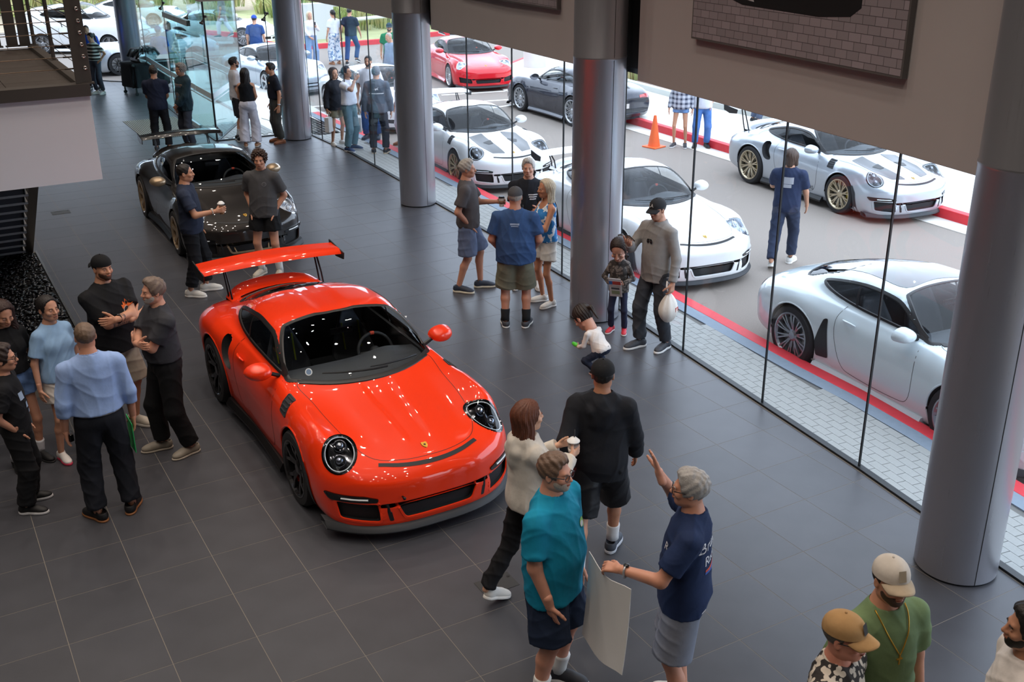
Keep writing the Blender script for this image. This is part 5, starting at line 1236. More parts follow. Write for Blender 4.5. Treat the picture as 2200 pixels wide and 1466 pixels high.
    def hairfield(thick, low=-.02, front=.058, fz=.05, extra=None, noise=0.0):
        F = Field(hc-.42*hd*np.array([.55, .6, 1.5]), hc+.24*hd, hh*1.15*max(1, hd*.8)); t = thick
        F.ell(q(0, -.014, .034), e3(.078+t, .096+t, .087+t), .01, R=HR)
        F.ell(q(0, .10, -.055), e3(.088 if style in ('bun', 'ponytail') else .080, .100 if style in ('bun', 'ponytail') else .092, .095), .015, 'cut', R=HR)                 # face
        F.plane(HR@np.array([0, .45, -.9]), q(0, .0, low)); F.plane(HR@np.array([0, 1.0, -.25]), q(0, front, fz))
        if extra: extra(F)
        return F
    def hairobj(F, sm=1, amp=.004, m=None, wave=26):
        V, Q = F.mesh(sm)
        if not len(V): return
        L_ = (V-hc)@HR/hd; ang = np.arctan2(L_[:, 0], -L_[:, 1]+.02)
        st = np.sin(ang*wave+2.2*np.sin(L_[:, 2]*26)+1.3*np.sin(L_[:, 1]*40))*.6+np.sin(ang*wave*2.3+L_[:, 2]*35)*.4 if style in ('long', 'longfront', 'bob', 'ponytail', 'bun') else np.sin(L_[:, 0]*210+1.5*np.sin(L_[:, 1]*45))*.5+np.sin(L_[:, 1]*90+L_[:, 2]*120+1.7*np.sin(L_[:, 0]*60))*.6
        if style == 'curly': st = np.sin(L_[:, 0]*150)*np.sin(L_[:, 1]*140+1)*np.sin(L_[:, 2]*145+2)*2.2
        V = V+vnormals(V, Q)*(st*amp*hd)[:, None]; return link('hair', quads_mesh('hair', V*k, Q), m or hair_mat(hair), root)
    hm = hair_mat(hair); nzs = sum(map(ord, key)) % 97
    if style in ('short', 'crop', 'curly', 'slick', 'receding', 'grey'):
        t = {'short': .012, 'crop': .005, 'curly': .024, 'slick': .014, 'receding': .006, 'grey': .012}[style]
        if not cap:
            Fh = hairfield(t, -.045, .058 if style != 'receding' else .02, .055, extra=(lambda F: F.ell(q(0, .02, .105), e3(.062, .055, .03), .03, R=HR)) if style in ('curly', 'slick', 'short') else None)
            hairobj(Fh, 1, {'curly': .010, 'crop': .0015}.get(style, .0035))
        else:
            hairobj(hairfield(.007, -.045, .02, .02), 1, .002)
    elif style == 'bald':
        fobj('hair', hairfield(.003, -.04, .0, -.02), hm, 1)
    elif style in ('long', 'longfront', 'ponytail', 'bun', 'hood', 'bob'):
        def ex(F):
            if style == 'longfront':
                for s in (1, -1): F.cone(q(s*.072, .0, .03), q(s*.088, .03, -.16), .026*hd, .034*hd, .03); F.cone(q(s*.088, .03, -.16), q(s*.078, .085, -.36), .034*hd, .016*hd, .03)
                F.cone(q(0, -.080, .02), q(0, -.085, -.22), .050*hd, .040*hd, .05)
            if style == 'long':
                for s in (1, -1): F.cone(q(s*.070, -.022, .03), q(s*.080, -.02, -.16), .024*hd, .030*hd, .03); F.cone(q(s*.06, -.06, 0), q(s*.07, -.075, -.31), .034*hd, .022*hd, .04)
                F.cone(q(0, -.080, .02), q(0, -.085, -.34), .050*hd, .030*hd, .05)
            if style == 'bob':
                for s in (1, -1): F.cone(q(s*.07, -.01, .04), q(s*.078, .0, -.10), .032*hd, .030*hd, .04)
                F.cone(q(0, -.07, .02), q(0, -.07, -.09), .06*hd, .05*hd, .06)
            if style == 'ponytail':
                pt = (.62 if child else 1)*hd; F.cone(q(0, -.10, .05), q(0, -.145, .03), .026*pt, .030*pt, .02); F.cone(q(0, -.145, .03), q(.0, -.15, -.20 if not child else -.09), .030*pt, .014*pt, .03)
            if style == 'bun': F.ell(q(0, -.125, .05), e3(.038, .034, .034), .01, R=HR)
        hairobj(hairfield(.008 if style in ('bun', 'ponytail') else .014, -.06 if 'long' not in style else -.09, .05, .06, ex), 1, .004)
    if beard:
        F = Field(hc-.16*hd, hc+.16*hd, hh*1.1); F.ell(q(0, .026, -.045), e3(.066, .070, .066), .02, R=HR); F.ell(q(0, .056, -.084), e3(.036, .038, .030), .02, R=HR); F.ell(q(0, .060, -.02), e3(.052, .07, .028), .012, 'cut', R=HR)
        F.ell(q(0, .11, -.0575), e3(.022, .03, .008), .006, 'cut', R=HR); F.plane(HR@np.array([0, -1, .0]), q(0, .002, 0)); fobj('beard', F, hair_mat(beard), 1)
    if cap:
        cc, back, cb = cap if isinstance(cap, tuple) else (cap, False, None)
        sgn = -1 if back else 1; m = MB(); rows = []
        for t in np.linspace(0, 1, 9):
            al = t*PI/2; rows.append([(.090*math.cos(al)*math.sin(b) if t < 1 else 0, -.012+.108*math.cos(al)*math.cos(b) if t < 1 else -.012, .035+.097*math.sin(al)**.85) for b in np.arange(28)*2*PI/28])
        m.grid(rows, closed_u=True); m.sph((0, -.012, .133), .007, 4)
        co = hobj('cap', m, cloth_mat(cc, 'cotton')); m = MB(); rows = []
        for v_ in np.linspace(0, 1, 7):
            w_ = .082*(1-.12*v_**3); rows.append([[w_*u, sgn*(.092*math.sqrt(max(0, 1-(u*.80)**2))+(.085*v_*(1-.30*u*u)))-.012, .044-.022*u*u-.022*v_] for u in np.linspace(-1, 1, 13)])
        G = np.array(rows); m.grid(G); m.grid(G-[0, 0, .006], flip=True); m.grid([G[-1], G[-1]-[0, 0, .006]]); m.grid([G[:, 0], G[:, 0]-[0, 0, .006]]); m.grid([G[:, -1], G[:, -1]-[0, 0, .006]])
        hobj('cap_brim', m, cloth_mat(cb or cc, 'cotton'), co)
    if glasses:
        m = MB(); t = np.arange(17)*2*PI/16
        for s in (1, -1):
            m.tube([(s*.033+.024*math.cos(x)*abs(math.cos(x))**-.25 if abs(math.cos(x)) > .05 else s*.033, .1035-.10*abs(.033+.02*s*math.cos(x))*.35, .002+.018*math.sin(x)) for x in t], .0026, 6); m.tube([(s*.058, .094, .006), (s*.080, .03, .010), (s*.082, -.02, .004)], .003, 6)
        m.tube([(-.010, .104, .006), (.010, .104, .006)], .0026, 6); go = hobj('glasses', m, mat('frames '+glasses, glasses, .35))
        if glasses == '0a0a0b' and style == 'sun': pass
    # ---- clothes
    if top:
        tk = top.get('k', 'tee'); inf = {'tee': .016, 'shirt': .016, 'polo': .016, 'hoodie': .030, 'jacket': .030, 'tank': .012, 'long': .014, 'vest': .026, 'crop': .011}[tk]; loose = top.get('loose', .027)
        hem = top.get('hem', .86); sl = top.get('sleeve', {'tee': .72, 'shirt': 1.97, 'polo': .72, 'hoodie': 1.97, 'jacket': 1.97, 'tank': 0, 'long': 1.97, 'vest': 1.97, 'crop': .6}[tk])
        F = Field(lo, hi, h); torso(F, inf, loose)
        dr = inf+loose+.004; F.cone(up((0, .012, 1.20)), (0, .012, max(.55, hem-.25)-seatz), .128*b_**.8+dr+belly*.4, .164*b_**.6+dr+belly*.25, .05, sq=.70, sqax=(0, 1, 0))
        if sl:
            for nm in 'RL': arm(F, nm, inf+(.010 if tk in ('tee', 'polo') else 0), sl, .04)
        F.plane((0, 0, -1), (0, 0, hem-seatz)) if lean < .3 else F.plane(T@np.array([0, 0, -1.]), up((0, 0, hem)))
        if tk in ('hoodie', 'vest'):
            F.cone(up((-.085, -.045, 1.46)), up((0, -.105, 1.45)), .042, .05, .03); F.cone(up((.085, -.045, 1.46)), up((0, -.105, 1.45)), .042, .05, .03); F.cone(up((-.05, -.115, 1.39)), up((.05, -.115, 1.39)), .05, .05, .04); F.ell(up((0, -.12, 1.32)), (.07, .045, .07), .04)
        nk = .052 if tk != 'tank' else .10
        F.cone(nb+T@np.array([0, -.002, .005]), nb+T@np.array([0, .02, .12]), .066 if tk != 'tank' else .085, .085, .012, 'cut')
        if tk == 'tank':
            for s in (1, -1): F.ell(up((s*(sw+.005), 0, 1.46)), (.075, .12, .10), .02, 'cut')
            F.ell(up((0, .06, 1.47)), (.085, .10, .11), .02, 'cut')
        if tk == 'crop' and top.get('bare'):
            for s in (1, -1): F.ell(up((s*sw, 0, 1.45)), (.10, .13, .11), .02, 'cut')
        tm = cloth_mat(top['c'], top.get('m', 'cotton'), top.get('c2')); to = fobj({'hoodie': 'hoodie', 'jacket': 'jacket', 'vest': 'jacket', 'shirt': 'shirt', 'tank': 'top', 'polo': 'polo_shirt', 'long': 'long_sleeve_shirt', 'crop': 'top'}.get(tk, 't_shirt'), F, tm, 2, .006 if detail else .003, nzs)
        if tk in ('polo', 'shirt') and detail:
            m = MB(); t = np.arange(25)*2*PI/24; rows = []
            for r_, z in ((.064, -.012), (.068, .022), (.074, .012), (.082, -.016)): rows.append([(nb+T@np.array([r_*math.sin(x)*1.02, .006+r_*.98*math.cos(x)-.01*(math.cos(x) > .9), z+.004-.022*math.cos(x)]))*k for x in t])
            m.grid(rows); m.obj('collar', cloth_mat(top.get('collar', top['c']), 'cotton'), to, True)
        if tk == 'vest':
            F = Field(lo, hi, h); torso(F, inf+.008, loose); F.plane((0, 0, -1), (0, 0, hem-.02)); F.plane(T@np.array([0, 0, 1.]), up((0, 0, 1.36)))
            fobj('plaid_body', F, cloth_mat('4a5f78', 'plaid', '6b5a4c'), 2, .004, nzs, to)
    if bottom and not no_legs:
        bk = bottom.get('k', 'pants'); t1 = bottom.get('len', {'pants': 1.93, 'jeans': 1.93, 'shorts': .88, 'short': .42, 'skirt': .5, 'wide': 1.95}[bk]); inf = bottom.get('inf', {'pants': .018, 'jeans': .014, 'shorts': .024, 'short': .014, 'wide': .03}.get(bk, .02))
        F = Field(lo, hi, h); F.ell((0, -.005, .95-seatz), ((.150 if not fem else .158)*b_**.6+inf, .112*b_**.5+inf+belly*.1, .125), .05); F.cone((0, 0, .96-seatz), (0, .005, 1.06-seatz), .132*b_**.6+inf, .128*b_**.6+inf+belly*.15, .04, sq=.75, sqax=(0, 1, 0))
        for nm in 'RL': leg(F, nm, inf, t1, .035, bottom.get('wide', {'shorts': .022, 'wide': .045, 'short': .012}.get(bk, .006)))
        F.plane((0, 0, 1), (0, 0, bottom.get('waist', 1.04)-seatz))
        if not lean > .6:
            pass
        bo = fobj({'shorts': 'shorts', 'short': 'shorts', 'jeans': 'jeans', 'skirt': 'skirt'}.get(bk, 'trousers'), F, cloth_mat(bottom['c'], bottom.get('m', 'cotton'), bottom.get('c2')), 2, .007 if detail else .003, nzs+3)
        if bottom.get('belt'):
            m = MB(); t = np.arange(33)*2*PI/32; rx = (.150 if not fem else .158)*b_**.6+inf+.002; ry = .112*b_**.5+inf+belly*.12
            m.grid([[((rx+e)*math.sin(x)*k, ((ry+e)*math.cos(x)-.003)*k, (z-seatz)*k) for x in t] for e, z in ((.0, .985), (.006, .988), (.006, 1.018), (.0, 1.021))]); m.obj('belt', mat('belt '+bottom['belt'], bottom['belt'], .4), bo, True)
    if shoes and not no_legs:
        kind, c1, c2 = shoes; ua, so, lc = shoe_meshes(kind)
        for s, nm, ta, lf in ((1, 'R', toes[0], lift[0]), (-1, 'L', toes[1], lift[1])):
            hp, kn, an = J[nm]; sc = k*(1.0 if not fem else .92)*(1 if not child else 1.15)
            base = np.array([an[0], an[1]+(.06 if lf else .02), 0.0]); m_ = ('shoe', kind, c1); me = shared(m_, lambda: quads_mesh('shoe', *ua))
            o = link('shoe', me, mat('shoe '+c1, c1, .6), root); ms = shared(('sole', kind, c2), lambda: quads_mesh('sole', *so)); o2 = link('sole', ms, mat('sole '+c2, c2, .6), o)
            o.location = (base*k).tolist(); o.rotation_euler = (-.75 if lf > .08 else (-.35 if lf else 0), 0, math.radians(-ta*s)); o.scale = (sc, sc, sc)
            if lf: o.location.z = (lf*.75 if lf <= .08 else lf*.9)*k
            if kind == 'sneaker' and lc.n: link('laces', shared(('lace', c2), lambda: lc.mesh('laces', True)), mat('sole '+c2, c2, .6), o)
        if socks:
            for nm in 'RL':
                m = MB(); kn, an = J[nm][1:]; m.tube([(an+(kn-an)*t)*k for t in (-.02, .12, .30, .34)], [(x*rs+.005)*k for x in (.045, .0435, .048, .047)], 12)
                m.obj('sock', mat('sock '+socks, socks, .9), root, True)
    PEOPLE[key] = dict(arm={n: (A[n][1]*k, A[n][2]*k) for n in 'RL'}, rs=rs, nb=nb*k, hcl=hc*k, HRl=HR, hd=hd*k, root=root, k=k, rz=rz_, pos=pos, hand={n: (pos+rotz(rz_)@(np.array(x[0])*k), rotz(rz_)@x[1], rotz(rz_)@x[2], rotz(rz_)@x[3]) for n, x in HAND.items()}, top=to if top else None, up=up, T=T, head=(pos+rotz(rz_)@(hc*k)), HR=rotz(rz_)@HR)
    return PEOPLE[key]
# ------------------------------------------------------------------ the people
T_ = lambda c, **k: dict(k='tee', c=c, **k)
B_ = lambda k, c, **q: dict(k=k, c=c, **q)
WS_ = ('sneaker', 'd8d6d0', 'e6e4de')
# left group by the pebble bed
person('X', 'man in backwards black cap and black t-shirt with folded tattooed arms', (1.08, 1.5, 0), 1.86, 38, build=1.16, belly=.04, top=T_('131417', hem=.84), bottom=B_('shorts', '9a9184', len=.95), R='cross_lo', L='cross_hi', cap=('101113', True, None), beard='4a3526', shoes=('sneaker', 'b5ac9e', 'cfc9be'), skin='b9805f', head=(-8, 0, 0), detail=3)
person('Y', 'grey bearded man in a two-tone grey polo, arms folded, facing left', (1.4, .77, 0), 1.78, -72, build=1.10, belly=.05, top=dict(k='polo', c='34353a', hem=.99, loose=.01, collar='16171a'), bottom=B_('pants', '0f1013', belt='2b2b2d', inf=.024), R='cross_hi', L='cross_lo', hair='6d5d52', style='short', beard='a89f96', shoes=('dress', '8a8275', 'a79e90'), skin='c08468', stance=(.13, .10, .13, -.08), detail=3)
person('Z', 'man in a pale blue dress shirt seen from behind with a green folder', (.65, -.13, 0), 1.80, 188, build=1.07, top=dict(k='shirt', c='8fa9d6', hem=.99, loose=.028), bottom=B_('pants', '171a22', belt='8f8d8a', inf=.022), R='hang', L='hang', hair='6a5646', style='crop', shoes=('dress', '101114', '8a5a35'), skin='b97c5e', toes=(28, 28), stance=(.14, 0, .14, 0), detail=3)
person('AA', 'girl in a light blue t-shirt with dark hair tied back, beside the pebbles', (.52, 1.20, 0), 1.62, 32, fem=True, top=T_('8fb2d6', hem=.90), bottom=B_('shorts', 'c9c4bd', len=.55), hair='16100f', style='bun', shoes=('sneaker', 'd9d4d0', 'c83c58'), skin='b47f62', R='hang', L='hang', detail=3)
person('AB', 'long-haired girl in a black crop top and denim shorts looking down', (.13, 1.24, 0), 1.66, 22, fem=True, top=dict(k='crop', c='111215', hem=1.02, loose=.0), bottom=B_('short', '5f7ca8', m='denim', len=.34), hair='35201a', style='longfront', shoes=('boot', '131315', '1c1c1e'), socks='d9d9dc', skin='b47b5c', head=(0, 22, 0), R='pocket', L='hang', detail=3)
person('AC', 'boy in black with glasses and white laces at the left edge', (.03, .38, 0), 1.52, 78, build=.92, top=T_('15161a', hem=.84), bottom=B_('pants', '131417', inf=.03), hair='2a1a14', style='slick', glasses='15181c', R='pocket', L='hang', skin='b27a5c', shoes=('sneaker', '121214', 'd0d0d2'), detail=3)
# between the two cars
person('coffee', 'young man in a navy t-shirt and black joggers holding an iced coffee', (2.78, 5.2, 0), 1.80, 78, top=T_('2b3346', hem=.86), bottom=B_('pants', '15161b', inf=.02, len=1.85), R='cup', L='hang', hair='16110f', style='crop', shoes=WS_, skin='b57c5a', stance=(.12, -.06, .12, .10), detail=3)
person('curly', 'curly-haired man in a grey t-shirt and black shorts with hands in pockets', (3.87, 5.45, 0), 1.81, -22, top=T_('4b4b4d', hem=.86), bottom=B_('shorts', '111215', len=.58), R='pocket', L='pocket', hair='3a261b', style='curly', shoes=('sneaker', 'b5ad9e', 'c9c2b4'), socks='e2e2e0', skin='bd8160', head=(14, 6, 0), detail=3)
# beyond the black car
person('C', 'man in a navy t-shirt with his back turned, behind the black car wing', (4.52, 14.75, 0), 1.80, 172, top=T_('20263a', hem=.86), bottom=B_('pants', '17181d'), R='front', L='front', hair='2b221c', style='short', detail=1, skin='b9805f')
person('D', 'grey-haired man in a dark hooded plaid jacket, behind the black car wing', (5.08, 14.7, 0), 1.80, -62, top=dict(k='vest', c='22363f', hem=.80), bottom=B_('jeans', '3a3f4a'), R='hang', L='front', hair='8c8680', style='curly', detail=1, skin='9c6b50')
person('E', 'bearded man in a white t-shirt and dark shorts by the entrance glass', (6.27, 14.9, 0), 1.83, 100, top=T_('cdccd1'), bottom=B_('shorts', '2b2b30', len=.9), R='hang', L='hang', hair='1c1512', style='short', beard='1c1512', glasses='202020', shoes=('sneaker', '1a1a1c', 'd0d0d0'), socks='d0d0d0', detail=1)
person('F', 'woman with long dark hair, black top and loose white trousers, back turned', (6.28, 14.15, 0), 1.67, 172, fem=True, top=dict(k='tank', c='15161a', hem=1.02, loose=0), bottom=B_('wide', 'cbcad4'), hair='1d1514', style='long', R='front', L='front', shoes=('slip', 'b98a68', 'd8d0c4'), detail=1)
person('G', 'young man in a navy polo and dark trousers leaning at the far column', (6.93, 14.2, 0), 1.74, -72, top=dict(k='polo', c='171a26', hem=.98, loose=.012), bottom=B_('pants', '3c3b37', belt='7a4a2a'), R='hang', L='hang', hair='221813', style='short', shoes=('dress', '8a5230', '6a3c22'), lean=.08, detail=1, skin='b07550')
person('H', 'woman with a ponytail in a striped black and white top, far left', (4.73, 23.2, 0), 1.66, -45, fem=True, top=T_('d9d4cc', m='stripe', c2='182220', hem=.98), bottom=B_('jeans', '4a4d5a'), hair='17110f', style='ponytail', R='phone', L='hips', shoes=WS_, detail=0, head=(0, 18, 0))
person('I', 'bald man in a bright blue shirt behind the striped top woman', (4.78, 24.2, 0), 1.80, -15, top=dict(k='polo', c='2a50b8'), bottom=B_('jeans', '30384a'), style='bald', hair='4a3a30', detail=0, head=(0, 25, 0), R='hang', L='hang')
# by the third column
person('J', 'older man in a grey t-shirt and blue shorts holding a paper coffee cup', (6.03, 3.45, 0), 1.81, 82, top=T_('504c4e', hem=.88), bottom=B_('shorts', '5f6c88', len=.92), R='pocket', L='cup', hair='a5a19a', style='short', shoes=('sneaker', '2c3442', 'd5cdb8'), skin='b27a5e', stance=(.12, -.10, .10, .16), detail=2)
person('K', 'grey-haired man in a dark printed t-shirt facing the room', (6.78, 3.12, 0), 1.80, -5, top=T_('1d2028', hem=.86), bottom=B_('shorts', '2b2e36', len=.9), R='front', L='cup', hair='b5b2ac', style='short', shoes=WS_, skin='c08a70', detail=2)
person('L', 'stocky man in a blue t-shirt, cargo shorts and grey cap, back turned', (5.90, 1.95, 0), 1.78, 177, build=1.2, belly=.03, top=T_('35517c', hem=.84, loose=.045), bottom=B_('shorts', '6c6b5b', len=.95, m='denim'), R=((.20, .16, .93), (.8, -1, 0), (-.3, .1, -1), (-1, .3, 0), .2), L=((.20, .16, .93), (.8, -1, 0), (-.3, .1, -1), (-1, .3, 0), .2), cap=('4b4b4e', False, None), hair='a59e94', style='short', shoes=('slip', '3f4146', 'c9c9c6'), socks='17181b', skin='b4775c', detail=3)
person('M', 'blonde woman in a blue patterned top and white shorts', (6.63, 2.42, 0), 1.67, -62, fem=True, top=dict(k='tank', c='2f7fc2', m='floral', c2='e4ecf2', hem=.93), bottom=B_('shorts', 'dad6ce', len=.55), hair='d6cab2', style='long', R='cuphigh', L='cuphigh', shoes=WS_, skin='b0704c', detail=2)
person('N', 'tall man in a grey long-sleeved shirt and black cap looking at his phone', (6.95, .50, 0), 1.84, -42, top=dict(k='long', c='908d8a', hem=.82, loose=.02), bottom=B_('jeans', '3b3e44', m='denim'), R='phone', L='carry', cap=('2a2b2e', False, None), hair='2b211b', style='short', shoes=('sneaker', '3c3f46', 'e0e0de'), skin='b98468', head=(0, 12, 0), stance=(.12, .12, .12, -.06), detail=3)
person('O', 'small girl in red shoes reading a leaflet beside the tall man', (6.87, 1.12, 0), 1.12, -12, child=True, fem=True, build=.95, top=dict(k='long', c='6b625c', m='print', c2='35302d', hem=.84, loose=.03), bottom=B_('pants', '2c3148', inf=.012), R='paper', L='paper', hair='2a1c16', style='bun', shoes=('sneaker', 'c92a3c', 'e6e0e0'), skin='b9836a', head=(0, 28, 0), detail=2)
person('P', 'toddler in a white sweater crouching on the floor tiles', (6.0, .17, 0), .88, -128, child=True, build=1.15, top=dict(k='long', c='dcd5cf', hem=.86, loose=.03), bottom=B_('pants', '1e2536', inf=.012), R='reach', L='reach', hair='2a201b', style='ponytail', shoes=('sneaker', '2a2426', 'd8b8b0'), skin='c08a72', lean=.75, seatz=.34, knees=.6, stance=(.15, .06, .15, .02), detail=2)
# foreground
person('Q', 'young man in a black hoodie, shorts and cap walking away', (3.86, -2.88, 0), 1.78, 176, top=dict(k='hoodie', c='1c1e24', hem=.80), bottom=B_('shorts', '131418', len=.98, m='nylon'), R='swing', L='swingback', cap=('17181b', False, None), hair='14100e', style='short', shoes=('sneaker', '3a404a', 'b9bcc2'), socks='dcdcdc', skin='a86e4c', stance=(.10, .24, .12, -.24), lift=(0, .07), detail=3)
person('R', 'woman with long auburn hair in a cream hoodie carrying a cup', (3.12, -3.02, 0), 1.67, 118, fem=True, top=dict(k='hoodie', c='cfc8bd', hem=.90), bottom=B_('pants', '131316', inf=.012), R='cuphigh', L='cuphigh', hair='5e321e', style='long', shoes=WS_, skin='c89878', stance=(.09, .16, .09, -.24), lift=(0, .07), detail=3)
person('S', 'big man in a teal t-shirt and glasses with a hand in his pocket', (2.74, -3.98, 0), 1.82, 62, build=1.2, belly=.06, top=T_('0f87a8', hem=.80, loose=.025), bottom=B_('shorts', '1e2b42', len=.9), R='pocket_out', L='hang', hair='6b5546', style='short', beard='b5a99c', glasses='2a2c30', shoes=('sneaker', '2a2c32', 'e0e0de'), socks='e0e0dc', skin='c98a6e', detail=3)
person('T', 'grey-haired man in a navy printed t-shirt holding a white board', (3.36, -4.55, 0), 1.80, -90, build=1.05, top=T_('1d2d50', hem=.84, loose=.04), bottom=B_('shorts', '7b808d', len=.9), R='raise', L='board', hair='9d9a97', style='slick', glasses='17181a', shoes=WS_, skin='bd7f62', detail=3)
person('U', 'man in a green t-shirt with a beige trucker cap and gold chain', (3.60, -5.84, 0), 1.86, 42, top=T_('6b8159', hem=.84), bottom=B_('shorts', '3a3d44', len=.9), R='hang', L='hang', cap=('cbc3b8', False, 'b7a68e'), beard='4a3426', hair='2a1d16', style='crop', skin='bd805f', detail=3, head=(-8, 0, 0))
person('V', 'man in a tan cap, sunglasses and black and cream patterned shirt', (3.16, -5.96, 0), 1.75, 72, top=dict(k='polo', c='cfc4b4', m='print', c2='2b2725', hem=.84, loose=.03), bottom=B_('shorts', '3a3d44', len=.9), R='hang', L='hang', cap=('b28c5e', False, None), hair='55504a', style='short', glasses='0a0a0b', skin='c97c62', detail=3)
person('W', 'dark-bearded man in a white t-shirt at the right edge', (3.93, -6.42, 0), 1.80, -72, top=T_('dad3cd', hem=.84), bottom=B_('shorts', '3a3d44', len=.9), R='hang', L='hang', hair='15100e', style='short', beard='1a1410', skin='a8704f', detail=3)
# outside
ROADZ = -.15
person('w1', 'long-haired man in navy walking away across the road', (10.73, 2.35, ROADZ), 1.77, 172, top=T_('2b3550', hem=.84), bottom=B_('pants', '313a50'), L='phone', R='swing', hair='4a372b', style='bob', shoes=WS_, stance=(.10, .22, .10, -.25), lift=(0, .07), detail=1)
person('w2', 'woman in a plaid shirt and cut-off denim shorts at the far kerb', (14.62, 9.75, ROADZ), 1.72, -10, fem=True, top=dict(k='shirt', c='c9ccd6', m='plaid', c2='3a4258'), bottom=B_('short', '7296c6', m='denim', len=.3), hair='3a2a20', style='long', shoes=('sneaker', '2a2c30', 'e0e0de'), detail=0)
person('w3', 'man in blue jeans at the far kerb beside the plaid shirt woman', (14.98, 9.45, ROADZ), 1.78, 8, top=T_('d5d8e2'), bottom=B_('jeans', '4f79b8', m='denim'), R='pocket', L='pocket', hair='3a2a20', shoes=('sneaker', '17181b', '6a5a44'), detail=0)
person('w4', 'walker in shorts on the far pavement, cut off by the bulkhead', (17.1, 12.4, .025), 1.75, 80, top=T_('8a8f98'), bottom=B_('shorts', '4a4d52', len=.7), shoes=('sneaker', '2a3a4a', 'd0d0d0'), stance=(.1, .2, .1, -.25), lift=(0, .07), detail=0)
person('w5', 'person in dark trousers on the far pavement behind the silver car wing', (17.35, 10.3, .025), 1.75, 120, top=T_('5a5f6a'), bottom=B_('pants', '4a5468'), detail=0)
person('w6', 'man in a blue cap and blue t-shirt behind the older silver coupe', (10.05, 25.6, ROADZ), 1.82, 168, top=T_('2c4a80'), bottom=B_('jeans', '2a3346'), cap=('2b4fb0', False, None), hair='2a1d16', detail=0)
person('w7', 'blonde woman in a white top and flared jeans taking a picture', (12.2, 26.5, ROADZ), 1.74, 15, fem=True, top=dict(k='long', c='e9e9ee', hem=.98), bottom=B_('wide', '7f9dc4', wide=.035), hair='d9c8a4', style='long', R='front', L='phone', shoes=WS_, detail=0)
person('w8', 'woman in floral white trousers with a dark ponytail walking away', (12.94, 26.28, ROADZ), 1.78, -150, fem=True, top=T_('dfe4ec', hem=1.0), bottom=B_('wide', 'dfe6ee', m='floral', c2='6f8fb4'), hair='17110f', style='ponytail', shoes=('slip', 'b5805c', 'b5805c'), detail=0)
person('w9', 'man in a navy t-shirt and jeans striding beside the floral trousers', (13.44, 26.04, ROADZ), 1.84, 160, top=T_('1d2739', hem=.88), bottom=B_('jeans', '2f4c7c', m='denim'), hair='1c1512', style='receding', shoes=('sneaker', '2a2c32', 'e6e6e4'), stance=(.1, .2, .1, -.22), lift=(.07, 0), R='swing', L='swingback', detail=0)
person('w10', 'man in a green t-shirt and dark cap facing the building', (12.75, 21.2, ROADZ), 1.80, 0, top=T_('1f7c4c'), bottom=B_('shorts', '3a3d44', len=.9), cap=('2a3a46', False, None), hair='2a1d16', beard='3a2a22', detail=0)
person('w11', 'older man in a grey shirt looking down in front of the green t-shirt', (11.85, 19.1, ROADZ), 1.78, -55, top=dict(k='long', c='8f9db2'), bottom=B_('pants', '3a4250'), style='bald', hair='b0a498', head=(0, 22, 0), detail=0)
person('w12', 'man in a white polo drinking from a clear cup outside the glass', (8.0, 12.6, 0), 1.77, 58, top=dict(k='polo', c='dfe3ee', hem=.98), bottom=B_('pants', '607e8a', belt='6b4a35'), R='drink', L='carry', hair='1b1f2c', style='short', shoes=('sneaker', '24395e', 'c9c9c9'), skin='9c6a4c', head=(0, -12, 0), detail=1)
person('w13', 'woman in a dark jacket and shorts holding a white paper bag', (7.98, 13.35, -.012), 1.66, 35, fem=True, top=dict(k='jacket', c='23262e', hem=.82), bottom=B_('shorts', '7a7560', len=.6), R='carry', L='hang', hair='3a2a22', style='bob', shoes=WS_, detail=1)
person('w14', 'bearded man in a white t-shirt and jeans facing the glass', (8.86, 13.5, 0.0), 1.84, -15, top=T_('e8e8ee'), bottom=B_('jeans', '33578e', m='denim'), R='hang', L='carry', hair='241c18', style='crop', beard='2a2220', shoes=('sneaker', '1c2638', '1c2638'), detail=1)
person('w15', 'person in a grey jacket with the hood up, back to the glass', (8.42, 12.05, 0), 1.80, 172, top=dict(k='jacket', c='5d6672', hem=.84), bottom=B_('pants', '20252f'), R='hang', L='hang', hair='6a7078', style='slick', shoes=('sneaker', '1a1c20', 'c9b9a0'), detail=1)
person('w16', 'person in white trousers half hidden by the second column', (9.45, 13.1, ROADZ), 1.78, -60, top=T_('e4e4e8'), bottom=B_('pants', 'dfdfe4'), hair='5a4636', shoes=('slip', '9a6a48', '9a6a48'), detail=0)
person('w17', 'person in a blue shirt and blue cap seen through the entrance glass', (6.55, 23.3, 0), 1.72, 150, top=T_('2a70c6'), bottom=B_('jeans', '22303f'), cap=('1f5090', False, None), hair='2a1d16', detail=0)
person('w18', 'dark-haired woman in a white top seen through the entrance glass', (7.05, 24.35, 0), 1.74, 165, fem=True, top=dict(k='long', c='e0dcd6'), bottom=B_('shorts', '8a9a80', len=.8), hair='1d1716', style='bob', shoes=WS_, detail=0)
person('w19', 'walker on the far pavement of whom only the shoes show under the bulkhead', (19.25, 30.4, .02), 1.75, 90, top=T_('8a8f98'), bottom=B_('pants', 'c9c9cc'), shoes=('sneaker', '1c1d20', 'e0e0de'), stance=(.1, .2, .1, -.25), lift=(0, .07), detail=0)
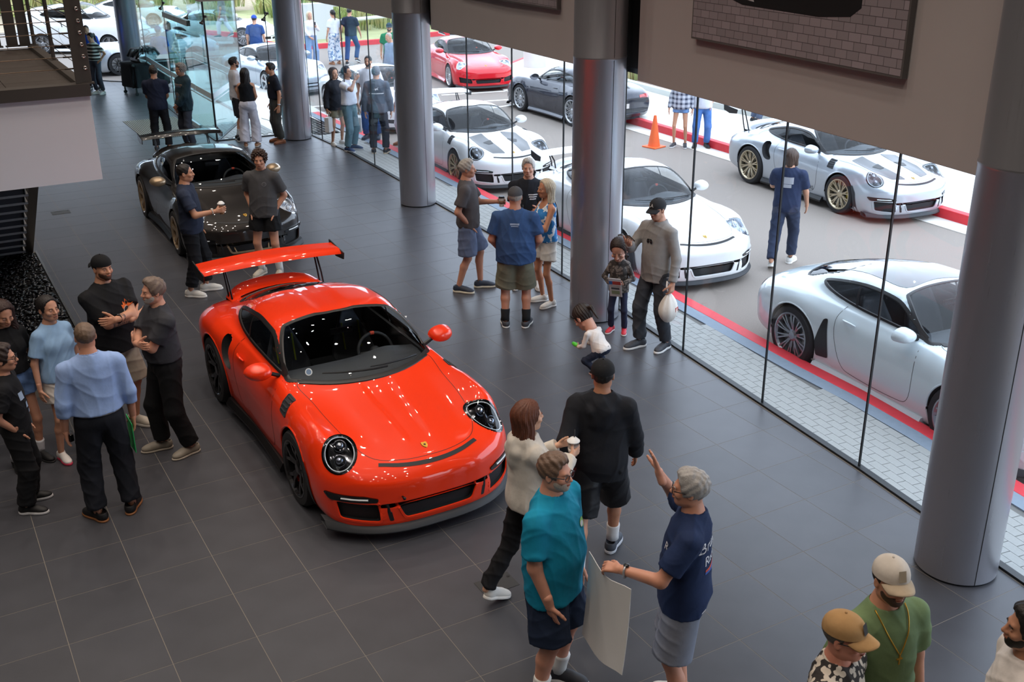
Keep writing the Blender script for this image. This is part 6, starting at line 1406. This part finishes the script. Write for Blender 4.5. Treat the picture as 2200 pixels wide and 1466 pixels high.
# ------------------------------------------------------------------ things held, worn prints, and small things on the floor
M_PAPER = mat('white card', 'e4e4e2', .6); M_LID = mat('black lid', '111113', .4); M_CLEAR = glass_mat('clear plastic', (.92, .92, .92), 1.0); M_STEELB = mat('watch steel', 'b9bbbf', .25, metal=.9)
def hand(key, n): return PEOPLE[key]['hand'][n]
def at_hand(key, n, out=0.0, along=0.0, up=0.0):
    c, d, pn, th = hand(key, n); return c+d*along+pn*out+np.array([0, 0, up])
def cup(key, n, label, kind, H=.12, r=.042):
    c = at_hand(key, n, .005); root = empty('coffee_cup', (c-[0, 0, H*.45]).tolist(), 0, label, 'cup')
    if kind == 'paper':
        MB().lathe([(r*.72, 0), (r, H*.92), (r*1.04, H*.93), (r*1.04, H*.95)], 24, 'z').obj('cup_body', mat('paper cup', 'd9cfc4', .7), root, True, auto=40); MB().lathe([(r*1.07, H*.93), (r*1.07, H*.99), (r*.9, H*1.0), (r*.85, H*1.09), (.001, H*1.09)], 24, 'z').obj('lid', M_LID, root, True, auto=40)
        MB().lathe([(r*.84, H*.32), (r*.95, H*.66)], 24, 'z').obj('printed_band', mat('cup print', '8a6a55', .7), root, True)
    else:
        MB().lathe([(r*.72, 0), (r, H)], 24, 'z').obj('cup_body', M_CLEAR, root, True, auto=40); MB().lathe([(r*.69, .004), (r*.93, H*.80), (.001, H*.80)], 20, 'z').obj('drink', mat('iced coffee' if kind == 'iced' else 'iced drink '+kind, 'b07a4c' if kind == 'iced' else kind, .4), root, True, auto=40)
        MB().lathe([(r*1.06, H*.98), (r*1.06, H*1.03), (r*.9, H*1.08), (r*.5, H*1.22), (.001, H*1.25)], 24, 'z').obj('dome_lid', mat('frosted lid', 'e2e2e0', .35), root, True, auto=40); MB().lathe([(r*.82, H*.28), (r*.9, H*.55)], 20, 'z').obj('sticker', mat('cup sticker', 'd8cfc6', .7), root, True)
        if kind != 'iced': MB().tube([(0, 0, H*.5), (.01, .0, H*1.75)], .004, 6).obj('straw', M_LID, root, True)
    return root
cup('coffee', 'R', 'clear plastic cup of iced coffee held over the black car', 'iced', .14, .045)
cup('J', 'L', 'paper coffee cup with a black lid held by the man in grey', 'paper', .13, .042)
cup('M', 'L', 'clear cup with a straw held by the blonde woman', '6a6a6e', .13, .042)
cup('R', 'R', 'pale cup with a domed lid held by the auburn-haired woman', 'c8b8ae', .12, .045)
cup('w12', 'R', 'clear cup raised to the mouth outside the glass', 'c9c2b4', .13, .042)
def slab(name, label, cat_, key, n, size, m, rz, up=0.0, tilt=0.0, off=(0, 0, 0)):
    c = at_hand(key, n)+np.array(off); o = MB().box((-size[0]/2, -size[1]/2, -size[2]/2), (size[0]/2, size[1]/2, size[2]/2)).obj(name, m, None, bevel=.003); o.location = (c+[0, 0, up]).tolist(); o.rotation_euler = (tilt, 0, rz)
    return tag(o, label, cat_)
slab('phone', 'black phone held up by the tall man in grey', 'phone', 'N', 'R', (.075, .011, .15), M_GLOSS, PEOPLE['N']['rz']+.2, .03, -.9)
slab('phone', 'phone held up by the blonde woman across the road', 'phone', 'w7', 'L', (.075, .012, .15), M_GLOSS, PEOPLE['w7']['rz'], .05, -.2)
# white board held by the man in navy
c = at_hand('T', 'L'); a0 = math.radians(62); u = nrm(np.array([-.02, -1, 0])); w = np.cross(u, [0, 0, 1]); rows = []
for v in np.linspace(0, 1, 9):
    rows.append([c+u*(-.22+.46*t)+w*(.025*math.sin(t*PI)*(1-.4*v)+.04*v*v)+np.array([0, 0, -.015-.62*v+.02*math.cos(t*6.28)]) for t in np.linspace(0, 1, 9)])
G = np.array(rows); m = MB(); m.grid(G); m.grid(G+w*.004, flip=True); m.grid([G[0], G[0]+w*.004]); m.grid([G[-1], G[-1]+w*.004]); m.grid([G[:, 0], G[:, 0]+w*.004]); m.grid([G[:, -1], G[:, -1]+w*.004])
tag(m.obj('poster_board', M_PAPER, None, True, auto=40), 'large white board hanging from the hand of the man in navy', 'board')
# green folder and keys of the man in the blue shirt
c = at_hand('Z', 'R'); m = MB(); dd = rotz(PEOPLE['Z']['rz'])
m.add([c+dd@np.array(p) for p in ((.0, -.09, .03), (.0, .11, .05), (.0, .11, -.26), (.0, -.09, -.24), (.006, -.09, .03), (.006, .11, .05), (.006, .11, -.26), (.006, -.09, -.24))], [[3, 2, 1, 0], [4, 5, 6, 7], [0, 1, 5, 4], [1, 2, 6, 5], [2, 3, 7, 6], [3, 0, 4, 7]])
fo = m.obj('folder', mat('green card', '1fae5c', .6)); tag(fo, 'bright green folder held at the side of the man in the blue dress shirt', 'folder')
k_ = empty('car_key', at_hand('Z', 'L', .0).tolist(), .4, 'black car key in the hand of the man in the blue dress shirt', 'key'); MB().box((-.02, -.012, -.035), (.02, .012, .03)).obj('fob', M_GLOSS, k_, bevel=.006); MB().tube([(.018*math.cos(t), 0, .045+.018*math.sin(t)) for t in np.linspace(0, 6.28, 13)], .002, 6).obj('ring', M_STEELB, k_)
# bags
def cloth_bag(key, n, label):
    c = at_hand(key, n); root = empty('cloth_bag', c.tolist(), .5, label, 'bag'); V, F = MB().sph((0, 0, 0), 1, 14).V[0], MB().sph((0, 0, 0), 1, 14).F
    t = (V[:, 2]+1)/2; rad = .55+.55*np.sin(np.clip(1-t, 0, 1)*2.2); P = np.stack([V[:, 0]*.13*rad, V[:, 1]*.10*rad, -.40+.36*t], 1); P[:, :2] *= (1+.10*np.sin(np.arctan2(V[:, 1], V[:, 0])*7)*t)[:, None]
    MB().add(P, F).obj('sack', mat('white cotton bag', 'd9d3ca', .85, noise=.05, nscale=8, bump=.4, bscale=30, dist=.006), root, True)
    MB().tube([(-.02, 0, -.05), (-.06, .01, .05), (-.03, .02, .10), (.01, .01, .05), (.015, 0, -.05)], .010, 6).obj('drawstring', mat('cotton cord', 'e3ded6', .8), root, True)
    MB().box((-.03, -.105, -.25), (.04, -.10, -.20)).obj('red_print', mat('red print', 'b8483c', .8), root)
cloth_bag('N', 'L', 'white cotton drawstring bag hanging from the hand of the tall man')
def paper_bag(key, n, label):
    c = at_hand(key, n); root = empty('paper_bag', c.tolist(), PEOPLE[key]['rz']+.5, label, 'bag'); MB().box((-.13, -.05, -.42), (.13, .05, -.10)).obj('bag_body', M_PAPER, root, bevel=.004)
    for y in (-.045, .045): MB().tube([(-.05, y, -.10), (-.035, y*.4, .0), (.035, y*.4, .0), (.05, y, -.10)], .004, 6).obj('bag_handle', M_PAPER, root, True)
paper_bag('w13', 'R', 'white paper bag in the hand of the woman in the dark jacket'); paper_bag('w12', 'L', 'white paper bag in the hand of the man in the white polo')
# leaflet
c = (hand('O', 'R')[0]+hand('O', 'L')[0])/2; rz = PEOPLE['O']['rz']; lf = empty('leaflet', (c+[0, 0, -.04]).tolist(), rz, 'printed leaflet with red and blue bands held by the small girl', 'leaflet'); lf.rotation_euler = (-.45, 0, rz)
MB().box((-.075, .02, -.17), (.075, .024, .13)).obj('sheet', M_PAPER, lf)
for z0, z1, x0, x1, cc in ((.03, .085, -.072, .072, 'c8483c'), (.03, .085, .03, .072, '3a6fb5'), (-.01, .02, -.06, .06, 'c9c4c0'), (-.05, -.02, -.05, .05, '5a5a60'), (-.13, -.07, -.05, .05, '9fb08a')): MB().box((x0, .0242, z0), (x1, .0252 if cc != '3a6fb5' else .0256, z1)).obj('printed_band', mat('print '+cc, cc, .6), lf)
# toddler's green toy
c = at_hand('P', 'L', 0, .03); o = MB().lathe([(.001, -.05), (.02, -.045), (.026, 0), (.02, .05), (.001, .06)], 16, 'y').obj('toy', mat('green plastic', '55d23a', .35), None, True, loc=c.tolist()); tag(o, 'bright green toy in the hand of the crouching toddler', 'toy')
# watches, chain, sunglasses: worn, so parts of the wearer
def watch(key, n, col, face='1c1d20'):
    P_ = PEOPLE[key]; el, wr = P_['arm'][n]; d = nrm(wr-el); m = MB(); p = wr-d*.035; a = nrm(np.cross(d, [0, 0, 1])); b = np.cross(d, a); r_ = .036*P_['rs']
    m.tube([p+a*r_*math.cos(t)+b*r_*math.sin(t) for t in np.linspace(0, 6.2832, 21)], .007, 6, flat=1.6); w = m.obj('wristwatch', mat('watch '+col, col, .3, metal=.6), P_['root'], True)
    up_ = nrm(np.array([0, 0, 1])-d*d[2]); m = MB(); m.sph(p+up_*(r_+.003), .019, 6, (1, 1, .55)); m.obj('watch_face', mat('watch face '+face, face, .2), w, True)
watch('X', 'L', '17181b'); watch('T', 'L', 'b9bbbf'); watch('M', 'L', 'b9bbbf', 'd5d8da'); watch('G', 'L', 'b9bbbf'); watch('coffee', 'R', 'd8d4cc', 'd8d4cc')
def tattoo(key, n, t0, t1):
    P_ = PEOPLE[key]; el, wr = P_['arm'][n]; rs = P_['rs']*P_['k']; m = MB(); ts = np.linspace(t0, t1, 12); m.tube([el+(wr-el)*t for t in ts], [(.042-.013*t)*rs+.0022 for t in ts], 16, cap=False)
    tm = mat('tattooed skin', 'a8795f', .5); nt = tm.node_tree
    if not tm.get('done'):
        v = nt.nodes.new('ShaderNodeTexNoise'); v.inputs['Scale'].default_value = 42; v.inputs['Distortion'].default_value = 2.5; tc = nt.nodes.new('ShaderNodeTexCoord'); cr = nt.nodes.new('ShaderNodeValToRGB'); nt.links.new(tc.outputs['Object'], v.inputs['Vector']); nt.links.new(v.outputs['Fac'], cr.inputs['Fac']); nt.links.new(cr.outputs['Color'], nt.nodes['Principled BSDF'].inputs['Base Color'])
        cr.color_ramp.elements[0].position = .46; cr.color_ramp.elements[0].color = (*srgb('3c3a3e'), 1); cr.color_ramp.elements[1].position = .54; cr.color_ramp.elements[1].color = (*srgb('b58468'), 1); tm['done'] = 1
    m.obj('tattoo', tm, P_['root'], True)
tattoo('X', 'R', .12, .97); tattoo('X', 'L', .62, .80); tattoo('F', 'R', .1, .9)
def front_hit(key, x, z, side='front'):
    P_ = PEOPLE[key]; o = P_['top']
    if 'bvh' not in P_: P_['bvh'] = BVHTree.FromPolygons([v.co for v in o.data.vertices], [tuple(p.vertices) for p in o.data.polygons])
    s = 1 if side == 'front' else -1; k = P_['k']; h, n, i, d = P_['bvh'].ray_cast(Vector((x, s*.8*k, z)), Vector((0, -s, 0)))
    if h is None: return None
    n = np.array(n); n = n if n[1]*s > 0 else -n
    return np.array(h), n
def decal(key, verts, faces, cx_, cz_, side, m, name='print', off=.0035, tris=True):
    """flat print that follows the cloth; verts in metres about (cx, cz) on the wearer"""
    P_ = PEOPLE[key]; s = 1 if side == 'front' else -1; out = []
    for u, v in verts:
        q = front_hit(key, cx_-s*u, cz_+v, side)
        if q is None: return
        out.append(q[0]+q[1]*off)
    me = mesh(name, out, faces); return link(name, me, m, P_['top'])
def text_geo(txt, size, sub=True):
    cu = bpy.data.curves.new('lettering', 'FONT'); cu.body = txt; cu.size = size; cu.align_x = 'CENTER'; cu.align_y = 'CENTER'; cu.resolution_u = 3
    o = bpy.data.objects.new('lettering', cu); me = bpy.data.meshes.new_from_object(o); V = [(v.co.x, v.co.y) for v in me.vertices]; F = [tuple(p.vertices) for p in me.polygons]; bpy.data.objects.remove(o); return V, F
def text(key, txt, size, x, z, side, col): V, F = text_geo(txt, size); decal(key, V, F, x, z, side, mat('ink '+col, col, .7), 'lettering')
def rect(key, w, h, x, z, side, col, n=8):
    us = np.linspace(-w/2, w/2, n); V = [(a, b) for b in (-h/2, h/2) for a in us]; F = [[i, i+1, n+i+1, n+i] for i in range(n-1)]; decal(key, V, F, x, z, side, mat('ink '+col, col, .7), 'print')
def disc(key, r_, x, z, side, col, off=.0035, sc=(1, 1)):
    V = [(0, 0)]+[(r_*sc[0]*math.cos(t), r_*sc[1]*math.sin(t)) for t in np.arange(20)*2*PI/20]; decal(key, V, [[0, 1+i, 1+(i+1) % 20] for i in range(20)], x, z, side, mat('ink '+col, col, .7), 'print', off)
text('T', 'Brumos', .105, -.02, 1.36, 'back', 'e2e2e6'); text('T', 'Racing', .095, -.02, 1.255, 'back', 'e2e2e6'); rect('T', .26, .016, 0, 1.19, 'back', 'c8503c'); rect('T', .26, .016, 0, 1.172, 'back', '3a5fb0'); text('T', 'R', .075, -.10, 1.32, 'front', 'd8d8dc'); rect('T', .05, .012, -.13, .90, 'back', 'd8d8dc')
disc('S', .032, -.085, 1.34, 'front', '8fc86a'); disc('S', .020, -.075, 1.335, 'front', 'dfe8ee', .005)
rect('L', .11, .022, 0, 1.36, 'back', '8fa2bd'); rect('L', .09, .012, 0, 1.335, 'back', '8fa2bd')
# flame and ring print on the black t-shirt (a plain stand-in)
fl = [(-.05, -.01), (-.062, .035), (-.04, .025), (-.035, .06), (-.015, .04), (0, .078), (.015, .04), (.035, .06), (.04, .025), (.062, .035), (.05, -.01)]
decal('X', [(0, 0)]+fl, [[0, i+1, i] for i in range(1, len(fl))], -.085, 1.335, 'front', mat('ink e8702a', 'e8702a', .7), 'flame_print'); disc('X', .046, -.085, 1.305, 'front', 'd6d0c8', .005); disc('X', .040, -.085, 1.305, 'front', '17181b', .0065)
disc('curly', .030, -.075, 1.36, 'front', '6e6e72'); disc('curly', .022, -.075, 1.36, 'front', '4b4b4d', .005)
for i in range(3): rect('K', .12-.02*i, .014, -.07, 1.34-.028*i, 'front', 'c9c9cc')
disc('G', .018, -.08, 1.33, 'front', 'd2a24a', .004, (.8, 1.15))
rect('w1', .17, .10, 0, 1.33, 'back', 'a8aab0'); rect('w1', .12, .05, 0, 1.25, 'back', 'a8aab0')
rect('AC', .06, .07, .06, 1.10, 'front', '9db2cc'); rect('AC', .04, .05, .02, 1.00, 'front', '9db2cc'); rect('AC', .05, .03, -.02, .93, 'front', '9db2cc')
cat_ = [(-.06, -.01), (-.02, .012), (.02, .018), (.055, .04), (.04, .012), (.05, -.02), (.02, -.004), (-.01, -.03), (-.015, -.006)]
decal('w15', [(0, .004)]+cat_, [[0, i+1, i] for i in range(1, len(cat_))]+[[0, 1, len(cat_)]], 0, 1.36, 'back', mat('ink e6e8ea', 'e6e8ea', .7), 'leaping_logo'); rect('w15', .30, .018, 0, 1.27, 'back', 'e6e8ea')
rect('w13', .03, .22, -.10, 1.05, 'front', 'd8d8dc'); rect('w10', .07, .018, -.08, 1.33, 'front', 'd9e6dd'); rect('w12', .10, .014, .0, 1.34, 'back', '4a5670')
# monogram on the tall man's cap, patches on the caps
def cap_print(key, txt, size, col, back=False, bar=None):
    P_ = PEOPLE[key]; s = -1 if back else 1; V, F = text_geo(txt, size) if txt else ([(-.02, -.028), (.02, -.028), (.02, .028), (-.02, .028)], [[0, 1, 2, 3]])
    out = [P_['hcl']+P_['hd']*(P_['HRl']@np.array([-s*u, s*(.0995-.42*(u*u)*6-.35*max(0, v+.02))-.0, .082+v])) for u, v in V]; link('cap_print', mesh('cap_print', out, F), mat('ink '+col, col, .7), P_['root'])
cap_print('N', 'LA', .055, 'd9d9d6'); cap_print('Q', '', .05, '6f7073', True); cap_print('U', '', .05, '9c8c74'); cap_print('V', '', .05, '1a1816')
P_ = PEOPLE['U']; nb_ = P_['nb']; pts = []
for t in np.linspace(-1, 1, 25):
    x = .088*math.sin(t*1.5); z = nb_[2]+.012-.215*(1-abs(t))**1.1; q = front_hit('U', x, z, 'front'); pts.append(q[0]+q[1]*.006 if q is not None and q[0][1] > nb_[1]+.0 else np.array([x, nb_[1]+.01+.075*math.cos(t*1.2), z]))
MB().tube(pts, .0038, 6).obj('chain', M_GOLD, P_['root'], True); b = pts[12]
MB().box((-.004, -.003, -.055), (.004, .003, .0), None, b).box((-.017, -.003, -.024), (.017, .003, -.016), None, b).obj('cross_pendant', M_GOLD, P_['root'])
P_ = PEOPLE['N']; q = front_hit('N', 0, 1.30*P_['k'], 'front')[0]; m = MB()
for s in (1, -1): m.sph(q+np.array([s*.024, .010, -.02]), .022, 6, (.9, .35, 1.2))
m.tube([q+[-.03, .01, .005], q+[.03, .01, .005]], .004, 6); m.obj('hanging_sunglasses', M_GLOSS, P_['root'], True)
P_ = PEOPLE['V']; m = MB()
for s in (1, -1): m.sph((s*.033, .100, .002), .024, 6, (1, .35, .8))
m.V = [(P_['hcl']+(v*P_['hd'])@P_['HRl'].T) for v in m.V]; m.obj('sunglass_lenses', M_GLOSS, P_['root'], True)
# orange cones
def cone(x, y, z, label):
    root = empty('traffic_cone', (x, y, z), .2, label, 'cone'); co = mat('cone orange', 'f0641e', .55); MB().lathe([(.135, .03), (.03, .70), (.022, .705)], 24, 'z').obj('cone_body', co, root, True, auto=40); MB().box((-.19, -.19, 0), (.19, .19, .03)).obj('base', co, root, bevel=.01)
cone(14.15, 10.05, RD, 'orange traffic cone standing on the road by the far kerb'); cone(8.55, 30.2, RD, 'orange traffic cone far off, seen through the entrance glass')
# entrance mat of metal bars, floor boxes
mt = empty('entrance_mat', (5.05, 17.35, 0), 0, 'long metal slat mat set in the floor before the entrance', 'mat'); MB().box((-.62, -1.28, .0005), (.62, 1.28, .004)).obj('tray', mat('mat tray', '3a3733', .7), mt); sl = MB().box((-.011, -1.26, .004), (.011, 1.26, .010)).mesh('slat'); sl.materials.append(mat('mat slat', 'b3a898', .5, metal=.4))
for i in range(26): o = link('slat', sl, None, mt); o.location = (-.60+i*.048, 0, 0)
def floor_box(x, y, rz, w, h, label):
    root = empty('floor_box', (x, y, 0), rz, label, 'floor box'); MB().box((-w/2, -h/2, .0004), (w/2, h/2, .003)).obj('lid', mat('floor box lid', '2a2b2a', .5), root); MB().box((-w*.32, h*.24, .003), (w*.1, h*.34, .0045)).obj('slot', M_BLK, root); MB().lathe([(.014, .003), (.014, .005), (.001, .005)], 12, 'z', (w*.42, h*.22, 0)).obj('screw', M_BLK, root)
floor_box(3.02, -2.72, 0, .30, .20, 'dark floor outlet box in front of the orange red car'); floor_box(1.80, 10.6, 0, .30, .24, 'small floor outlet box near the stair landing')
# engine on a draped cart
en = empty('engine', (5.95, 22.75, .86), .25, 'car engine with hoses on display, standing on a black draped cart', 'engine'); M_ALU = mat('cast aluminium', '8f9094', .35, metal=.8, noise=.3, nscale=20); M_HOSE = mat('hose', '141416', .45)
MB().box((-.30, -.26, 0), (.30, .26, .28)).obj('crankcase', M_ALU, en, bevel=.05); MB().box((-.27, -.20, .30), (.27, .24, .38)).obj('intake_box', M_BLK, en, bevel=.06); MB().lathe([(.05, -.05), (.13, -.04), (.13, .05), (.06, .06)], 18, 'y', (-.16, -.29, .12)).obj('pulley', M_STEELB, en, True, auto=40); MB().lathe([(.05, -.05), (.10, -.04), (.10, .05), (.06, .06)], 18, 'y', (.16, -.29, .16)).obj('pulley', M_STEELB, en, True, auto=40)
for i in range(6):
    s = -1 if i < 3 else 1; MB().tube([(s*.12, -.15+.14*(i % 3), .34), (s*.30, -.15+.14*(i % 3), .32), (s*.40, -.15+.14*(i % 3), .16)], .035, 8).obj('intake_runner', M_ALU if i % 2 else M_HOSE, en, True)
for i in range(5): MB().tube([(-.35+.15*i, -.25, .12+.04*(i % 3)), (-.30+.14*i, -.33, .25), (-.2+.1*i, -.28, .40), (.05*i-.1, -.1, .43)], .022, 8).obj('hose', M_HOSE, en, True)
MB().tube([(-.05, -.30, .04), (.02, -.36, .0), (.08, -.38, .03)], .02, 8).obj('orange_plug', mat('orange plug', 'd87a3a', .5), en, True)
ct = empty('display_cart', (5.95, 22.75, 0), .25, 'wheeled cart under a black cloth carrying the engine', 'cart'); MB().box((-.55, -.40, .80), (.55, .40, .86)).obj('top', M_BLK, ct)
for x in (-.5, .5):
    for y in (-.35, .35): MB().box((x-.02, y-.02, .10), (x+.02, y+.02, .80)).obj('leg', M_BLK, ct); MB().lathe([(.05, -.015), (.05, .015)], 14, 'y', (x, y, .05)).obj('caster', M_BLK, ct)
rows = []
for z in np.linspace(.868, .22, 9):
    f = (.868-z)/.65; rows.append([(.58*math.copysign(abs(math.cos(t))**.35, math.cos(t))*(1+.06*f*math.sin(t*11)), .43*math.copysign(abs(math.sin(t))**.35, math.sin(t))*(1+.06*f*math.sin(t*11)), z) for t in np.arange(72)*2*PI/72])
m = MB(); m.grid(rows, closed_u=True); m.F.append(list(range(72))); tag(m.obj('black_cloth', cloth_mat('15161a'), None, True, loc=(5.95, 22.75, 0)), 'black cloth draped over the cart below the engine', 'cloth').rotation_euler = (0, 0, .25)
# specks of litter
for x, y, lb in ((4.83, 2.93, 'scrap of paper on the tiles between the red car and the standing group'), (5.30, -2.25, 'white speck on the tiles in the open floor at the right')):
    o = MB().box((-.025, -.012, 0), (.03, .014, .006)).obj('paper_scrap', M_PAPER, None, loc=(x, y, .0)); o.rotation_euler = (0, 0, 1.0); tag(o, lb, 'scrap')
# small lettering low on the silver car's door
V, F = text_geo('GT2RS', .10); B_g = BODIES[gt2.name]; fr_ = SIDE(-1); out = [(lambda hn: hn[0]+hn[1]*.003)(B_g.hit(fr_, (-.44-u+.0, .30+v))) for u, v in V]
link('lettering', mesh('lettering', out, F), mat('ink 20242a', '20242a', .5), gt2)
